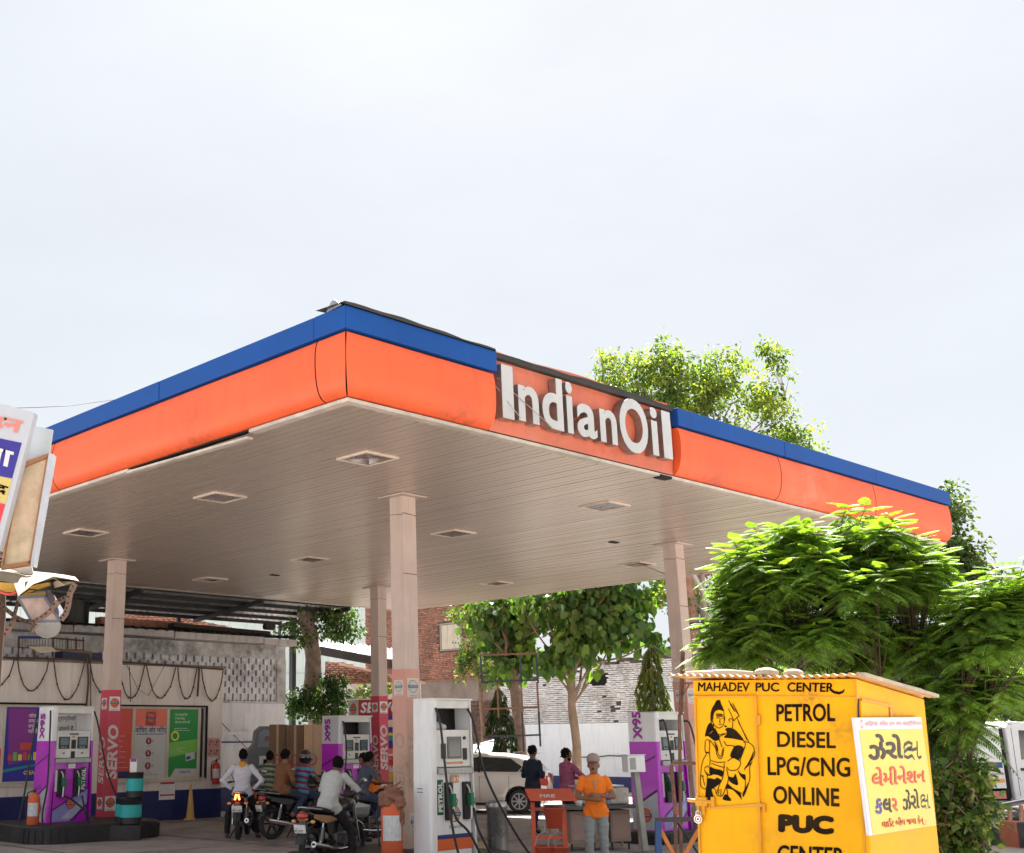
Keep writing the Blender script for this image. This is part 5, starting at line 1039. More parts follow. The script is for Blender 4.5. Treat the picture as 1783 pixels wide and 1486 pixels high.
def cluster_tree(name, label, cat, trunk, blobs, tips, per, ls, mats, seed=1, group=None, bark=None, tipr=.35, hang=.0, wratio=.55, limbs=14, up=.3, size_j=.35, shell=.55, minmat=None, limb_r=None, kind_part='crown'):
    rr = random.Random(seed); r = np.random.default_rng(seed); bark = bark or MBARK
    t = thing(name, label, cat, trunk[0][0] if isinstance(trunk[0], tuple) else (0,0,0), 0, group); base = Vector(t.location)
    mb = MB(); pts = [Vector(p)-base for p, _ in trunk]; rad = [q for _, q in trunk]
    # smooth the trunk and roughen it
    P, R_ = [], []
    for i in range(len(pts)-1):
        for k in range(4):
            s = k/4; P.append(pts[i].lerp(pts[i+1], s)+Vector((rr.uniform(-1,1),rr.uniform(-1,1),0))*rad[i]*.10); R_.append((rad[i]*(1-s)+rad[i+1]*s)*rr.uniform(.93,1.08))
    P.append(pts[-1]); R_.append(rad[-1]); mb.tube(P, R_, 10); mb.build('trunk', bark, t)
    vol = [b[1][0]*b[1][1]*b[1][2] for b in blobs]; tot = sum(vol); tp = []
    for b, v_ in zip(blobs, vol):
        n = max(4, int(tips*v_/tot)); u = rand_unit(n, r); rad_ = r.uniform(shell, 1., (n, 1)); q = np.array(b[0])+u*rad_*np.array(b[1]); tp.append(q)
    tp = np.concatenate(tp)-np.array(base)
    mb = MB(); top = P[-1]
    sel = r.choice(len(tp), min(limbs, len(tp)), replace=False); lr = limb_r or rad[-1]*.7; nodes = []
    for i in sel:
        src = P[rr.randrange(max(1, len(P)*2//3), len(P))]; q = limb_mesh(mb, src, tp[i], lr*rr.uniform(.5,1), .012, 6, .08, rr); nodes += q[2:]
    nodes_np = np.array([tuple(v) for v in nodes])
    for i in range(0, len(tp), max(1, len(tp)//160)):
        d = ((nodes_np-tp[i])**2).sum(1).argmin(); mb.tube([Vector(nodes_np[d]), (Vector(nodes_np[d])+Vector(tp[i]))/2+Vector((0,0,.05)), Vector(tp[i])], [.012,.009,.005], 4)
    mb.build('branches', bark, t)
    n = len(tp)*per; c = np.repeat(tp, per, 0); off = rand_unit(n, r)*r.uniform(.1, 1, (n,1))**.6*tipr; off[:,2] *= .8
    pos = c+off; ax = off*1.2+rand_unit(n, r)*tipr*.7; ax[:,2] -= hang*tipr; nr = rand_unit(n, r)*.7+np.array([0,-.1,up+.5])
    L = ls*r.uniform(1-size_j, 1+size_j, n); v, f = leaf_arrays(pos, ax, nr, L, L*wratio, fold=.18, tipdroop=.1+hang*.1)
    k = len(mats); cl = r.integers(0, 100, len(tp)); mi = np.repeat(np.where(cl < 55, 0, np.where(cl < 85, min(1,k-1), k-1)), per*2)
    for j in range(k):
        m = mi == j
        if m.any():
            fj = f[m]; used = np.unique(fj); mp_ = np.zeros(len(v), int); mp_[used] = np.arange(len(used)); o = mesh_np(kind_part, v[used], mp_[fj], mats[j], t); o['kind'] = 'stuff'
    return t
def blob(x, y, Y, rx, ry, rz):    # centre at a pixel and distance; radii in photo pixels (rx, rz) and metres deep (ry)
    c = D(x, y, Y); s = Y*1.03/2042; return (tuple(c), (rx*s, ry, rz*s))
LG1 = leafmat('leaf_mid_green', (.062,.125,.030)); LG2 = leafmat('leaf_dark_green', (.035,.078,.024)); LG3 = leafmat('leaf_yellow_green', (.15,.21,.035), .44)
# tall tree behind the canopy
YT = 40.
trb = D(1210,1290,YT); trb.z = 0
cluster_tree('background_tree', 'tall light green tree rising behind the canopy roof to the right of the lettering', 'tree',
    [(tuple(trb),.38),(tuple(D(1200,1100,YT)),.30),(tuple(D(1215,900,YT)),.22),(tuple(D(1225,780,YT)),.16)],
    [blob(1085,665,YT,60,1.2,50),blob(1150,640,YT,58,1.4,60),blob(1130,715,YT,80,1.5,40),blob(1260,660,YT,60,1.4,58),blob(1200,690,YT,60,1.4,70),blob(1348,625,YT,32,.9,48),blob(1335,700,YT,55,1.2,50),blob(1370,760,YT,55,1.2,36),blob(1415,785,YT,36,.8,18),blob(1260,760,YT,70,1.4,45),blob(1055,625,YT,25,.7,25)],
    500, 28, .14, [leafmat('leaf_fresh', (.16,.235,.05), .45), leafmat('leaf_fresh_yellow', (.25,.30,.055), .46), LG1], seed=3, tipr=.36, hang=.5, limbs=26, shell=.25, limb_r=.07, bark=MBARKP)
# trees beyond the right end of the canopy
YT2 = 34.
trb = D(1700,1300,YT2); trb.z = 0
cluster_tree('background_tree', 'grey green tree beyond the far right end of the canopy', 'tree', [(tuple(trb),.3),(tuple(D(1690,1100,YT2)),.2),(tuple(D(1665,950,YT2)),.12)],
    [blob(1660,880,YT2,28,.8,50),blob(1665,960,YT2,40,1,45),blob(1690,1000,YT2,45,1,45),blob(1640,1010,YT2,60,1,50),blob(1720,1030,YT2,40,.9,35),blob(1755,1060,YT2,40,1,50)],
    230, 28, .15, [leafmat('leaf_greyish', (.10,.15,.05), .35), LG1], seed=5, tipr=.36, hang=.3, limbs=14, shell=.2, bark=MBARKP)
cluster_tree('background_tree', 'sunlit yellow green tree at the right edge beyond the feathery tree', 'tree', [((14.5,31,0),.25),((14.6,31,2.2),.18),((14.8,31,3.8),.1)],
    [blob(1770,1110,30,50,1.2,50),blob(1700,1190,30,60,1.2,50),blob(1775,1210,30,40,1.2,40)], 190, 30, .16, [LG3, LG1], seed=6, tipr=.35, limbs=10, shell=.2)
# tree behind the pole, seen between right column and feathery tree
cluster_tree('background_tree', 'slender pale stemmed tree standing just right of the right column', 'tree', [(tuple(D(1222,1290,33)-Z_*0),.16),(tuple(D(1215,1150,33)),.14),(tuple(D(1200,1000,33)),.12),(tuple(D(1196,900,33)),.1)],
    [blob(1240,1040,33,36,.8,40),blob(1275,1020,33,40,.8,30),blob(1235,1110,33,28,.6,30),blob(1160,1035,33,22,.5,30)], 90, 24, .11, [LG1, LG3], seed=7, tipr=.33, limbs=8, shell=.1, bark=MBARKP)
# broad leaved trees before the boundary wall
YB = 37.
LB1 = leafmat('broad_leaf', (.115,.215,.052), .30, .35, rough=.35); LB2 = leafmat('broad_leaf_dark', (.075,.155,.048), .32, .35, rough=.35); LB3 = leafmat('broad_leaf_fresh', (.14,.25,.045), .42, .3)
tb1 = D(1003,1400,YB); tb1.z = 0
cluster_tree('broadleaf_tree', 'round leaved tree with a slim leaning pale trunk behind the parked cars', 'tree', [(tuple(tb1),.17),(tuple(D(1005,1300,YB)),.145),(tuple(D(996,1230,YB)),.125),(tuple(D(994,1165,YB)),.115)],
    [blob(1000,1110,YB,62,1.0,60),blob(1060,1080,YB,60,1.1,75),blob(1110,1060,YB,30,.8,60),blob(975,1050,YB,70,1.1,50),blob(1050,1010,YB,80,1.1,40),blob(1125,1110,YB,18,.5,30),blob(965,1150,YB,30,.6,32),blob(1150,1015,YB,28,.6,28)],
    230, 13, .25, [LB1, LB2, LB3], seed=8, tipr=.42, hang=1.3, wratio=.8, limbs=22, shell=.15, size_j=.45, bark=MBARKP, limb_r=.06)
YB2 = 38.5
tb2 = D(912,1400,YB2); tb2.z = 0
cluster_tree('broadleaf_tree', 'darker round leaved tree behind the rusty scaffold frame', 'tree', [(tuple(tb2),.2),(tuple(D(904,1270,YB2)),.18),(tuple(D(895,1190,YB2)),.16),(tuple(D(890,1130,YB2)),.13)],
    [blob(880,1090,YB2,62,1.0,50),blob(850,1065,YB2,40,.9,35),blob(900,1140,YB2,40,.8,40),blob(920,1060,YB2,50,1,50),blob(870,1170,YB2,25,.5,18)],
    170, 13, .24, [LB1, LB2, LB3], seed=9, tipr=.42, hang=1.2, wratio=.8, limbs=16, shell=.12, size_j=.45)
cluster_tree('climbing_plant', 'light green airy plant growing up the red brick building below its window', 'plant', [(tuple(D(842,1310,YB2+3)),.05),(tuple(D(835,1200,YB2+3)),.04),(tuple(D(825,1120,YB2+3)),.03)],
    [blob(812,1145,YB2+3,26,.5,36),blob(850,1170,YB2+3,20,.4,36),blob(805,1075,YB2+3,35,.5,14),blob(840,1105,YB2+3,22,.4,24)], 110, 22, .10, [LG3, LG1], seed=10, tipr=.25, limbs=8, shell=.1)
def weeping(name, label, x, y0, y1, Y, w_, seed, mats, nst=60, g=None):
    # narrow hanging foliage: long drooping leaves on down-curving shoots
    r = np.random.default_rng(seed); rr = random.Random(seed); top = D(x, y0, Y); bot = D(x, y1, Y); hh = top.z-bot.z
    t = thing(name, label, 'tree', (top.x, top.y, 0), 0, g); mb = MB(); mb.tube([(0,0,0),(.03,0,top.z*.5),(0,0,top.z-.1)], [.08,.06,.02], 8); mb.build('trunk', MBARK, t)
    pos, ax = [], []; mb = MB()
    for i in range(nst):
        z = top.z-hh*rr.random()**1.1; frac = (top.z-z)/hh; rad = w_*(.5+.5*min(1, frac*3))*(.75+.4*abs(math.sin(i*1.7)))*(1 if frac < .8 else .8); an_ = rr.uniform(0, 6.28)
        pts = [Vector((0,0,z)), Vector((math.cos(an_)*rad*.6, math.sin(an_)*rad*.6, z-.05)), Vector((math.cos(an_)*rad, math.sin(an_)*rad, z-.45)), Vector((math.cos(an_)*rad*.95, math.sin(an_)*rad*.95, z-.8))]
        mb.tube(pts, [.01,.008,.005,.003], 4)
        for k in range(26):
            s = rr.random(); j = min(2, int(s*3)); p = pts[j].lerp(pts[j+1], s*3-j); pos.append(tuple(p)); ax.append((rr.uniform(-.5,.5)+math.cos(an_)*.25, rr.uniform(-.5,.5)+math.sin(an_)*.25, -1.1))
    mb.build('branches', MBARK, t); n = len(pos); L = .2*r.uniform(.7,1.3,n); v, f = leaf_arrays(pos, ax, rand_unit(n, r), L, L*.2, .1, .05)
    h_ = len(f)//2//2*2; 
    for j, (a_, b_) in enumerate(((0, len(f)*6//10//2*2), (len(f)*6//10//2*2, len(f)))):
        fj = f[a_:b_]; used = np.unique(fj); m_ = np.zeros(len(v), int); m_[used] = np.arange(len(used)); o = mesh_np('crown', v[used], m_[fj], mats[j % len(mats)], t); o['kind'] = 'stuff'
    return t
weeping('weeping_tree', 'narrow drooping tree hanging over the white brick wall left of the right column', 1131, 1125, 1245, 36, .42, 3, [leafmat('droop_olive',(.13,.17,.03),.4), LG1], 75)
weeping('weeping_tree', 'dark slender drooping tree behind the scaffold and white car', 868, 1195, 1320, 37.2, .42, 4, [LG2, leafmat('droop_dark',(.045,.09,.02),.3)], 75)
# peepal tree by the shed
YP2 = 37.5
pb = D(562,1310,YP2); pb.z = 0
cluster_tree('peepal_tree', 'thick gnarled grey trunk tree with hanging leaves behind the cartons', 'tree', [(tuple(pb),.50),(tuple(D(560,1262,YP2)),.44),(tuple(D(548,1210,YP2)),.33),(tuple(D(545,1150,YP2)),.27),(tuple(D(541,1110,YP2)),.25),(tuple(D(532,1070,YP2)),.26),(tuple(D(524,1020,YP2)),.24),(tuple(D(540,960,YP2)),.2)],
    [blob(590,1075,YP2,38,.8,22),blob(575,1100,YP2,40,.6,18),blob(605,1095,YP2,22,.5,24),blob(510,1098,YP2,26,.6,20),blob(560,1040,YP2,60,1,30),blob(530,1118,YP2,40,.5,10)],
    150, 24, .095, [LG1, LG2, LG3], seed=12, tipr=.3, hang=.9, wratio=.7, limbs=12, shell=.2, limb_r=.05)
mbx = MB(); rr = random.Random(8)
for k in range(5): mbx.tube([D(556+k*6,1300,YP2-.3),D(548+k*7,1250,YP2-.35),D(545+rr.uniform(-5,8),1195,YP2-.28)],[.14,.09,.05],7)
o = mbx.build('aerial_roots', MBARK, None); tag(o, 'gnarled woody roots clasping the foot of the thick grey trunk', 'roots')
cluster_tree('leafy_shrub', 'bushy green shrub growing round the foot of the thick grey trunk', 'shrub', [(tuple(D(560,1330,YP2-.8)),.05),(tuple(D(560,1240,YP2-.8)),.03)],
    [blob(578,1205,YP2-.7,26,.5,38),blob(528,1225,YP2-.5,24,.4,36),blob(592,1240,YP2-.6,20,.4,30),blob(555,1235,YP2-.9,26,.4,26),blob(508,1235,YP2-.5,16,.3,22),blob(590,1180,YP2-.6,14,.3,14)], 150, 22, .10, [LG2, LG1, LG2], seed=13, tipr=.24, hang=.5, limbs=10, shell=.1)
cluster_tree('leafy_shrub', 'yellow leaved twigs showing above the tin roof shack and far column', 'shrub', [(tuple(D(640,1300,42)),.05),(tuple(D(636,1230,42)),.03)], [blob(634,1208,42,12,.4,14),blob(668,1200,42,14,.4,14)], 30, 14, .13, [LG3], seed=14, tipr=.25, limbs=4, shell=.1)
# broadleaf shrub right of the booth
YS2 = 12.6
sb = D(1680,1560,YS2); sb.z = 0
cluster_tree('broadleaf_shrub', 'sunlit variegated shrub between the yellow booth and the painted kerb', 'shrub', [(tuple(sb),.05),(tuple(sb+Vector((-.05,0,.5))),.04),(tuple(sb+Vector((0,0,.9))),.02)],
    [blob(1668,1365,YS2,45,.35,42),blob(1700,1400,YS2,34,.35,50),blob(1655,1430,YS2,36,.35,50),blob(1700,1340,YS2,20,.25,25),blob(1668,1480,YS2,50,.35,50),blob(1635,1385,YS2,24,.3,60)],
    230, 16, .075, [leafmat('shrub_green',(.075,.14,.03),.42), leafmat('shrub_pale',(.24,.28,.12),.4), LG2], seed=15, tipr=.16, hang=.3, wratio=.6, limbs=16, shell=.2, limb_r=.02)
# ---- feathery tree (bipinnate fronds)
def fronds(base, dirs, ups, L, r, pairs=18, droop=.35, pl=.30, pw=.0165):
    F = len(base); base = np.asarray(base); dirs = np.asarray(dirs)/np.linalg.norm(dirs, axis=1, keepdims=True); ups = np.asarray(ups)
    sd = np.cross(dirs, ups); sd /= np.linalg.norm(sd, axis=1, keepdims=True); up = np.cross(sd, dirs)
    tt = (np.arange(pairs)+1.2)/(pairs+1.2); P = []; AX = []; NR = []; LL = []
    for s_ in (-1, 1):
        for t_ in tt:
            p = base+dirs*(L*t_)[:, None]-np.array([0,0,1.])*(L*droop*t_**2)[:, None]
            tan = dirs*L[:, None]-np.array([0,0,1.])*(2*L*droop*t_)[:, None]; tan /= np.linalg.norm(tan, axis=1, keepdims=True)
            a = tan*.45+sd*s_*.95-np.array([0,0,.18]); P.append(p); AX.append(a); NR.append(up+rand_unit(F, r)*.15)
            LL.append(L*pl*math.sin(math.pi*min(.97, .22+.78*t_))**.7*r.uniform(.85,1.1,F))
    P, AX, NR, LL = (np.concatenate(x) for x in (P, AX, NR, LL))
    v, f = leaf_arrays(P, AX, NR, LL, np.full(len(LL), pw)*np.clip(LL/.08,.6,1.2), .12, .06, pw=.5)
    # rachis as a thin strip
    n0 = len(v); q = []; ff = []; seg = 4
    for k in range(seg+1):
        t_ = k/seg; p = base+dirs*(L*t_)[:, None]-np.array([0,0,1.])*(L*droop*t_**2)[:, None]; q.append(p-sd*.0035); q.append(p+sd*.0035)
    q = np.stack(q, 1).reshape(-1, 3); k2 = 2*(seg+1); ids = np.arange(F)[:, None]*k2+n0
    for k in range(seg): ff.append(ids+np.array([[2*k, 2*k+1, 2*k+3, 2*k+2]]))
    return np.concatenate([v, q]), np.concatenate([f, np.concatenate(ff)])
def feathery(name, label, blobs_, tips, per, seed, base, L0=.36, mats=None, group=None, young_z=None):
    r = np.random.default_rng(seed); rr = random.Random(seed); t = thing(name, label, 'tree', base, 0, group); base = Vector(base)
    vol = [b[1][0]*b[1][1]*b[1][2] for b in blobs_]; tot = sum(vol); tp = []
    for b, v_ in zip(blobs_, vol):
        n = max(3, int(tips*v_/tot)); u = rand_unit(n, r); u[:, 2] = np.abs(u[:, 2])*.9+u[:, 2]*.25; tp.append(np.array(b[0])+u*r.uniform(.35, 1, (n, 1))**.5*np.array(b[1]))
    tp = np.concatenate(tp)-np.array(base); mb = MB(); heads = []
    mains = []
    for k in range(9):
        q = tp[rr.randrange(len(tp))]; end = Vector((q[0]*.8, q[1]*.8, q[2]*.72)); mains += limb_mesh(mb, (rr.uniform(-.08,.08), rr.uniform(-.08,.08), 0), end, .024, .010, 8, .07, rr)
    mn = np.array([tuple(v) for v in mains]); mn = mn[mn[:, 2] > .6]
    B_, D_, U_, L_ = [], [], [], []
    for q in tp:
        w_ = mn+np.array([0,0,.35]); d = ((w_-q)**2).sum(1).argmin(); s = Vector(mn[d]); q = Vector(q); mb.tube([s, s.lerp(q,.5)+Vector((0,0,.04)), q], [.010,.007,.004], 5)
        # shoot continues upward with a rosette of fronds
        out = Vector((q.x, q.y, 0)); out = out.normalized()*.35 if out.length > .1 else Vector((0,0,0)); shoot = (Vector((0,0,1))+out+Vector((rr.uniform(-.3,.3),rr.uniform(-.3,.3),0))).normalized()
        ln = rr.uniform(.16,.34); mb.tube([q, q+shoot*ln], [.006,.003], 4)
        a0 = rr.uniform(0, 6.28)
        for k in range(per):
            a_ = a0+k*2.4; s_ = k/per; elev = -.25+.75*s_**1.5; dv = Vector((math.cos(a_), math.sin(a_), elev)).normalized()
            B_.append(tuple(q+shoot*ln*s_)); D_.append(tuple(dv)); U_.append((0,0,1)); L_.append(L0*rr.uniform(.75,1.15)*(1-.35*s_**2))
    mb.build('branches', M('twig_bark', (.085,.062,.04), .9, var=.3), t)
    B_, D_, U_, L_ = map(np.array, (B_, D_, U_, L_)); rank = np.array([k for q in tp for k in range(per)])
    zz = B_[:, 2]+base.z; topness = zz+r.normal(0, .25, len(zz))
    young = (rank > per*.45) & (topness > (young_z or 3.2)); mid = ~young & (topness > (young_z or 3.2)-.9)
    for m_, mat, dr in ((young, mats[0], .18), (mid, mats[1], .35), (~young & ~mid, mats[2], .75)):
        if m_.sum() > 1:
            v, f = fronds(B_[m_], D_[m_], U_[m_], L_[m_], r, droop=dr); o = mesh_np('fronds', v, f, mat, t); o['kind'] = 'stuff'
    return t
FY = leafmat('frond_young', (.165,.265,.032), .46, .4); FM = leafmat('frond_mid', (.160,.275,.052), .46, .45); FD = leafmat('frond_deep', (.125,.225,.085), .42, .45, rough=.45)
YF = 14.0
fb = D(1440,1600,YF); fb.z = 0
feathery('feathery_tree', 'large bright green feathery leaved tree rising behind the yellow booth', [blob(1450,1060,YF,175,1.1,110),blob(1350,1010,YF,85,.8,70),blob(1500,995,YF,85,.8,60),blob(1590,1060,YF,75,.8,85),blob(1300,1105,YF,52,.7,60),blob(1420,1160,YF,190,.9,90),blob(1580,1180,YF,90,.8,100),blob(1365,950,YF,40,.5,40),blob(1500,935,YF,45,.5,34),blob(1550,990,YF,50,.5,30),blob(1262,1138,YF,26,.4,16),blob(1240,1150,YF,18,.3,12)],
    330, 11, 27, tuple(fb), .40, [FY, FM, FD], young_z=3.15)
fb2 = D(1660,1650,12.5); fb2.z = 0
feathery('feathery_tree', 'feathery tree with drooping fronds at the right edge, above the white truck', [blob(1720,1110,12.8,60,.6,75),blob(1680,1170,12.8,60,.6,80),blob(1765,1150,12.8,45,.6,90),blob(1640,1250,12.8,42,.5,70),blob(1700,1235,12.8,55,.5,45),blob(1622,1350,13.2,22,.35,110),blob(1775,1060,12.8,30,.5,40),blob(1650,1300,13.0,45,.5,60),blob(1630,1420,13.3,20,.35,80)],
    125, 11, 22, tuple(fb2), .40, [FY, FM, FD], young_z=2.85)
# ================================================================ yellow booth
MYEL = M('booth_yellow', (.88,.42,.002), .55, var=.07, scale=2.2, dirt=.30, dirtcol=(.56,.25,.01), bump=.10, bscale=5, streak=True, spec=.2)
MYED = M('booth_yellow_edge', (.66,.30,.01), .5, var=.12, dirt=.3, dirtcol=(.3,.15,.03)); MINK2 = M('painted_black', (.010,.006,.004), .8, var=.35, scale=9, spec=.12, dirt=.35, dirtcol=(.16,.075,.01))
kt = math.radians(-40); tilt = .028
Kc = D(1490,1300,9.5)    # near top corner line between front and side
KX = Vector((math.cos(kt), math.sin(kt), 0)); KS = Vector((-math.sin(kt), math.cos(kt), 0))
Kn = KX.cross(Z_)       # outward normal of the front
KZ = (Z_ + KX*tilt).normalized(); KX = (KX - KZ*KX.dot(KZ)).normalized()
kb = thing('information_booth', 'bright yellow metal booth with hand painted black lettering and a seated trident bearer on its door', 'booth', (0,0,0))
kb['label'] = 'yellow metal booth with hand painted black PETROL DIESEL lettering and door painting'
# plane of the front through corner line: find corner base point
def plane_hit(px, py, P0, N_): d = ray(px, py); return CAM+d*((P0-CAM).dot(N_)/d.dot(N_))
KN = KX.cross(KZ).normalized()
P0 = D(1490,1182,9.5)
KB0 = P0-KZ*(P0.z/KZ.z)                   # foot of the front right corner
def kf(px, py): P = plane_hit(px, py, P0, KN); q = P-KB0; return q.dot(KX), q.dot(KZ)
KWl = kf(1206,1182)[0]; KH = kf(1490,1182)[1]
KD = 2.0
KSN = KS.cross(KZ).normalized()
def ks(px, py): P = plane_hit(px, py, P0, KSN); q = P-KB0; return q.dot(KS), q.dot(KZ)
sL, sZ = ks(1609,1218)
KD = min(2.6, sL)
hb = sZ
mb = MB()
def K3(u, s, z, n=0.): return KB0+KX*u+KS*s+KZ*z
vs = [K3(KWl,0,-.05),K3(0,0,-.05),K3(0,KD,-.05),K3(KWl,KD,-.05),K3(KWl,0,KH),K3(0,0,KH),K3(0,KD,hb),K3(KWl,KD,hb)]
mb.add(vs, [(0,1,5,4),(1,2,6,5),(2,3,7,6),(3,0,4,7),(4,5,6,7),(3,2,1,0)]); mb.build('booth_shell', MYEL, kb, bevel=.006)
def c1(x, y): return 1180+x/3.715, 1140+y/3.715
def fq(pts, t, mat, name, off=0., par=kb, bevel=0., raw=False):
    poly = [kf(*c1(*p)) for p in pts]; mb = MB(); mb.prism(poly[::-1] if raw else poly, KB0+KN*off, KX, KZ, t); return mb.build(name, mat, par, bevel=bevel)
# door leaf, frame angles
def rect(x0, y0, x1, y1, sk=0): return [(x0+sk*(y1-y0),y1),(x1+sk*(y1-y0),y1),(x1,y0),(x0,y0)]
door = fq(rect(112,268,515,1600,.035), .012, MYEL, 'door', bevel=.003)
for q in ([(112,268),(515,266),(515,278),(112,280)],[(112,280),(124,280),(168,1600),(154,1600)],[(505,280),(517,280),(560,1600),(548,1600)],[(190,988),(555,962),(555,985),(190,1000)]):
    fq(q[::-1], .016, MYED, 'door_angle', .012, door, raw=False)
for q in ([(520,392),(540,392),(541,455),(521,455)],[(555,965),(573,965),(574,1020),(556,1020)]):
    fq(q[::-1], .022, MYED, 'hinge', .004, door, bevel=.003)
def kl(px, py, off): u, z = kf(*c1(px, py)); return KB0+KX*u+KZ*z+KN*off
mb = MB(); mb.tube([kl(78,940,.035),kl(250,955,.035)],.016,8); mb.tube([kl(180,950,.035),kl(178,1035,.035)],.016,6); mb.box(kl(165,950,.03),(.10,.03,.07),Matrix((KX,KN,KZ)).transposed()); mb.box(kl(240,953,.03),(.03,.03,.08),Matrix((KX,KN,KZ)).transposed()); mb.build('bolt', MYED, door)
mb = MB(); c = kl(152,1062,.05); mb.cyl(c-KN*.014,c+KN*.014,.036,.036,20); mb.tube([c+KX*(-.022)+KZ*.02,c+KX*(-.018)+KZ*.06,c+KX*.004+KZ*.07,c+KX*.022+KZ*.055,c+KX*.022+KZ*.02],.006,6); pl = mb.build('padlock', CHROME, door)
mb = MB(); mb.disc(c+KN*.0145,KX,KZ,.027,.002,0,r0=.021); mb.disc(c+KN*.0145,KX,KZ,.008,.003,1); mb.build('keyhole_plate', [MATS['sign_red'], INK], pl)
# front header strip and seams
fq([(95,262),(1150,268),(1150,276),(95,270)][::-1], .006, MYED, 'header_seam', 0)
fq([(1146,160),(1158,160),(1238,1600),(1226,1600)][::-1], .010, MYED, 'corner_angle', 0)
# lettering fitted into photographed boxes
def ftext(mb, body, bl, br, tl, frame, off=.003, bold=.03, mi=0, shear=0., conv=c1):
    v0, f0 = textmesh(body, 0, 'LEFT', 4, 1, shear, 0); vs = []; fs = []; k = len(v0)   # a brush-thick letter: the outline laid down several times
    for q, (dx, dy) in enumerate([(0,0)]+([(bold*math.cos(a*math.pi/4), bold*math.sin(a*math.pi/4)) for a in range(8)] if bold > .006 else [])): vs += [(v[0]+dx, v[1]+dy, v[2]+q*.0006) for v in v0]; fs += [tuple(i+q*k for i in f) for f in f0]
    xs = [v[0] for v in vs]; ys = [v[1] for v in vs]
    x0, x1 = min(xs), max(xs); cap = [v[1]+s_ for s_ in (-bold, bold) for v in textmesh('E', 0, 'LEFT', 4, 1, 0, 0)[0]] if body.isascii() else ys
    y0, y1 = min(cap), max(cap); fn, O, X, Y, Nn = frame
    a, b, c = (Vector(fn(*conv(*p))) for p in (bl, br, tl))
    P = []
    for v in vs:
        q = a+(b-a)*((v[0]-x0)/(x1-x0))+(c-a)*((v[1]-y0)/(y1-y0)); P.append(O+X*q.x+Y*q.y+Nn*(off+v[2]*.6))
    mb.add(P, fs, mi)
FR = (kf, KB0, KX, KZ, KN)
for body, bl, br, tl, bold in (('MAHADEV',(132,237),(465,240),(134,180),.018),('PUC',(505,239),(658,240),(505,182),.022),('CENTER',(710,240),(1010,244),(712,181),.022),
    ('PETROL',(640,433),(1020,432),(639,322),.022),('DIESEL',(645,598),(1025,607),(644,497),.018),('LPG/CNG',(584,780),(1118,792),(582,662),.018),('ONLINE',(620,963),(1048,984),(619,850),.022),('PUC',(651,1148),(1012,1165),(652,1032),.075),('CENTER',(645,1345),(1078,1368),(648,1232),.022)):
    mb = MB(); ftext(mb, body, bl, br, tl, FR, .004 if body != 'MAHADEV' else .004, bold); mb.build('painted_word', MINK2, kb)
mb = MB(); mb.stroke([kf(*c1(*p))+(w_,) for p, w_ in (((985,225),.02),((1015,245),.022),((1045,250),.022),((1068,243),.018),((1079,226),.008))], .02, KB0, KX, KZ, .004); mb.build('painted_flourish', MINK2, kb)
def kp(x, y): u, z = kf(*c1(x, y)); return KB0+KX*u+KZ*z
stain(MYEL, kp(860,285), .17, (.28,.12,.03), .95, 14.); stain(MYEL, kp(1050,480), .16, (.30,.13,.03), .85, 12.); stain(MYEL, kp(700,340), .12, (.5,.25,.03), .5, 12.); stain(MYEL, kp(600,1230), .3, (.5,.24,.03), .5, 9.); stain(MYEL, kp(60,1100), .25, (.3,.13,.03), .6, 16.); stain(MYEL, K3(0,.9,hb-.1), .5, (.5,.24,.03), .5, 10.)
# door painting: seated figure with trident, brush lines and filled shapes
def c6(x, y): return 1200+x/6.464, 1190+y/6.461
mb = MB()
def dl(pts, w0=.0065):
    pts = smooth_line([(p[0], p[1], p[2] if len(p) > 2 else 1) for p in pts]); mb.stroke([kf(*c6(p[0], p[1]))+(((p[2] if len(p) > 2 else 1)*w0),) for p in pts], w0, KB0, KX, KZ, .0175)
def df(pts): 
    pts = smooth_line(pts, True, 3); poly = [kf(*c6(*p)) for p in pts]; ar = sum(poly[i][0]*poly[(i+1)%len(poly)][1]-poly[(i+1)%len(poly)][0]*poly[i][1] for i in range(len(poly)))
    if ar < 0: poly = poly[::-1]
    mb.flat(poly, KB0, KX, KZ, .0172)
df([(318,195),(355,192),(368,230),(400,300),(405,340),(395,318),(345,300),(300,320),(280,370),(262,420),(250,430),(250,340),(268,280),(290,245)])
df([(250,440),(262,470),(300,520),(265,540),(220,580),(186,600),(205,510),(225,465)])
df([(398,320),(408,380),(402,450),(396,380)])
df([(415,520),(450,500),(520,520),(580,580),(625,645),(560,635),(480,620),(400,610),(440,560)]); df([(300,520),(340,580),(350,625),(300,650),(230,600),(200,590),(255,560)])
df([(515,715),(580,700),(625,745),(570,860),(530,850),(470,820)])
df([(250,940),(290,960),(385,985),(385,1045),(320,1030),(245,1020),(235,975)]); df([(220,1070),(300,1080),(320,1060),(375,1105),(300,1170),(262,1200),(290,1310),(205,1300),(205,1150)])
df([(455,1050),(505,1060),(530,1020),(560,1140),(500,1130),(460,1095)]); df([(430,1250),(485,1320),(390,1310),(400,1265)]); df([(560,990),(600,1020),(640,1030),(640,1090),(590,1050)])
df([(440,1130),(500,1180),(585,1235),(600,1325),(585,1290),(500,1200),(420,1180)]); df([(690,1090),(660,1190),(620,1280),(610,1240),(640,1180)]); df([(735,760),(715,860),(640,960),(700,840)])
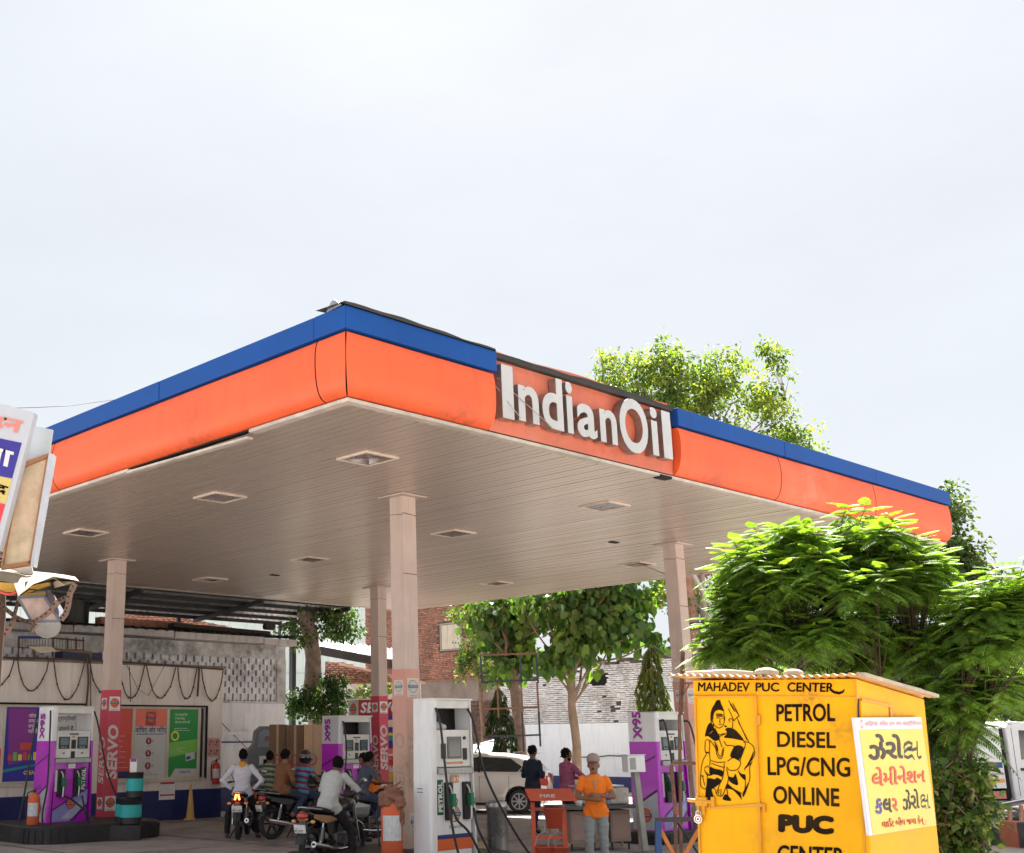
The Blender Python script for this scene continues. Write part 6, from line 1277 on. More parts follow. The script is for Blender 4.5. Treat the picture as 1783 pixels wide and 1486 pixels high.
for l in ([(280,380),(275,430),(300,480),(345,505),(385,480),(405,430),(408,380)],[(262,400),(262,450),(275,490,2),(283,460)],[(315,395),(335,388),(355,395)],[(372,395),(388,392)],[(358,400),(352,440),(365,445)],[(340,462),(360,466),(375,458)],[(312,345),(385,350)],[(310,358),(388,362)],[(312,370),(385,374)],
    [(305,505),(310,560),(345,580),(400,565)],[(345,590),(350,640),(380,720)],[(260,570),(290,620),(340,605),(430,560),(495,520)],[(470,440),(455,410),(485,400),(500,450),(490,540)],
    [(195,640),(230,640),(240,700),(235,790),(245,850),(240,930)],[(190,650),(188,760),(205,790),(160,880),(140,1010),(140,1150),(185,1190),(200,1180)],[(188,775,1.6),(240,785,1.6)],[(135,1040,1.4),(172,1045,1.4)],[(160,1050),(185,1150)],
    [(300,660),(320,800),(355,850),(385,820),(400,720)],[(315,700),(335,790),(358,825),(375,800),(385,740)],[(240,640),(280,690),(330,760),(320,700),(290,660)],[(400,650),(430,700),(480,700),(560,720)],
    [(255,870),(330,890),(420,885)],[(260,900),(340,930),(410,950)],[(180,960),(215,930),(240,960)],[(180,970),(210,1030),(265,1030),(295,985)],
    [(440,880),(500,840),(560,860),(590,900),(550,970),(470,980),(430,940)],[(575,880),(640,700),(620,660)],[(620,650),(700,680),(740,740),(735,830),(640,950),(635,980)],[(720,880),(690,950),(690,1080),(640,1230)],[(640,960),(700,900)],
    [(405,900),(390,1050),(350,1140),(320,1240),(340,1265),(380,1265),(410,1200),(450,1080),(430,960)],[(345,1190),(340,1250)],[(368,1190),(365,1262)],[(270,1180),(300,1190),(310,1240)],
    [(210,1030),(300,1020),(380,1050)],[(210,1000),(215,1180)],[(560,980),(600,1050),(640,1080),(635,1200),(620,1240)],[(430,1180),(450,1290)],
    [(450,195),(575,370)],[(450,285),(515,425)],[(500,225),(575,370)],[(515,425),(545,385),(575,370)],[(515,425),(500,400)],[(545,385),(660,640)],[(560,430),(680,660)],[(470,235),(520,320)],[(405,480,2),(430,490,2)],[(500,1190),(600,1240)],[(205,1150),(200,1310),(280,1315)]): dl(l)
mb.build('door_painting', MINK2, door)
# side wall: upper window panel, seams
def sq(pts, t, mat, name, off=0., par=kb, raw=None, bevel=0.):
    poly = [ks(*c1(*p)) for p in pts]; mb = MB(); mb.prism(poly, KB0+KSN*off, KS, KZ, t); return mb.build(name, mat, par, bevel=bevel)
sp_ = sq([(1180,420),(1360,440),(1352,330),(1176,285)], .012, MYEL, 'side_hatch', bevel=.003)
for q in ([(1176,300),(1360,340),(1360,325),(1176,282)],[(1362,440),(1376,440),(1372,325),(1358,325)]): sq(q, .018, MYED, 'hatch_frame', .003, sp_)
sq([(1165,420),(1174,420),(1172,285),(1162,285)], .003, MDRK, 'hatch_gap')
# roof of corrugated tin
MRT = M('tin_roof_yellow', (.60,.31,.06), .55, var=.12, scale=6, dirt=.4, dirtcol=(.25,.15,.07)); MRTT = M('tin_roof_top', (.46,.36,.27), .7, var=.2, dirt=.5)
n = 150; x0, x1 = KWl-.16, .075; f0, f1 = -.14, KD+.06; vs = []; up_ = []
for i in range(n+1):
    u = x0+(x1-x0)*i/n; w_ = .011*math.sin(2*math.pi*(u-x0)/.066)+.012*math.sin(u*3.1)
    for s_, zz in ((f0, KH+.022-(hb-KH)*.06), (f1, hb+.02)): vs.append(K3(u, s_, zz+w_)); up_.append(K3(u, s_, zz+w_+.004))
mb = MB(); m0 = len(vs); mb.add(vs, [(2*i,2*i+1,2*i+3,2*i+2) for i in range(n)], 0, True); mb.add(up_, [(2*i,2*i+2,2*i+3,2*i+1) for i in range(n)], 1, True)
mb.add([vs[2*i] for i in range(n+1)]+[up_[2*i] for i in range(n+1)], [(i,i+1,n+2+i,n+1+i) for i in range(n)], 1)
mb.build('tin_roof', [MRT, MRTT], kb)
mb = MB(); mb.bar(K3(.085,-.12,KH+.028),K3(.085,KD+.08,hb+.03),.05,.03); mb.build('roof_edge', MRTT, kb)
mb = MB(); mb.bar(K3(-.05,.5,KH+.035-(KH-hb)*.25),K3(-.05,KD*.92,hb+.075),.16,.03); mb.bar(K3(-.25,.7,KH+.05-(KH-hb)*.3),K3(-.22,KD*.9,hb+.09),.12,.03); o = mb.build('roof_plank', M('grey_plank',(.30,.24,.19),.85,var=.25,bump=.3), None); tag(o, 'weathered boards lying on the back of the yellow booth roof', 'planks')
def rock(P, s, label, seed):
    r = np.random.default_rng(seed); mb = MB(); mb.ell((0,0,0),(s[0],s[1],s[2]),14,9)
    mb.v = [tuple(np.array(v)*(1+.22*mnoise.noise(Vector(v)*7+Vector((seed,0,0))))) for v in mb.v]
    o = mb.build('rock', M('rock_tan',(.42,.32,.23),.95,var=.3,scale=9,bump=.6), None, P); o.rotation_euler.z = seed; tag(o, label, 'rock', 'stones weighing down the booth roof'); return o
rock(K3(-.72,.02,KH+.055),(.13,.10,.045),'largest flat tan stone at the front of the booth roof',1); rock(K3(-.50,.04,KH+.05),(.09,.08,.035),'smaller tan stone right beside the largest one on the roof',2); rock(K3(-1.28,.02,KH+.04),(.14,.09,.022),'thin flat stone near the left corner of the booth roof',3)
mb = MB(); mb.tube([K3(-1.4,-.06,KH+.045),K3(-1.05,-.02,KH+.055),K3(-.85,.05,KH+.05)],[.03,.035,.02],7); o = mb.build('sacking', M('sack_cloth',(.46,.36,.27),.95,var=.2,bump=.5), None); tag(o, 'twisted strip of sacking lying along the front of the booth roof', 'sack')
# advertising board hanging on the side wall
ad = thing('xerox_board', 'yellow board with Gujarati lettering in black, red and blue on the booth side', 'sign board', (0,0,0))
def c4(x, y): return 1480+x/5.944, 1220+y/5.944
AOff = .05
def kg(px, py): P = plane_hit(px, py, P0+KSN*AOff, KSN); q = P-(KB0+KSN*AOff); return q.dot(KS), q.dot(KZ)
def gq(pts, t, off): return [kg(*c4(*p)) for p in pts]
cor = [(205,1400),(893,1290),(735,172),(50,178)]
mb = MB(); mb.prism([kg(*c4(*p)) for p in cor], KB0+KSN*(AOff-.025), KS, KZ, .025); mb.build('board', M('board_white',(.66,.67,.72),.5,var=.04,dirt=.2), ad)
mb = MB(); mb.flat([kg(*c4(*p)) for p in [(235,1392),(889,1288),(748,292),(92,305)]], KB0+KSN*AOff, KS, KZ, .002); mb.build('yellow_print', M('board_yellow',(.70,.58,.11),.5,var=.04), ad)
GR = (kg, KB0+KSN*AOff, KS, KZ, KSN); MBR = M('ink_brown', (.040,.022,.018), .55, var=.1); MRD = M('ink_red', (.70,.06,.03), .5, var=.05); MIB = M('ink_blue', (.07,.05,.32), .5, var=.05)
def ksha(mb, bl, br, tl, w_, mi=0):
    a, b, c = (Vector(kg(*c4(*p))) for p in (bl, br, tl))
    def m(x, y, k=1): q = a+(b-a)*x+(c-a)*y; return (q.x, q.y, w_*k)
    for st in ([(.02,.62),(.06,.85),(.28,.98),(.50,.86),(.46,.66),(.22,.58)],[(.22,.58),(.04,.44),(.03,.20),(.22,.08),(.46,.18),(.56,.0,.8),(.60,-.10,.5)],[(.22,.58),(.5,.5),(.74,.56)],[(.77,1.0),(.78,.1),(.86,-.01),(1.0,.06,.8)]):
        mb.stroke([m(*p) for p in st], w_, GR[1], KS, KZ, .0045, mi)
for body, bl, br, tl, mat, bold in (('ઝેરો',(188,620),(545,604),(180,345),MBR,.035),('લેમીનેશન',(222,893),(775,845),(222,690),MRD,.022),('ક',(258,1180),(333,1172),(254,1015),MIB,.03),('લ',(340,1163),(430,1158),(334,1012),MBR,.03),('ર',(440,1150),(492,1145),(428,1010),MRD,.03),('ઝેરો',(545,1140),(715,1118),(535,925),MBR,.022),('લાઈટ બીલ જમા કેન્',(330,1343),(765,1290),(322,1226),MRD,.01),('अिहंसा ऑल इन वन मल्टीवीजन',(150,278),(738,268),(148,210),M('ink_pink',(.66,.28,.30),.5,var=0),.0)):
    mb = MB(); ftext(mb, body, bl, br, tl, GR, .004, bold, 0, 0, c4); mb.build('lettering', mat, ad)
mb = MB(); ksha(mb,(552,612),(735,590),(548,432),.026); ksha(mb,(732,1118),(826,1108),(724,975),.017); mb.build('lettering', MBR, ad)
mb = MB(); a_ = kg(*c4(118,245)); mb.disc(GR[1]+KS*a_[0]+KZ*a_[1],KS,KZ,.03,.004,0,r0=.025); a_ = [kg(*c4(*p))+(.006,) for p in ((770,1240),(792,1250),(775,1270),(790,1290))]; mb.stroke(a_,.006,GR[1],KS,KZ,.004); mb.build('lettering', MRD, ad)
# ================================================================ left advertising boards
YL = 9.0
def c0(x, y): return x/4.643, 680+y/4.643
def LD(x, y, dy=0.): px, py = c0(x, y); return D(px, py, YL+dy)
def slab(name, pts, t, mat, par, dy=0., mi=0):
    P = [LD(x, y, dy) for x, y in pts]; n = len(P); mb = MB(); Q = [p+Y_*t for p in P]
    mb.add(P+Q, [tuple(range(n))[::-1], tuple(range(n, 2*n))]+[(i,(i+1)%n,n+(i+1)%n,n+i)[::1] for i in range(n)]); return mb.build(name, mat, par)
lb = thing('hindi_board', 'tilted white advertising board with Hindi lettering on coloured bands, at the left edge', 'sign board', (0,0,0))
slab('board', [(-420,-10),(280,180),(-5,1290),(-700,1100)], .10, M('flex_white',(.44,.46,.51),.5,var=.05), lb)
for pts, m in (([(-420,300),(175,425),(97,712),(-500,590)],M('band_blue',(.030,.020,.24),.5,var=.04)),([(-500,595),(97,717),(45,912),(-560,800)],M('band_yellow',(.56,.44,.13),.5,var=.04)),([(-560,805),(42,920),(-8,1100),(-600,980)],M('band_red',(.70,.04,.05),.5,var=.04))): slab('colour_band', pts, .003, m, lb, -.004)
def ltext(body, bl, br, tl, mat, bold):
    vs, fs = textmesh(body, bold, 'LEFT', 3, 1, 0, 0); xs = [v[0] for v in vs]; ys = [v[1] for v in vs]; a, b, c = LD(*bl,-.008), LD(*br,-.008), LD(*tl,-.008); mb = MB()
    mb.add([a+(b-a)*((v[0]-min(xs))/(max(xs)-min(xs)))+(c-a)*((v[1]-min(ys))/(max(ys)-min(ys))) for v in vs], fs); mb.build('lettering', mat, lb)
ltext('मोहन', (-330,270),(160,372),(-290,110), M('ink_salmon',(.72,.20,.16),.5,var=0), .03); ltext('दवा',(-280,540),(85,640),(-250,400), M('ink_white',(.6,.6,.62),.5,var=0), .03); ltext('शब्द',(-250,780),(40,870),(-220,690), MINK2, .03)
pb_ = thing('blank_panel', 'pale blank metal panel jutting out behind the tilted Hindi board', 'panel', (0,0,0)); slab('sheet', [(200,275),(425,318),(395,520),(150,620)], .03, M('panel_pale',(.40,.43,.44),.5,var=.08,dirt=.3), pb_, .25)
of = thing('framed_board', 'old wood framed board with faded peeling poster behind the Hindi board', 'sign board', (0,0,0))
slab('faded_poster', [(170,615),(385,535),(240,1400),(10,1440)], .02, M('faded_poster',(.52,.42,.28),.7,var=.25,scale=8,dirt=.5,dirtcol=(.55,.25,.20)), of, .15)
MWD = M('frame_wood', (.33,.15,.07), .6, var=.2, scale=12)
for q in ([(165,590),(395,505),(390,540),(160,632)],[(375,540),(392,535),(250,1400),(232,1400)],[(10,1418),(245,1378),(240,1412),(5,1448)],[(160,610),(175,605),(20,1420),(5,1425)]): slab('frame_bar', q, .05, MWD, of, .12)
slab('edge_strip', [(395,508),(430,515),(272,1422),(245,1416)], .10, M('edge_white',(.42,.44,.49),.5), of, .10); slab('back_sheet', [(60,1440),(250,1400),(270,1486),(200,1486)], .02, M('panel_pale',(0,0,0)), of, .2)
# torn lamp cluster under the boards
def c2(x, y): return x/7.43, 980+y/7.43
def L2(x, y, dy=0.): px, py = c2(x, y); return D(px, py, YL+.1+dy)
lc = thing('broken_lamp', 'broken floodlight housing with bent metal straps below a torn cream hood, left edge', 'lamp', (0,0,0))
MHD = M('hood_cream', (.27,.205,.135), .7, var=.12, scale=10, dirt=.3, dirtcol=(.3,.2,.12)); MST = M('strap_rust', (.16,.10,.075), .65, .3, var=.35, scale=20)
mb = MB(); rows = [[(-60,80,.25),(60,82,.3),(210,92,.3),(420,120,.3),(640,140,.28),(830,165,.25),(965,190,.2)],[(-60,150,-.15),(60,160,-.2),(230,190,-.2),(400,240,-.2),(560,235,-.15),(760,235,-.15),(1018,245,-.05)],[(-60,235,-.3),(60,245,-.3),(180,270,-.3),(235,430,-.3),(420,290,-.28),(690,185,-.1),(860,288,-.12)]]
vs = [L2(*p) for r_ in rows for p in r_]; mb.add(vs, [(r_*7+i, (r_+1)*7+i, (r_+1)*7+i+1, r_*7+i+1) for r_ in range(2) for i in range(6)], 0, True); mb.add([v+Z_*.006+Y_*.01 for v in vs], [(r_*7+i, r_*7+i+1, (r_+1)*7+i+1, (r_+1)*7+i) for r_ in range(2) for i in range(6)], 0, True)
mb.add([L2(690,190,-.15),L2(850,290,-.2),L2(740,320,-.1),L2(700,330,-.05)],[(0,1,2,3)]); mb.add([L2(235,250,-.2),L2(440,120,.2),L2(520,215,.1),L2(360,240,-.22)],[(0,1,2,3)],1); mb.build('hood', [MHD, M('hood_grey',(.36,.32,.32),.7)], lc)
mb = MB(); mb.bar(L2(-40,310,0),L2(230,330,0),.10,.06); mb.bar(L2(300,395,0),L2(640,260,0),.05,.04); mb.bar(L2(230,445,-.05),L2(600,430,-.05),.03,.05); mb.build('yellow_edge', M('ochre_metal',(.50,.30,.04),.5,var=.2), lc)
F_ = [(235,455),(575,440),(770,755),(415,765)]; a_ = [L2(x,y,-.12) for x,y in F_]; b_ = [L2(x+90,y-80,.15) for x,y in F_]
mb = MB(); mb.add(a_+b_, [(0,1,5,4),(1,2,6,5),(2,3,7,6),(3,0,4,7),(4,5,6,7)]); mb.build('housing', M('housing_grey',(.12,.12,.15),.5,.4,var=.2), lc)
mb = MB(); mb.add([L2(x,y,-.125) for x,y in F_], [(3,2,1,0)]); mb.build('lamp_glass', M('lamp_dusty',(.36,.26,.22),.35,var=.25,scale=12), lc)
mb = MB(); [mb.bar(a_[i], a_[(i+1)%4], .018, .018) for i in range(4)]; mb.build('lamp_rim', M('housing_grey',(0,0,0)), lc)
def strap(pts, w_=.028):
    mb = MB(); P = [Vector(L2(*p)) for p in pts]; l = []; 
    for i, p in enumerate(P):
        t_ = (P[min(i+1,len(P)-1)]-P[max(i-1,0)]).normalized(); q = t_.cross(Y_).normalized()*w_/2+Y_*.02; l += [p+q, p-q]
    mb.add(l, [(2*i,2*i+1,2*i+3,2*i+2) for i in range(len(P)-1)]); mb.add([v+Y_*.005 for v in l], [(2*i,2*i+2,2*i+3,2*i+1) for i in range(len(P)-1)])
    for i in range(len(P)-1):
        for s in (.3,.8): p = P[i].lerp(P[i+1], s); mb.cyl(p-Y_*.024, p-Y_*.020, .008, .008, 6, 1)
    return mb.build('strap', [MST, MDRK], lc)
strap([(740,500,-.2),(640,640,-.2),(520,720,-.2),(420,770,-.2),(380,740,-.2)]); strap([(970,270,-.1),(905,400,-.1),(880,560,-.1),(850,660,-.1),(785,740,-.1)],.035); strap([(-20,500,-.15),(70,600,-.15),(200,700,-.15),(330,760,-.15),(440,790,-.15)]); strap([(190,700,-.1),(130,840,-.1),(60,950,-.1)]); strap([(480,790,-.2),(430,840,-.2),(400,900,-.2)]); strap([(240,480,0),(200,620,0),(180,700,0)],.015); strap([(860,450,0),(760,500,0),(710,560,0)],.03)
mb = MB(); mb.tube([L2(-20,365,-.1),L2(60,395,-.1),L2(130,410,-.1),L2(215,385,-.1)],.012,6); mb.build('red_wire', MATS['sign_red'], lc)
mb = MB(); mb.tube([L2(470,350,-.1),L2(380,345,-.1),L2(260,420,-.1)],.006,5); mb.tube([L2(640,330,-.1),L2(690,430,-.1)],.006,5); mb.tube([L2(600,330,-.1),L2(600,480,-.1)],.006,5); mb.build('wire', BLACK, lc)
mb = MB(); mb.tube([L2(10,380,.3),L2(10,700,.3),L2(-25,1090,.3),D(-90,2300,YL+.4)],.040,8); mb.tube([D(-60,700,YL+.35),D(-110,2300,YL+.4)],.05,8); mb.build('pole', M('dark_rust',(.07,.035,.022),.8,var=.3), lc)
# ================================================================ wires, pole structure
t = thing('overhead_wire', 'thin grey wire crossing the sky left of the canopy roof', 'wire', (0,0,0)); mb = MB(); mb.tube([D(-40,712,20),D(60,710,20),D(120,707,21),D(260,688,22)],.006,5); mb.build('strand', M('wire_grey',(.16,.17,.18),.6), t)
t = thing('utility_frame', 'two pole electricity structure with dark platform behind the right column', 'utility pole', (0,0,0)); YU = 30
mb = MB(); mb.tube([D(1240,1290,YU),D(1232,1150,YU),D(1222,1000,YU)],[.09,.08,.07],8); mb.build('pole', M('pole_concrete',(.35,.30,.26),.85,var=.2), t)
mb = MB(); mb.tube([D(1262,1290,YU),D(1259,1090,YU)],.03,6); mb.build('pole', MBLK, t)
mb = MB(); mb.bar(D(1196,1092,YU),D(1268,1088,YU),.5,.16); mb.bar(D(1197,1086,YU-.3),D(1268,1082,YU-.3),.04,.04); mb.build('platform', MBLK, t)
mb = MB(); mb.tube([D(1208,1002,YU-.3),D(1245,1066,YU-.3)],.05,8); mb.build('tube_arm', M('tube_white',(.6,.6,.6),.4), t); mb = MB(); mb.tube([D(1245,1066,YU),D(1275,1044,YU)],.012,5); mb.tube([D(1216,1040,YU),D(1222,1084,YU)],.02,5); mb.build('rod', MATS['wire_grey'], t)
t = thing('guy_rope', 'pale rope running from a ceiling light past the right column to the booth', 'rope', (0,0,0)); mb = MB(); Q0 = W(6.1,14.9,5.9); mb.tube([Q0, onB(1158,1000,12.6)],.012,5); mb.tube([D(1197,1036,19),D(1260,1098,17)],.008,5); mb.tube([D(1138,1125,26),D(1184,1154,16)],.010,5); mb.build('rope', M('rope_tan',(.50,.38,.28),.9), t)
# scaffold in front of the boundary wall
t = thing('scaffold_frame', 'tall rusty and blue angle iron scaffold standing before the white brick wall', 'scaffold', (0,0,0)); YC = 35.
MRS = M('scaffold_rust', (.24,.12,.08), .8, var=.3, scale=6); MSB = M('scaffold_blue', (.04,.05,.08), .6, var=.3)
for x0, x1, y0, y1, m in ((836,840,1140,1190,MSB),(838,843,1190,1310,MRS),(905,908,1140,1190,MSB),(907,910,1190,1240,MRS),(933,937,1140,1190,MSB),(935,938,1188,1240,MRS),(938,941,1240,1300,MSB),(909,912,1240,1310,MSB),(866,868,1190,1250,MRS)):
    mb = MB(); mb.bar(D(x0,y0,YC),D(x1,y1,YC),.05,.05); mb.build('upright', m, t)
for x0, x1, y0, y1, m in ((835,935,1141,1138,MRS),(837,937,1188,1184,MSB),(840,938,1235,1232,MRS),(843,942,1283,1280,MSB)):
    mb = MB(); mb.bar(D(x0,y0,YC-.04),D(x1,y1,YC-.04),.045,.05); mb.build('cross_rail', m, t)
t = thing('tin_lean_to', 'small sloping tin sheet with rust edge behind the white car', 'canopy', (0,0,0)); mb = MB(); q = [D(824,1296,34.5),D(860,1287,34.5),D(858,1308,33.8),D(824,1310,33.8)]; mb.add(q+[p-Z_*.02 for p in q],[(3,2,1,0),(4,5,6,7)]); mb.bar(q[0],q[1],.05,.05,1); mb.build('sheet',[M('sheet_blue_white',(.5,.54,.62),.4),MRS],t)
# oil sales stand
YO = 33.5; t = thing('oil_stand', 'oil sales stand with red SERVO sign box and striped posters behind the far column', 'stand', (0,0,0))
a_, b_ = D(624,1254,YO), D(735,1254,YO); zt_ = D(624,1219,YO).z; zb_ = a_.z; ln = b_.x-a_.x; l_ = D(607,1254,YO+.5)
mb = MB(); mb.bx((a_.x,YO,zb_),(b_.x,YO+.6,zt_)); mb.build('sign_box', M('servo_red',(.36,.02,.03),.5,var=.05), t)
mb = MB(); mb.add([(l_.x,YO+.45,zb_),(a_.x-.002,YO-.002,zb_),(a_.x-.002,YO-.002,zt_),(l_.x,YO+.45,zt_)],[(0,1,2,3)]); mb.build('sign_end', MP['grey'], t)
mb = MB(); xd = Vector((a_.x-l_.x,-.45,0)).normalized(); logo(mb,Vector(((a_.x+l_.x)/2,YO+.22,(zb_+zt_)/2+.03)),xd,Z_,.15,0,1,2); mb.build('emblem',[ORANGE,LOGO_BLUE,PAPER],t)
mb = MB(); mb.flat([(0,0),(ln,0),(ln,.12),(0,.12)],(a_.x,YO,zb_),X_,Z_,.002,1); mb.text('SERVO',(a_.x+.05,YO,zb_+.2),X_,Z_,.38,.004,0,bold=.03,shear=.15,res=2); mb.text('PREMIUM',(a_.x+1.02,YO,zb_+.2),X_,Z_,.34,.004,2,bold=.02,res=2); mb.build('lettering',[PAPER,MP['blue'],M('servo_yellow',(.62,.5,.05),.5)],t)
mb = MB(); mb.bx((l_.x-.05,YO-.05,zt_),(b_.x,YO+.65,zt_+.03)); mb.bx((a_.x+.7,YO-.02,zb_-.2),(b_.x,YO+.5,zb_-.01)); mb.build('cornice', MOFF, t)
xp0, xp1 = D(657,1300,YO).x, D(730,1300,YO).x
mb = MB(); mb.bx((xp0,YO+.1,.1),(xp1,YO+.2,zb_-.2)); mb.build('poster_board', MP['navy'], t)
for k, (y0, y1, m) in enumerate(((1268,1276,'blue'),(1276,1281,'yellow'),(1281,1290,'teal'),(1290,1302,'blue'),(1303,1312,'coral'),(1312,1345,'pale'),(1322,1334,'red'),(1345,1362,'yellow'),(1362,1385,'red'))):
    P, Q = D(669,y1,YO), D(726,y0,YO); mb = MB(); mb.bx((P.x,YO+.07-(.01 if k == 6 else 0),P.z),(Q.x,YO+.1,Q.z)); mb.build('poster_strip', MP[m], t)
mb = MB(); mb.text('की', (D(672,1345,YO).x,YO+.055,D(672,1345,YO).z+.1),X_,Z_,.5,.004,0,bold=.03); mb.build('lettering', MP['red'], t)
mb = MB(); mb.bar(D(664,1262,YO-.05),D(664,1400,YO-.05),.06,.06); mb.build('post', MRD, t); mb = MB(); mb.bar(D(617,1256,YO+.3),D(617,1400,YO+.3),.12,.12); mb.build('post', MP['blue'], t)
# ================================================================ right roadside
t = thing('roadside_kerb', 'black and orange painted kerb stones along the road at right', 'kerb', (0,0,0))
K0, K1 = D(1716,1447,22), D(1840,1462,20.6); K0.z = K1.z = 0; kd = (K1-K0); kl_ = kd.length; kd.normalize(); N_ = 8
MKO = M('kerb_orange', (.46,.15,.09), .8, var=.2, dirt=.5, dirtcol=(.2,.13,.1)); MKB = M('kerb_black', (.06,.065,.08), .8, var=.25, dirt=.5, dirtcol=(.2,.17,.14))
for i in range(-2, N_+4):
    p = K0+kd*(i*.42); mb = MB(); mb.box(p+kd*.2+Vector((0,0,.20)), (.41,.28,.44), Matrix((kd, Vector((-kd.y,kd.x,0)), Z_)).transposed()); mb.build('kerb_stone', MKO if i % 2 else MKB, t, bevel=.02)
mb = MB(); pts = [(30,35),(-15,35),(-15,10)]
P = [D(1660,1480,19), D(1800,1475,18.5)]; mb.add([(8.5,15,.001),(30,12,.001),(30,27,.001),(11,24,.001)], [(0,1,2,3)]); tag(mb.build('roadside_earth', EARTH), kind='structure')
mb = MB(); mb.add([(13.5,24,.004),(60,15,.004),(60,80,.004),(16,60,.004)], [(0,1,2,3)]); tag(mb.build('road', M('asphalt',(.07,.068,.068),.85,var=.2,dirt=.4,dirtcol=(.2,.17,.14))), kind='structure')
for k, (x, y, Y, s, l) in enumerate(((1707,1476,17.5,.24,'reddish rock on the ground below the variegated shrub'),(1734,1456,19.5,.13,'round pale stone in front of the painted kerb'))):
    P = D(x,y,Y); P.z = s*.3; o = rock(P, (s,s*.8,s*.6), l, 7+k); o['group'] = 'loose stones on the roadside'; o['category'] = 'rock'
t = thing('road_railing', 'dark round rail on short rusty posts behind the painted kerb', 'railing', (0,0,0)); mb = MB(); mb.tube([D(1735,1405,23.5),D(1800,1393,22.5)],.05,8); mb.build('rail', M('rail_dark',(0,0,0)), t)
for x in (1745,1758,1778): mb = MB(); mb.bar(D(x,1402,23.3),D(x+1,1440,23.3),.06,.06); mb.build('post', MRU, t)
# ================================================================ motorbikes
MTYR = M('tyre_rubber', (.022,.021,.021), .85, var=.25, scale=12, dirt=.5, dirtcol=(.10,.085,.075)); MALY = M('alloy_black', (.03,.03,.032), .35, .5, var=.1); MENG = M('engine_metal', (.22,.22,.22), .45, .7, var=.2, dirt=.4, dirtcol=(.04,.035,.03))
MTL = M('tail_lens', (.40,.03,.02), .15, var=.05, spec=.8); MIND = M('indicator_lens', (.70,.35,.12), .15, var=.05); MSEAT = M('seat_vinyl', (.016,.016,.017), .6, var=.2, bump=.2)
def motorbike(loc, deg, label, body=(.012,.012,.014), accent=(.4,.4,.42), lit=False, plate='GJ 06 JX 212', alloy=True, tailgrey=False):
    t = thing('motorcycle', label, 'motorcycle', loc, math.radians(deg), 'motorcycles queueing at the pumps')
    MB_ = M('bike_paint_%d' % int(body[0]*1000+body[1]*100+body[2]*10000), body, .25, var=.05, coat=.5); MA = M('bike_accent_%d' % int(accent[0]*1000+accent[2]*100), accent, .3, var=.05)
    R_ = .305
    for wx in (-.64, .64):
        mb = MB(); n = 28; prof = [(R_-.085,-.035),(R_-.05,-.048),(R_-.012,-.035),(R_,0),(R_-.012,.035),(R_-.05,.048),(R_-.085,.035)]; vs = []
        for i in range(n):
            a = 2*math.pi*i/n
            for r_, y in prof: vs.append((wx+r_*math.cos(a), y, R_+r_*math.sin(a)))
        k = len(prof); mb.add(vs, [(i*k+j, ((i+1)%n)*k+j, ((i+1)%n)*k+j+1, i*k+j+1) for i in range(n) for j in range(k-1)], 0, True); w_ = mb.build('wheel', MTYR, t)
        mb = MB(); vs = []
        for i in range(n):
            a = 2*math.pi*i/n
            for r_, y in ((R_-.083,-.03),(R_-.10,-.02),(R_-.10,.02),(R_-.083,.03)): vs.append((wx+r_*math.cos(a), y, R_+r_*math.sin(a)))
        mb.add(vs, [(i*4+j, ((i+1)%n)*4+j, ((i+1)%n)*4+j+1, i*4+j+1) for i in range(n) for j in range(3)], 0, True)
        for i in range(6): a = i*math.pi/3; mb.bar((wx,0,R_),(wx+(R_-.095)*math.cos(a),0,R_+(R_-.095)*math.sin(a)),.032,.028)
        mb.build('rim', MALY, w_); mb = MB(); mb.cyl((wx,-.07,R_),(wx,.07,R_),.055,.055,14); mb.cyl((wx,-.085,R_),(wx,.085,R_),.02,.02,8); mb.build('hub', MENG, w_)
    def arc(cx, r_, a0, a1, wd, name, m, n=12):
        mb = MB(); vs = []
        for i in range(n+1):
            a = math.radians(a0+(a1-a0)*i/n)
            for (y, d) in ((-wd,-.03),(-wd*.8,0),(wd*.8,0),(wd,-.03)): vs.append((cx+(r_+d)*math.cos(a), y, R_+(r_+d)*math.sin(a)))
        mb.add(vs, [(i*4+j, i*4+j+1, (i+1)*4+j+1, (i+1)*4+j) for i in range(n) for j in range(3)], 0, True); return mb.build(name, m, t)
    arc(.64, R_+.035, 30, 170, .06, 'front_mudguard', MB_); arc(-.64, R_+.055, 60, 168, .075, 'rear_mudguard', BLACK)
    mb = MB(); mb.prism([(-.94,.44),(-.88,.72),(-.80,.74),(-.86,.46)],(0,.055,0),X_,Z_,.11); mb.build('mud_flap', M('flap_grey',(.07,.075,.085),.6), t)
    mb = MB(); mb.box((-.955,0,.60),(.012,.20,.12),Matrix.Rotation(-.25,3,'Y')); pl = mb.build('number_plate', PAPER, t)
    mb = MB(); Xp, Yp = -Y_, Vector((.25,0,.97)); mb.text(plate.split()[0]+' '+plate.split()[1],(-.957,.085,.605),Xp,Yp,.048,.008,0,bold=.02,res=1); mb.text(' '.join(plate.split()[2:]),(-.972,.085,.555),Xp,Yp,.048,.008,0,bold=.02,res=1); mb.build('plate_text', INK, pl)
    me = MTL if not lit else M('tail_lens_lit', (.8,.08,.03), .3, var=0, emit=(1,.10,.02,3.5))
    if lit:
        for y in (-.032,.032): mb = MB(); mb.box((-.93,y,.82),(.02,.035,.11),Matrix.Rotation(.25*(1 if y>0 else -1),3,'X')); mb.build('tail_lamp', me, t)
        mb = MB(); mb.box((-.93,0,.715),(.02,.06,.035)); mb.build('reflector', MTL, t)
    else:
        mb = MB(); mb.ell((-.885,0,.78),(.07,.10,.062),12,8); mb.build('tail_lamp', me, t); mb = MB(); mb.ell((-.875,0,.735),(.05,.09,.025),10,6); mb.build('tail_lamp_base', MIND, t)
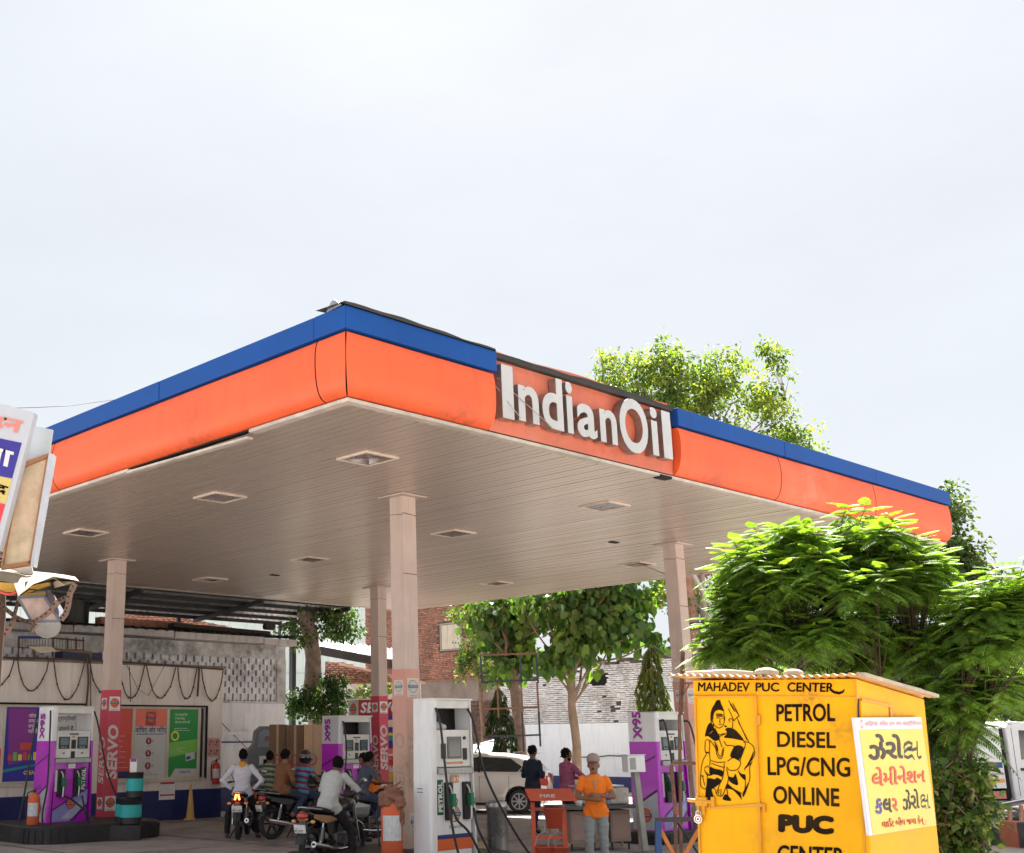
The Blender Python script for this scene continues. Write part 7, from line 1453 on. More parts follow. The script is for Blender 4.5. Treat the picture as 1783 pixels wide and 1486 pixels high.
    for y in (-1, 1):
        mb = MB(); mb.ell((-.86,y*.17,.70),(.035,.045,.028),8,6); i_ = mb.build('indicator', MIND, t); mb = MB(); mb.cyl((-.85,y*.05,.70),(-.86,y*.14,.70),.01,.01,6); mb.build('stalk', BLACK, i_)
    # tail, seat, tank, panels
    def loft(st, name, m, n=12):      # stations: x, z centre, half width, half height
        mb = MB(); vs = []
        for (x, z, hw, hh) in st:
            for j in range(n): a = 2*math.pi*j/n; c_, s_ = math.cos(a), math.sin(a); vs.append((x, hw*math.copysign(abs(c_)**.75, c_), z+hh*math.copysign(abs(s_)**.75, s_)))
        mb.add(vs, [(i*n+j, i*n+(j+1)%n, (i+1)*n+(j+1)%n, (i+1)*n+j) for i in range(len(st)-1) for j in range(n)], 0, True); mb.add(vs[:n], [tuple(range(n))[::-1]]); mb.add(vs[-n:], [tuple(range(n))]); return mb.build(name, m, t)
    loft([(-.90,.82,.05,.03),(-.82,.80,.10,.06),(-.6,.74,.12,.08),(-.35,.68,.12,.10),(-.12,.64,.10,.08)], 'tail_cowl', MB_)
    loft([(-.80,.875,.08,.025),(-.6,.87,.13,.045),(-.4,.84,.14,.045),(-.2,.80,.14,.05),(0,.79,.11,.05),(.12,.81,.08,.04)], 'seat', MSEAT)
    loft([(.08,.84,.09,.08),(.2,.88,.13,.11),(.36,.90,.15,.12),(.48,.90,.13,.10),(.55,.89,.08,.06)], 'fuel_tank', MB_)
    for y in (-1, 1):
        mb = MB(); mb.prism([(-.75,.74),(-.2,.60),(-.05,.70),(-.3,.76),(-.74,.80)] , (0,y*.125+.006,0),X_,Z_,.012); mb.prism([(-.35,.48),(-.10,.50),(-.05,.68),(-.4,.66)],(0,y*.13+.006,0),X_,Z_,.012,1); mb.build('side_panel', [MA, MB_], t)
        mb = MB(); mb.tube([(-.60,y*.13,.30),(-.50,y*.13,.66)],.022,8); z0, z1 = .40,.62; mb.tube([(-.565,y*.13,.40),(-.515,y*.13,.60)],.034,10,1); mb.build('shock_absorber', [CHROME, MENG], t)
        mb = MB(); mb.bar((-.64,y*.085,.305),(-.05,y*.085,.36),.03,.05); mb.build('swingarm', MALY, t)
        mb = MB(); mb.tube([(.655,y*.09,.305),(.52,y*.09,.72),(.44,y*.085,.98)],.022,8); mb.build('fork_leg', CHROME, t)
        mb = MB(); mb.tube([(.42,y*.05,1.00),(.42,y*.16,1.06),(.34,y*.30,1.07),(.25,y*.38,1.05)],.012,7); g_ = mb.build('handlebar', BLACK, t); mb = MB(); mb.tube([(.33,y*.31,1.068),(.25,y*.385,1.05)],.02,8); mb.tube([(.38,y*.28,1.06),(.34,y*.4,1.03)],.007,5); mb.build('grip', RUBBER, g_)
        mb = MB(); mb.tube([(.36,y*.26,1.07),(.34,y*.30,1.20),(.34,y*.34,1.24)],.007,5); mr = mb.build('mirror', BLACK, t); mb = MB(); mb.ell((.34,y*.37,1.26),(.015,.065,.045),12,6); mb.build('mirror_glass', M('mirror_face',(.30,.32,.34),.08,.8,var=0), mr)
        mb = MB(); mb.tube([(-.05,y*.08,.34),(-.05,y*.22,.32)],.014,6); mb.tube([(-.42,y*.1,.42),(-.42,y*.24,.42)],.014,6); mb.build_each('foot_peg', RUBBER, t)
    mb = MB(); mb.tube([(-.88,-.08,.90),(-.90,0,.91),(-.88,.08,.90)],.014,6); mb.tube([(-.88,-.08,.90),(-.55,-.14,.86)],.012,6); mb.tube([(-.88,.08,.90),(-.55,.14,.86)],.012,6); mb.build('grab_rail', M('rail_silver',(.38,.38,.40),.35,.6), t)
    mb = MB(); mb.bx((-.08,-.11,.28),(.22,.11,.50)); mb.cyl((.10,-.15,.38),(.10,.15,.38),.10,.10,14); mb.build('crankcase', MENG, t, bevel=.02)
    mb = MB(); 
    for i in range(6): mb.box((.24+.02*i,0,.50+.03*i),(.16,.17,.012),Matrix.Rotation(-.5,3,'Y'))
    mb.box((.29,0,.58),(.12,.13,.22),Matrix.Rotation(-.5,3,'Y')); mb.build('cylinder', MENG, t)
    mb = MB(); mb.tube([(.40,-.06,.52),(.46,-.09,.36),(.30,-.12,.26),(0,-.14,.25),(-.30,-.16,.28)],.022,8); mb.tube([(-.25,-.16,.27),(-.5,-.17,.32),(-.85,-.18,.38)],[.035,.05,.045],12); mb.tube([(-.83,-.18,.376),(-.87,-.18,.383)],.02,8,1); mb.build('exhaust', [CHROME, BLACK], t)
    mb = MB(); mb.tube([(.46,0,.95),(.38,0,.78),(.30,0,.50),(.15,0,.28)],.022,7); mb.tube([(.40,0,.86),(0,0,.74),(-.4,0,.70),(-.8,0,.74)],.02,7); mb.tube([(-.1,0,.72),(-.12,0,.3)],.02,7); mb.tube([(-.55,.10,.68),(-.15,.09,.4)],.014,6); mb.tube([(-.55,-.10,.68),(-.15,-.09,.4)],.014,6); mb.build('frame', BLACK, t)
    mb = MB(); mb.ell((.60,0,.96),(.09,.10,.10),12,8); h_ = mb.build('headlamp', MB_, t); mb = MB(); mb.ell((.665,0,.955),(.03,.08,.08),12,6); mb.build('lens', GLASS_DARK, h_)
    mb = MB(); mb.bx((.44,-.08,1.02),(.52,.08,1.10)); mb.build('instrument', BLACK, t, bevel=.01)
    mb = MB(); mb.bx((-.62,.088,.27),(-.05,.10,.40)); mb.build('chain_cover', BLACK, t, bevel=.02)
    mb = MB(); mb.tube([(-.02,.10,.28),(-.10,.26,.0)],.012,6); mb.build('side_stand', BLACK, t)
    return t
def GP(px, d, z=0): P = D(px, 1400, d); P.z = z; return P
bF = GP(580, 19.4); bF_deg = 60
motorbike(tuple(bF), bF_deg, 'black motorcycle nearest the camera with orange tail lamp, under the rider in white', plate='GJ 06 JX 2127', body=(.012,.012,.016), accent=(.36,.20,.10))
b1_ = GP(424, 25.0); motorbike(tuple(b1_), 88, 'black motorcycle seen from behind with two glowing red tail lamps', lit=True, plate='GJ 06 NP 1142')
b2_ = GP(520, 24.8); motorbike(tuple(b2_), 38, 'black motorcycle with red shock absorber carrying two riders', body=(.014,.012,.012), accent=(.05,.05,.055), plate='GJ 06 HQ 5514')
b4_ = GP(645, 23.2); motorbike(tuple(b4_), 22, 'black and chrome motorcycle under the rider in slate shirt by the far pump', plate='GJ 17 BK 4431')
b5_ = GP(470, 26.8); motorbike(tuple(b5_), 70, 'dark motorcycle half hidden between the lit rear one and the two-up one', body=(.02,.03,.05), plate='GJ 06 CL 903')
b6_ = GP(548, 27.0); motorbike(tuple(b6_), 60, 'dark motorcycle with yellow tag waiting in front of the far pump', body=(.05,.02,.02), plate='GJ 06 DA 77')
# ================================================================ car and truck
MCARW = M('car_pearl_white', (.70,.66,.60), .22, var=.02, coat=.8, dirt=.08, dirtcol=(.3,.25,.2)); MGLS = M('car_glass', (.02,.028,.03), .05, var=0, spec=.9)
def car(loc, deg, label, paint, L=3.85, Wd=1.72, Hh=1.52):
    t = thing('parked_car', label, 'car', loc, math.radians(deg)); n = 40; hw = Wd/2
    def topz(x):      # body silhouette, x from rear (-L/2) to front
        u = (x+L/2)/L; pts = [(0,.78),(.02,.95),(.06,1.02),(.10,1.28),(.16,1.44),(.30,1.51),(.45,1.52),(.55,1.48),(.66,1.22),(.74,1.00),(.90,.90),(.97,.78),(1,.60)]
        for i in range(len(pts)-1):
            if pts[i][0] <= u <= pts[i+1][0]: s = (u-pts[i][0])/(pts[i+1][0]-pts[i][0]); return pts[i][1]*(1-s)+pts[i+1][1]*s
        return .6
    def belt(x): return min(topz(x)-.0, .97+.03*math.cos(x))
    def arch(x):
        zb = .24
        for wx in (-1.20, 1.25):
            d = abs(x-wx)
            if d < .37: zb = max(zb, .30+math.sqrt(.37**2-d*d))
        return zb
    xs = sorted(set([-L/2+L*i/n for i in range(n+1)]+[w_+s*.37*math.cos(a) for w_ in (-1.20,1.25) for s in (-1,1) for a in (.05,.3,.6,.9,1.2)]))
    mb = MB(); vs = []; K = 9
    for x in xs:
        u = (x+L/2)/L; tp = .10*max(0, (.08-u)/.08)**2+.18*max(0, (u-.88)/.12)**2; w0 = hw-tp; zb, bt, tz = arch(x), belt(x), topz(x); zb = min(zb, bt-.05)
        rw = w0-.20 if tz-bt > .15 else w0-.05
        sec = [(w0-.06,zb),(w0-.015,zb+.02),(w0,zb+(bt-zb)*.35),(w0,zb+(bt-zb)*.7),(w0-.035,bt),(w0-.04-(w0-.04-rw)*.5,bt+(tz-bt)*.5),(rw,tz-.06 if tz-bt>.12 else tz-.01),(rw-.10,tz-.015 if tz-bt>.12 else tz),(0,tz)]
        for (y, z) in sec: vs.append((x, y, z))
        for (y, z) in sec[::-1][1:]: vs.append((x, -y, z))
    k = 2*K-1; mb.add(vs, [(i*k+j, i*k+j+1, (i+1)*k+j+1, (i+1)*k+j) for i in range(len(xs)-1) for j in range(k-1)], 0, True)
    mb.add(vs[:k], [tuple(range(k))]); mb.add(vs[-k:], [tuple(range(k))[::-1]]); body = mb.build('body', paint, t)
    def sidepane(name, pts, m=MGLS, off=.022):
        for s in (-1, 1):
            mb = MB(); P = []
            for x, f in pts:
                bt, tz = belt(x), topz(x); w0 = hw; rw = w0-.20; y = (w0-.035)+(rw-(w0-.035))*f; z = bt+(tz-.06-bt)*f; P.append((x, s*(y+off), z))
            mb.add(P, [tuple(range(len(P))) if s < 0 else tuple(range(len(P)))[::-1]]); mb.build(name, m, t)
    sidepane('side_window', [(-1.18,.12),(-.22,.10),(-.22,.90),(-1.0,.88),(-1.30,.45)]); sidepane('side_window', [(-.14,.10),(.72,.08),(.55,.55),(.25,.90),(-.14,.90)]); sidepane('door_pillar', [(-.215,.05),(-.145,.05),(-.145,.95),(-.215,.95)], BLACK, .024); sidepane('quarter_trim', [(-1.45,.15),(-1.22,.15),(-1.36,.5)], BLACK, .024)
    mb = MB(); P = [(-L/2+.085,-.60,1.03),(-L/2+.085,.60,1.03),(-L/2+.50,.52,1.435),(-L/2+.50,-.52,1.435)]; P = [(x-.03,y,z+.012) for x,y,z in P]; mb.add(P,[(0,3,2,1)]); mb.build('rear_window', MGLS, t)
    mb = MB(); P = [(L/2-1.02,-.62,1.02),(L/2-1.02,.62,1.02),(L/2-1.70,.54,1.47),(L/2-1.70,-.54,1.47)]; P = [(x+.02,y,z+.015) for x,y,z in P]; mb.add(P,[(0,1,2,3)]); mb.build('windscreen', MGLS, t)
    mb = MB(); mb.box((-L/2+.33,0,1.475),(.22,1.1,.03),Matrix.Rotation(.12,3,'Y')); mb.build('spoiler', paint, t)
    for s in (-1, 1):
        mb = MB(); mb.prism([(-.06,.0),(.16,.02),(.20,.30),(.02,.28)],(-L/2+.03,s*(hw-.02)+.02*(s<0),.68),X_,Z_,.03); mb.box((-L/2+.0,s*(hw-.16),.82),(.04,.20,.24)); mb.build('tail_lamp', MTL, t)
        mb = MB(); mb.box((-.30,s*(hw+.004),.90),(.18,.03,.03)); mb.box((.60,s*(hw+.004),.90),(.18,.03,.03)); mb.build('door_handle', paint, t, bevel=.008)
        mb = MB(); 
        for x in (-.95,-.18,.80): mb.box((x,s*(hw-.002),.62),(.008,.012,.62))
        mb.build('door_seam', MDRK, t)
        mb = MB(); mb.ell((.78,s*(hw+.08),1.02),(.06,.10,.07),10,6); mb.build('wing_mirror', paint, t)
        mb = MB(); mb.bx((-.80,s*(hw-.04),.20),(.85,s*(hw+.0),.27) if s > 0 else (.85,s*(hw-.0),.27)); mb.build('sill', BLACK, t)
        for wx in (-1.20, 1.25):
            y0, y1 = s*(hw-.20), s*(hw-.01); R_ = .30; n2 = 28
            mb = MB(); mb.tube([(wx,y0,R_),(wx,y0+(y1-y0)*.1,R_),(wx,y0+(y1-y0)*.9,R_),(wx,y1,R_)],[.27,R_,R_,.27],n2); wh_ = mb.build('wheel', MTYR, t)
            mb = MB(); mb.disc((wx,y1,R_),X_*(-s if s>0 else 1),Z_,.205,.004,0,n2,r0=.18)
            for i in range(8): a = i*math.pi/4; mb.box((wx+.10*math.cos(a),y1+s*.004,R_+.10*math.sin(a)),(.19,.014,.035),Matrix.Rotation(-a,3,'Y'))
            mb.cyl((wx,y1-s*.01,R_),(wx,y1+s*.012,R_),.05,.05,12); mb.build('rim', STEEL, wh_); mb = MB(); mb.disc((wx,y1,R_),X_*(-s if s>0 else 1),Z_,.18,.001,0,n2); mb.build('brake', BLACK, wh_)
            mb = MB(); mb.tube([(wx+.36*math.cos(a),s*(hw-.05),.30+.36*math.sin(a)) for a in [math.pi*i/10 for i in range(11)]],.03,6); mb.build('wheel_well', MDRK, t)
    mb = MB(); mb.bx((-L/2+.2,-hw+.1,.22),(L/2-.2,hw-.1,.40)); mb.build('underbody', MDRK, t)
    mb = MB(); mb.box((-L/2+.02,0,.80),(.02,.5,.11)); mb.build('number_plate', PAPER, t)
    return t
# rear wheel stands at the photographed spot; nose points left and slightly away
cw = G(905, 1417, 0); hd = math.radians(166); ch, sh_ = math.cos(hd), math.sin(hd)
# local rear near-side wheel at (-1.20, +.85): place accordingly
wl_ = Vector((-1.20*ch-.85*sh_, -1.20*sh_+.85*ch, 0))
car(tuple(Vector((cw.x, cw.y, 0))-wl_), 166, 'pearl white hatchback parked behind the pumps, partly hidden by two standing men', MCARW, L=3.85)
c2p = D(815,1400,37.5); c2p.z = 0; car(tuple(c2p), 170, 'dark blue car just showing its roof behind the white hatchback', M('car_dark_blue',(.02,.02,.05),.2,coat=.8), Hh=1.55)
# white goods carrier at the right edge
tk = thing('goods_carrier', 'white goods carrier with ribbed side, blue and orange bands, at the right edge', 'truck', GP(1757, 27.0), math.radians(8))
P = GP(1757, 27.0); MTK = M('truck_white', (.64,.65,.68), .35, var=.03, coat=.4, dirt=.15)
mb = MB(); mb.bx((-2.3,0,.72),(.0,1.6,2.0)); mb.build('load_bed', MTK, tk); 
for z in (1.05,1.42,1.78): mb = MB(); mb.bx((-2.28,-.03,z),(-.02,.0,z+.05)); mb.build('rib', MTK, tk)
mb = MB(); mb.bx((-1.6,-.012,1.15),(-.03,0,1.27)); mb.build('blue_band', M('truck_blue',(.01,.06,.16),.4), tk); mb = MB(); mb.bx((-1.6,-.012,.84),(-.03,0,.92)); mb.build('orange_band', M('truck_orange',(.75,.33,.04),.4), tk); mb = MB(); mb.bx((-.5,-.014,1.0),(-.03,0,1.10)); mb.build('slot', MPGR, tk)
mb = MB(); mb.bx((.02,.1,.5),(.16,1.5,2.0)); mb.build('gap', MDRK, tk)
mb = MB(); cab_ = [(.18,.45),(1.75,.45),(1.85,1.05),(1.45,1.30),(1.15,2.10),(.30,2.15),(.18,2.0)]; mb.prism(cab_,(0,1.6,0),X_,Z_,1.6); cb_ = mb.build('cab', MTK, tk, bevel=.04)
mb = MB(); mb.prism([(.45,1.32),(1.32,1.32),(1.10,1.92),(.48,1.95)],(0,0,0),X_,Z_,.008); mb.build('door_window', MGLS, tk); mb = MB(); mb.bx((.40,-.02,1.08),(.56,-.0,1.14)); mb.build('door_handle', BLACK, tk); mb = MB(); mb.bx((.3,-.004,.55),(.31,.0,2.0)); mb.build('door_seam', MDRK, tk)
for wx in (-1.5, 1.25): mb = MB(); mb.tube([(wx,.0,.34),(wx,.22,.34)],.34,24); w_ = mb.build('wheel', MTYR, tk); mb = MB(); mb.cyl((wx,-.01,.34),(wx,.02,.34),.17,.17,16); mb.build('rim', STEEL, w_)
mb = MB(); mb.bx((-2.2,.2,.45),(1.6,1.4,.72)); mb.build('chassis', MDRK, tk)
mb = MB(); mb.bx((-.35,-.02,.5),(-.05,.02,.66)); mb.build('reflector_plate', MTL, tk)
# distant masses on the right side of the road
cluster_tree('roadside_tree', 'green tree filling the gap above the white goods carrier', 'tree', [((15.5,36,0),.3),((15.5,36,3),.2)], [((15.5,36,3.2),(3.2,2,1.7)),((18.5,37,2.6),(3,2,1.6)),((12.8,38,2.4),(2.5,2,1.5))], 210, 26, .24, [leafmat('road_green',(.13,.20,.04),.4), LG3], seed=31, tipr=.5, limbs=10, shell=.3)
mb = MB(); mb.bx((19,60,-.1),(50,75,7)); o = mb.build('far_building', M('far_wall',(.48,.42,.38),.85,var=.1), None); tag(o, 'plain pale building far beyond the road at the right edge', 'building')
mb = MB(); mb.bx((11.9,44,-.1),(19,50,4.6)); o = mb.build('far_building', M('far_wall2',(.55,.53,.50),.85,var=.1), None); tag(o, 'low pale building behind the feathery tree on the right', 'building')
# ================================================================ people
SKIN = M('skin_brown', (.24,.115,.066), .5, var=.06, spec=.4); SKIND = M('skin_dark', (.15,.070,.042), .5, var=.06); HAIR = M('hair_black', (.006,.005,.005), .85, var=.4, scale=60, bump=.8, bscale=90, spec=.15)
def cloth(name, col, **k): return M('cloth_'+name, col, k.pop('rough', .85), var=k.pop('var', .07), scale=4, bump=.25, bscale=22, **k)
class Body:
    def __init__(s): s.mb = MB(); s.segs = []          # (p, q, r0, r1, region)
    def limb(s, p, q, r0, r1, reg, n=12):
        p, q = Vector(p), Vector(q); k = 4; pts = [p.lerp(q, i/k) for i in range(k+1)]
        s.mb.tube(pts, [r0+(r1-r0)*i/k for i in range(k+1)], n); s.mb.ell(p, (r0,)*3, 10, 8); s.mb.ell(q, (r1,)*3, 10, 8); s.segs.append((p, q, r0, r1, reg))
    def loft(s, st, side, fwd, reg, n=18):             # (centre, half width, half depth)
        vs = []
        for c, hw, hd in st:
            for j in range(n):
                a = 2*math.pi*j/n; ca, sa = math.cos(a), math.sin(a)
                vs.append(Vector(c)+side*(hw*math.copysign(abs(ca)**.85, ca))+fwd*(hd*math.copysign(abs(sa)**.85, sa)))
        s.mb.add(vs, [(i*n+j, i*n+(j+1)%n, (i+1)*n+(j+1)%n, (i+1)*n+j) for i in range(len(st)-1) for j in range(n)], 0, True)
        s.mb.add(vs[:n], [tuple(range(n))[::-1]]); s.mb.add(vs[-n:], [tuple(range(n))])
        for i in range(len(st)-1): s.segs.append((Vector(st[i][0]), Vector(st[i+1][0]), max(st[i][1]*.8, st[i][2]), max(st[i+1][1]*.8, st[i+1][2]), reg))
def person(label, loc, deg, J, shirt, pants, shoes, skin=None, sleeve='long', tuck=True, hair=True, cap=None, helmet=None, hs=1., group=None, collar=None, stripes=None, trim=None, beard=False, build=1., vox=.0125, name='person'):
    skin = skin or SKIN; t = thing(name, label, 'person', loc, math.radians(deg), group); b = Body(); Vv = lambda k: Vector(J[k])
    pel, chest, neck, head = Vv('pelvis'), Vv('chest'), Vv('neck'), Vv('head')
    hl, hr, sl, sr = Vv('hipL'), Vv('hipR'), Vv('shL'), Vv('shR')
    sideH = (hl-hr).normalized(); sideS = (sl-sr).normalized(); up = (neck-pel).normalized(); fwd = sideS.cross(up).normalized()*1.0
    fw = sideS.cross(up); fw.normalize(); w_ = (sl-sr).length/2; side = ((sideH+sideS)/2).normalized()
    lo = pel-up*.11
    b.loft([(lo, w_*.86*build, .115*build),(pel, w_*.92*build, .125*build),(pel.lerp(chest,.42), w_*.84*build, .112*build),(pel.lerp(chest,.8), w_*.98*build, .122*build),(chest, w_*1.04*build, .125*build),(chest.lerp(neck,.55), w_*.98, .110),(chest.lerp(neck,.86), w_*.55, .085),(neck, .062, .062)], side, fw, 'shirt')
    b.limb(neck-up*.03, head-(head-neck).normalized()*.04, .058, .052, 'neck')
    for s_, hp, kn, an, to in (('L', hl, Vv('kneeL'), Vv('ankL'), Vv('toeL')), ('R', hr, Vv('kneeR'), Vv('ankR'), Vv('toeR'))):
        b.limb(hp, kn, .098*build, .066*build, 'pants'); b.limb(kn, an, .066*build, .052*build, 'shin'); b.limb(an-Z_*.02, to, .042, .036, 'shoe'); b.mb.ell(an.lerp(to,.5)-Z_*.015, (.05,.05,.035), 10, 6)
    for s_, sh, el, wr, hn in (('L', sl, Vv('elL'), Vv('wrL'), Vv('handL')), ('R', sr, Vv('elR'), Vv('wrR'), Vv('handR'))):
        b.limb(sh-up*.01, el, .056, .046 if sleeve == 'long' else .040, 'upper'); b.limb(el, wr, .042 if sleeve == 'long' else .036, .030 if sleeve == 'long' else .024, 'fore')
        pd = (hn-wr).normalized(); b.limb(wr, wr+pd*.07, .026, .034, 'hand')
    # head: skull, jaw, nose, ears
    hd = Vector(J.get('face', (1,0,0))).normalized(); hu = Vector(J.get('headup', (0,0,1))); hu = (hu-hd*hu.dot(hd)).normalized(); hsid = hu.cross(hd)
    RH = Matrix((hd, hsid, hu)).transposed(); S = hs
    b.mb.ell(head+hu*.025*S, (.098*S,.076*S,.105*S), 16, 12, 0, RH); b.mb.ell(head+hd*.018*S-hu*.045*S, (.070*S,.060*S,.075*S), 14, 10, 0, RH)
    b.mb.ell(head+hd*.095*S-hu*.02*S, (.020*S,.014*S,.024*S), 8, 6, 0, RH); b.mb.ell(head+hd*.068*S-hu*.092*S, (.028*S,.034*S,.022*S), 8, 6, 0, RH)
    for s_ in (-1, 1): b.mb.ell(head+hsid*s_*.078*S-hu*.01*S-hd*.005*S, (.020*S,.010*S,.033*S), 8, 6, 0, RH)
    b.segs.append((head-hu*.06, head+hu*.06, .09, .09, 'head'))
    raw = b.mb.build('raw', SKIN, None); md = raw.modifiers.new('r', 'REMESH'); md.mode = 'VOXEL'; md.voxel_size = vox; sm = raw.modifiers.new('s', 'SMOOTH'); sm.iterations = 3; sm.factor = .5
    dg = bpy.context.evaluated_depsgraph_get(); ev = raw.evaluated_get(dg); me = bpy.data.meshes.new_from_object(ev); bpy.data.objects.remove(raw)
    me.name = 'body'; n = len(me.vertices); co = np.empty(n*3, np.float32); me.vertices.foreach_get('co', co); co = co.reshape(-1, 3).astype(float)
    nr = np.empty(n*3, np.float32); me.vertices.foreach_get('normal', nr); nr = nr.reshape(-1, 3)
    best = np.full(n, 1e9); reg = np.zeros(n, int); tt = np.zeros(n); names = sorted({s_[4] for s_ in b.segs})
    for p, q, r0, r1, rg in b.segs:
        p, q = np.array(p), np.array(q); d = q-p; u = np.clip(((co-p)@d)/max(1e-9, d@d), 0, 1); dist = np.linalg.norm(co-(p+u[:, None]*d), axis=1)-(r0+(r1-r0)*u)
        if rg in ('head',): dist = dist-.012
        m = dist < best; best[m] = dist[m]; reg[m] = names.index(rg); tt[m] = u[m]
    R = {k: i for i, k in enumerate(names)}
    rel = (co-np.array(pel))@np.array(up)
    mats = [shirt, pants, shoes, skin]; vm = np.full(n, 3)
    vm[(reg == R['shirt'])] = 0; hem = -.13 if not tuck else .03
    vm[(reg == R['shirt']) & (rel < hem)] = 1; vm[(reg == R['pants'])] = 1
    if not tuck: vm[(reg == R['pants']) & (rel > -.15) & (tt < .22)] = 0
    vm[(reg == R['shin']) & (tt < .93)] = 1; vm[(reg == R['shin']) & (tt >= .93)] = 3; vm[reg == R['shoe']] = 2
    vm[reg == R['upper']] = 0
    if sleeve == 'short': vm[(reg == R['upper']) & (tt > .66)] = 3
    else: vm[(reg == R['fore']) & (tt < .95)] = 0
    nk = (co-np.array(neck))@np.array(up); vm[(reg == R['shirt']) & (nk > -.005)] = 3
    # folds in the cloth
    cl = vm < 2; idx = np.nonzero(cl)[0]; dsp = np.zeros(n)
    for i in idx:
        c = co[i]; dsp[i] = .011*mnoise.noise(Vector((c[0]*9, c[1]*9, c[2]*22)))+.006*mnoise.noise(Vector((c[0]*24, c[1]*24, c[2]*30)))
    dsp[cl & (vm == 0)] += .006; dsp[cl & (vm == 1)] += .004
    if not tuck: dsp[(vm == 0) & (reg == R['shirt']) & (rel < .05)] += .012
    co += nr*dsp[:, None]
    me.vertices.foreach_set('co', co.astype(np.float32).ravel())
    if stripes is not None:
        mats.append(stripes); zz = rel; sm_ = (vm == 0) & (np.floor(zz/.055).astype(int) % 2 == 0); vm[sm_] = 4
    me.materials.clear()
    for m in mats: me.materials.append(m)
    lv = np.empty(len(me.loops), np.int32); me.loops.foreach_get('vertex_index', lv); ls = np.empty(len(me.polygons), np.int32); me.polygons.foreach_get('loop_start', ls)
    me.polygons.foreach_set('material_index', vm[lv[ls]].astype(np.int32)); me.polygons.foreach_set('use_smooth', np.ones(len(me.polygons), bool)); me.update()
    o = bpy.data.objects.new('body', me); COL.objects.link(o); o.parent = t
    # fingers
    for s_, wr, hn in ((1, Vv('wrL'), Vv('handL')), (-1, Vv('wrR'), Vv('handR'))):
        pd = (hn-wr).normalized(); palm = wr+pd*.075; a = pd.cross(Z_); a = a.normalized() if a.length > .1 else Vector((0,1,0)); dn = pd.cross(a).normalized()
        if dn.z > 0: dn = -dn
        mb = MB()
        for k, l in enumerate((.062,.072,.068,.052)):
            o_ = palm+a*(k-1.5)*.018; mb.tube([o_-pd*.02, o_+pd*l*.45+dn*.004, o_+pd*l*.8+dn*.018, o_+pd*l*.92+dn*.036], [.010,.0095,.0085,.007], 6)
        th = wr+pd*.025+a*s_*.03; mb.tube([th-a*s_*.012, th+a*s_*.012+pd*.02+dn*.008, th+a*s_*.016+pd*.045+dn*.018], [.012,.011,.008], 6)
        mb.build('fingers', skin, t)
    if hair and not helmet:
        mb = MB(); mb.ell(head+hu*.030*S-hd*.020*S, (.106*S,.088*S,.112*S), 30, 22, 0, RH); c_ = head
        vs = []
        for v in mb.v:
            q = Vector(v)-head; lx, lz = q.dot(hd), q.dot(hu)
            if lx > .045*S and lz < .062*S: q -= hd*(lx-.045*S)*1.0; q *= .82
            if lz < -.045*S: q *= .93
            q *= 1.01+.13*mnoise.noise(q*24+Vector((deg,0,0)))+.07*mnoise.noise(q*80)
            vs.append(tuple(head+q))
        mb.v = vs; mb.build('hair', HAIR, t)
    if not helmet:
        for s_ in (-1, 1):
            mb = MB(); mb.ell(head+hd*.083*S+hsid*s_*.031*S+hu*.008*S, (.008,.014,.008), 8, 6, 0, RH); mb.ell(head+hd*.089*S+hsid*s_*.031*S+hu*.008*S, (.004,.006,.006), 6, 4, 1, RH); mb.build('eye', [M('eye_white',(.55,.5,.45),.3), INK], t)
            mb = MB(); mb.ell(head+hd*.086*S+hsid*s_*.031*S+hu*.028*S, (.006,.020,.005), 8, 4, 0, RH); mb.build('eyebrow', HAIR, t)
        mb = MB(); mb.ell(head+hd*.088*S-hu*.066*S, (.006,.024,.006), 8, 4, 0, RH); mb.build('mouth', M('lips',(.20,.07,.05),.5), t)
        mb = MB(); mb.ell(head+hd*.089*S-hu*.052*S, (.007,.026,.006), 8, 4, 0, RH); mb.build('moustache', HAIR, t)
    if beard: mb = MB(); mb.ell(head+hd*.03*S-hu*.075*S, (.062*S,.064*S,.05*S), 12, 8, 0, RH); mb.build('beard', HAIR, t)
    if cap:
        mb = MB(); n_ = 18; vs = []; prof = [(1.0,.0),(1.02,.03),(.92,.07),(.62,.10),(.02,.115)]
        for f_, z in prof:
            for j in range(n_): a = 2*math.pi*j/n_; vs.append(head+hu*(.045*S+z*S)+hd*(math.cos(a)*.104*S*f_)+hsid*(math.sin(a)*.088*S*f_))
        mb.add(vs, [(i*n_+j, i*n_+(j+1)%n_, (i+1)*n_+(j+1)%n_, (i+1)*n_+j) for i in range(4) for j in range(n_)], 0, True); cp = mb.build('cap', cap, t)
        mb = MB(); P = [head+hu*.052*S+hd*(.095*S)*math.cos(a)+hsid*.085*S*math.sin(a) for a in [-1.2+2.4*i/8 for i in range(9)]]; Q = [head+hu*.030*S+hd*(.175*S*math.cos(a*.9))+hsid*.080*S*math.sin(a) for a in [-1.2+2.4*i/8 for i in range(9)]]
        mb.add(P+Q, [(i, i+1, 9+i+1, 9+i) for i in range(8)], 0, True); mb.add([v-hu*.006 for v in P+Q], [(9+i, 9+i+1, i+1, i) for i in range(8)], 0, True); mb.build('peak', M('cap_peak',(.20,.08,.10),.8), cp)
    if helmet:
        mb = MB(); mb.ell(head+hu*.03, (.150,.130,.150), 22, 16, 0, RH); h_ = mb.build('helmet', helmet, t); mb = MB(); mb.ell(head+hu*.02+hd*.03, (.130,.120,.075), 18, 10, 0, RH); mb.build('visor', GLASS_DARK, h_)
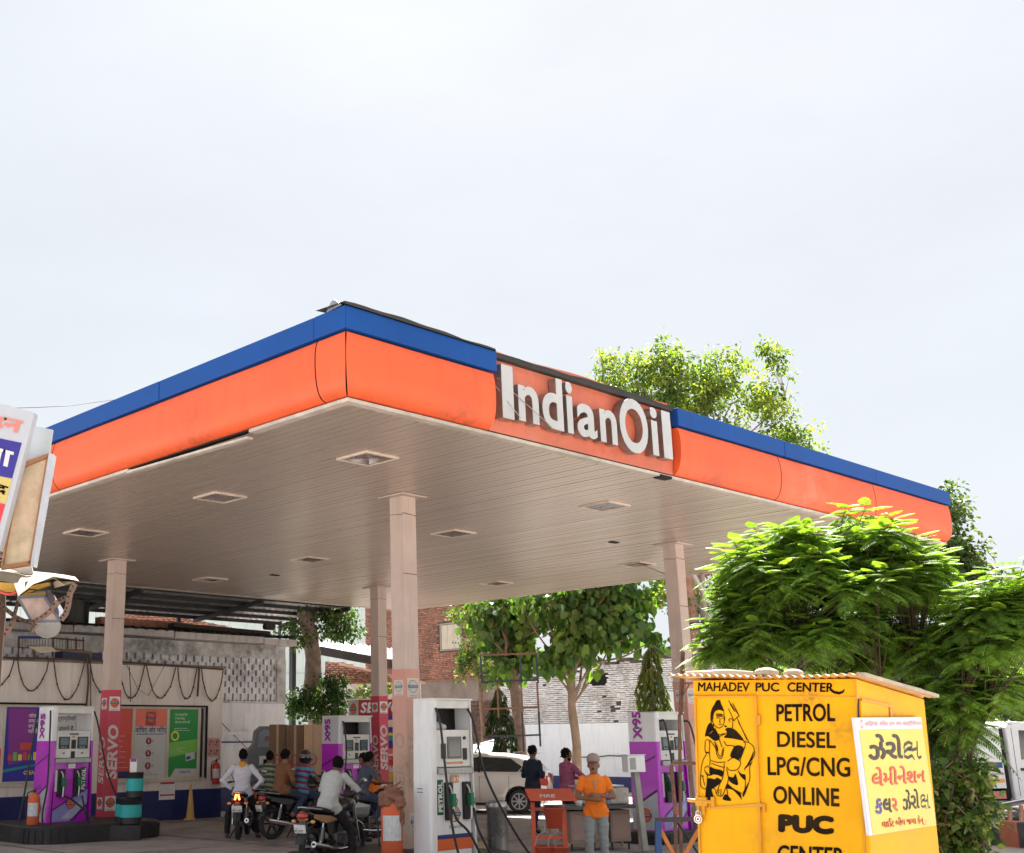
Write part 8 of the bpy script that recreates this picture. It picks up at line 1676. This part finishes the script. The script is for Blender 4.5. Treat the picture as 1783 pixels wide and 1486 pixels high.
    if collar:
        mb = MB(); c_ = neck-up*.0; pts = [c_+fw*(.072*math.cos(a))+side*(.078*math.sin(a))-up*(.012*math.cos(a)) for a in [2*math.pi*i/14 for i in range(15)]]; mb.tube(pts, .017, 7)
        if trim == 'hood': mb.prism([(-.08,.02),(.08,.02),(.05,-.06),(0,-.085),(-.05,-.06)], c_-fw*.11, -side if (-side).cross(up).dot(-fw) > 0 else side, up, .012)
        mb.build('collar', collar, t)
    return t, b, dict(up=up, fw=fw, side=side, pel=pel, chest=chest, neck=neck, head=head, hd=hd, hu=hu, hs=hsid)
def stand_pose(h=1.70, lean=0., feet=((-.02,.11),(.02,-.11)), arms='hang', face=(1,0,0), twist=0., step=0., heel=0.):
    k = h/1.70; L = {}
    def P(x, y, z): return (x*k, y*k, z*k)
    L['pelvis'] = P(0,0,.93); L['hipL'] = P(0,.085,.90); L['hipR'] = P(0,-.085,.90); L['chest'] = P(lean*.6,0,1.24); L['neck'] = P(lean,0,1.43); L['head'] = P(lean*1.15+.02,0,1.565); L['face'] = face
    c, s = math.cos(twist), math.sin(twist)
    L['shL'] = P(lean*.9-s*.17,c*.17,1.365); L['shR'] = P(lean*.9+s*.17,-c*.17,1.365)
    (fx, fy), (gx, gy) = feet
    L['kneeL'] = P(fx*.6+.03+step*.4,fy*.95,.49); L['ankL'] = P(fx+step,fy,.075); L['toeL'] = P(fx+step+.15,fy+.025,.035)
    L['kneeR'] = P(gx*.6+.05-step*.2,gy*.95,.49); L['ankR'] = P(gx-step,gy,.075+heel); L['toeR'] = P(gx-step+.14,gy-.025,.035)
    A_ = dict(hang=dict(elL=(lean*.6,.24,1.10),wrL=(lean*.6+.05,.25,.86),handL=(lean*.6+.07,.25,.74),elR=(lean*.6,-.24,1.10),wrR=(lean*.6+.05,-.25,.86),handR=(lean*.6+.07,-.25,.74)),
        fold=dict(elL=(.06,.27,1.10),wrL=(.20,.02,1.13),handL=(.19,-.12,1.15),elR=(.07,-.27,1.09),wrR=(.23,-.03,1.07),handR=(.22,.12,1.06)),
        hips=dict(elL=(-.06,.40,1.10),wrL=(.0,.22,.93),handL=(.06,.14,.90),elR=(-.06,-.40,1.10),wrR=(.0,-.22,.93),handR=(.06,-.14,.90)),
        phone=dict(elL=(.02,.25,1.10),wrL=(.22,.12,1.16),handL=(.30,.05,1.20),elR=(.0,-.25,1.10),wrR=(.20,-.14,1.14),handR=(.29,-.06,1.19)),
        reach=dict(elL=(.20,.26,1.14),wrL=(.42,.20,1.10),handL=(.52,.17,1.09),elR=(.20,-.26,1.14),wrR=(.42,-.20,1.10),handR=(.52,-.17,1.09)))[arms]
    for q, v in A_.items(): L[q] = P(*v)
    return L
def ride_pose(lean=.22, hx=-.18, sz=.86, face=(1,0,0), grip=True, foot=None, headfwd=.04, hgt=1., bars=(.27,.36,1.06), drop=0.):
    L = {}; k = hgt
    L['pelvis'] = (hx,0,sz+.06); L['hipL'] = (hx+.03,.09,sz+.04); L['hipR'] = (hx+.03,-.09,sz+.04); L['chest'] = (hx+lean*.55,0,sz+.36*k); L['neck'] = (hx+lean,0,sz+.54*k); L['head'] = (hx+lean+headfwd,0,sz+.665*k-drop); L['face'] = face
    L['shL'] = (hx+lean*.92,.17,sz+.48*k); L['shR'] = (hx+lean*.92,-.17,sz+.48*k)
    if grip:
        gx, gy, gz = bars
        L['elL'] = (hx+lean*.9+.14,.34,sz+.26*k); L['elR'] = (hx+lean*.9+.14,-.34,sz+.26*k); L['wrL'] = (gx-.07,gy,gz+.03); L['wrR'] = (gx-.07,-gy,gz+.03); L['handL'] = (gx+.03,gy,gz+.02); L['handR'] = (gx+.03,-gy,gz+.02)
    else:
        L['elL'] = (hx+lean*.7+.05,.27,sz+.22); L['elR'] = (hx+lean*.7+.05,-.27,sz+.22); L['wrL'] = (hx+lean+.15,.16,sz+.10); L['wrR'] = (hx+lean+.15,-.16,sz+.10); L['handL'] = (hx+lean+.24,.12,sz+.07); L['handR'] = (hx+lean+.24,-.12,sz+.07)
    L['kneeL'] = (hx+.42,.22,sz-.12); L['kneeR'] = (hx+.42,-.22,sz-.12)
    fl, fr = foot or ('peg', 'peg')
    for s_, f_, sg in (('L', fl, 1), ('R', fr, -1)):
        if f_ == 'peg': L['ank'+s_] = (hx+.16,sg*.20,sz-.44); L['toe'+s_] = (hx+.31,sg*.21,sz-.48)
        else: L['knee'+s_] = (hx+.30,sg*.25,sz-.36); L['ank'+s_] = (hx+.20,sg*.33,.08); L['toe'+s_] = (hx+.34,sg*.36,.04)
    return L
CW_ = cloth('white_grey', (.46,.47,.46)); CSW = cloth('sweat_white', (.60,.60,.66)); CBLK = cloth('black', (.012,.012,.016)); CJN = cloth('denim', (.030,.042,.085)); CNV = cloth('dark_navy', (.012,.018,.040)); CPNK = cloth('plum_pink', (.33,.085,.17)); CORG = cloth('bright_orange', (.86,.20,.012), var=.04); CGRY = cloth('grey_jeans', (.27,.30,.32)); CBRN = cloth('brown', (.20,.085,.035)); CSLT = cloth('slate', (.065,.075,.115)); CSTR = cloth('sky_blue', (.06,.30,.50)); CMRN = cloth('maroon', (.25,.03,.07)); SHOE = M('shoe_black', (.014,.013,.013), .5, var=.2)
# men standing on the right
po = GP(1037, 17.9); od = -98
t9, b9, f9 = person('man in bright orange polo shirt and grey jeans standing with folded arms', tuple(po), od, stand_pose(1.63, arms='fold', feet=((.0,.10),(.04,-.13)), face=(1,-.12,.02)), CORG, CGRY, SHOE, sleeve='short', tuck=False, cap=M('cap_beige',(.27,.21,.19),.85,bump=.3), hair=False, hs=1.07)
mb = MB(); pl_ = M('placket_grey', (.30,.27,.25), .8); fwv, upv, sdv = f9['fw'], f9['up'], f9['side']; ck = f9['neck']
mb.tube([ck+fwv*.085-upv*.05, ck+fwv*.138-upv*.12, ck+fwv*.148-upv*.20], [.012,.014,.013], 6); 
for s_ in (-1, 1): mb.add([ck+fwv*.09-upv*.045, ck+fwv*.05+sdv*s_*.075-upv*.0, ck+fwv*.07+sdv*s_*.10-upv*.045, ck+fwv*.125+sdv*s_*.05-upv*.095], [(0,1,2,3)])
mb.build('collar', pl_, t9)
pd_ = GP(929, 25.3); person('man in dark navy shirt and trousers walking while looking at his phone', tuple(pd_), 42, stand_pose(1.74, lean=.02, arms='phone', face=(1,-.15,-.45), feet=((.0,.09),(-.02,-.09)), step=.13, heel=.05), CNV, cloth('navy_trousers', (.014,.018,.045)), SHOE, skin=SKIND, tuck=False)
pk_ = GP(990, 24.6); person('bearded man in plum pink long sleeved shirt standing beside the white car', tuple(pk_), 28, stand_pose(1.68, lean=.0, arms='reach', face=(.8,-.5,-.1)), CPNK, CNV, SHOE, tuck=False, beard=True, build=1.04)
# riders
def rot_face(f): return f
t4, b4, f4 = person('rider in pale grey white shirt leaning over the nearest motorcycle', tuple(bF), bF_deg, ride_pose(lean=.24, hx=-.16, face=(.75,.25,-.55), headfwd=.07, foot=('peg','down'), drop=.03), CW_, CBLK, SHOE, skin=SKIND, tuck=False)
t1, b1q, f1 = person('man in white sweatshirt with yellow collar astride the lit motorcycle, hands on hips', tuple(b1_+Vector((0,-.25,0))), 88, stand_pose(1.72, arms='hips', feet=((.05,.30),(.05,-.30)), face=(1,.1,-.2)), CSW, CBLK, SHOE, skin=SKIND, tuck=False, collar=cloth('mustard', (.62,.30,.03)), trim='hood')
person('helmeted rider in blue and maroon striped shirt in front of the brown shirted pillion', tuple(b2_), 38, ride_pose(lean=.10, hx=.02, face=(1,-.1,-.15), grip=True, foot=('peg','peg')), CSTR, CJN, SHOE, skin=SKIND, sleeve='short', tuck=False, helmet=M('helmet_black',(.012,.012,.014),.15,coat=1.), stripes=CMRN)
person('pillion passenger in brown shirt and jeans behind the helmeted rider', tuple(b2_), 38, ride_pose(lean=.08, hx=-.44, sz=.90, face=(1,-.2,-.45), grip=False, foot=('peg','peg')), CBRN, CJN, SHOE, skin=SKIN, tuck=False)
person('rider in slate grey shirt and jeans sitting on the motorcycle by the far pump', tuple(b4_), 22, ride_pose(lean=.16, hx=-.20, face=(1,-.1,-.3), grip=True, foot=('down','peg')), CSLT, CJN, SHOE, skin=SKIND, sleeve='short', tuck=False)
person('person in dark patterned shirt on the half hidden motorcycle by the grey pump', tuple(b5_), 70, ride_pose(lean=.10, hx=-.16, face=(1,.3,-.1), grip=True), cloth('pattern_dark',(.05,.07,.05)), CBLK, SHOE, skin=SKIND, sleeve='short', tuck=False, stripes=cloth('pattern_pale',(.25,.27,.18)))
pa = GP(655, 24.6); person('attendant in orange shirt bending behind the slate shirted rider', tuple(pa), 200, stand_pose(1.62, lean=.22, arms='reach', face=(1,0,-.5)), CORG, CNV, SHOE, skin=SKIND, sleeve='short', tuck=False)
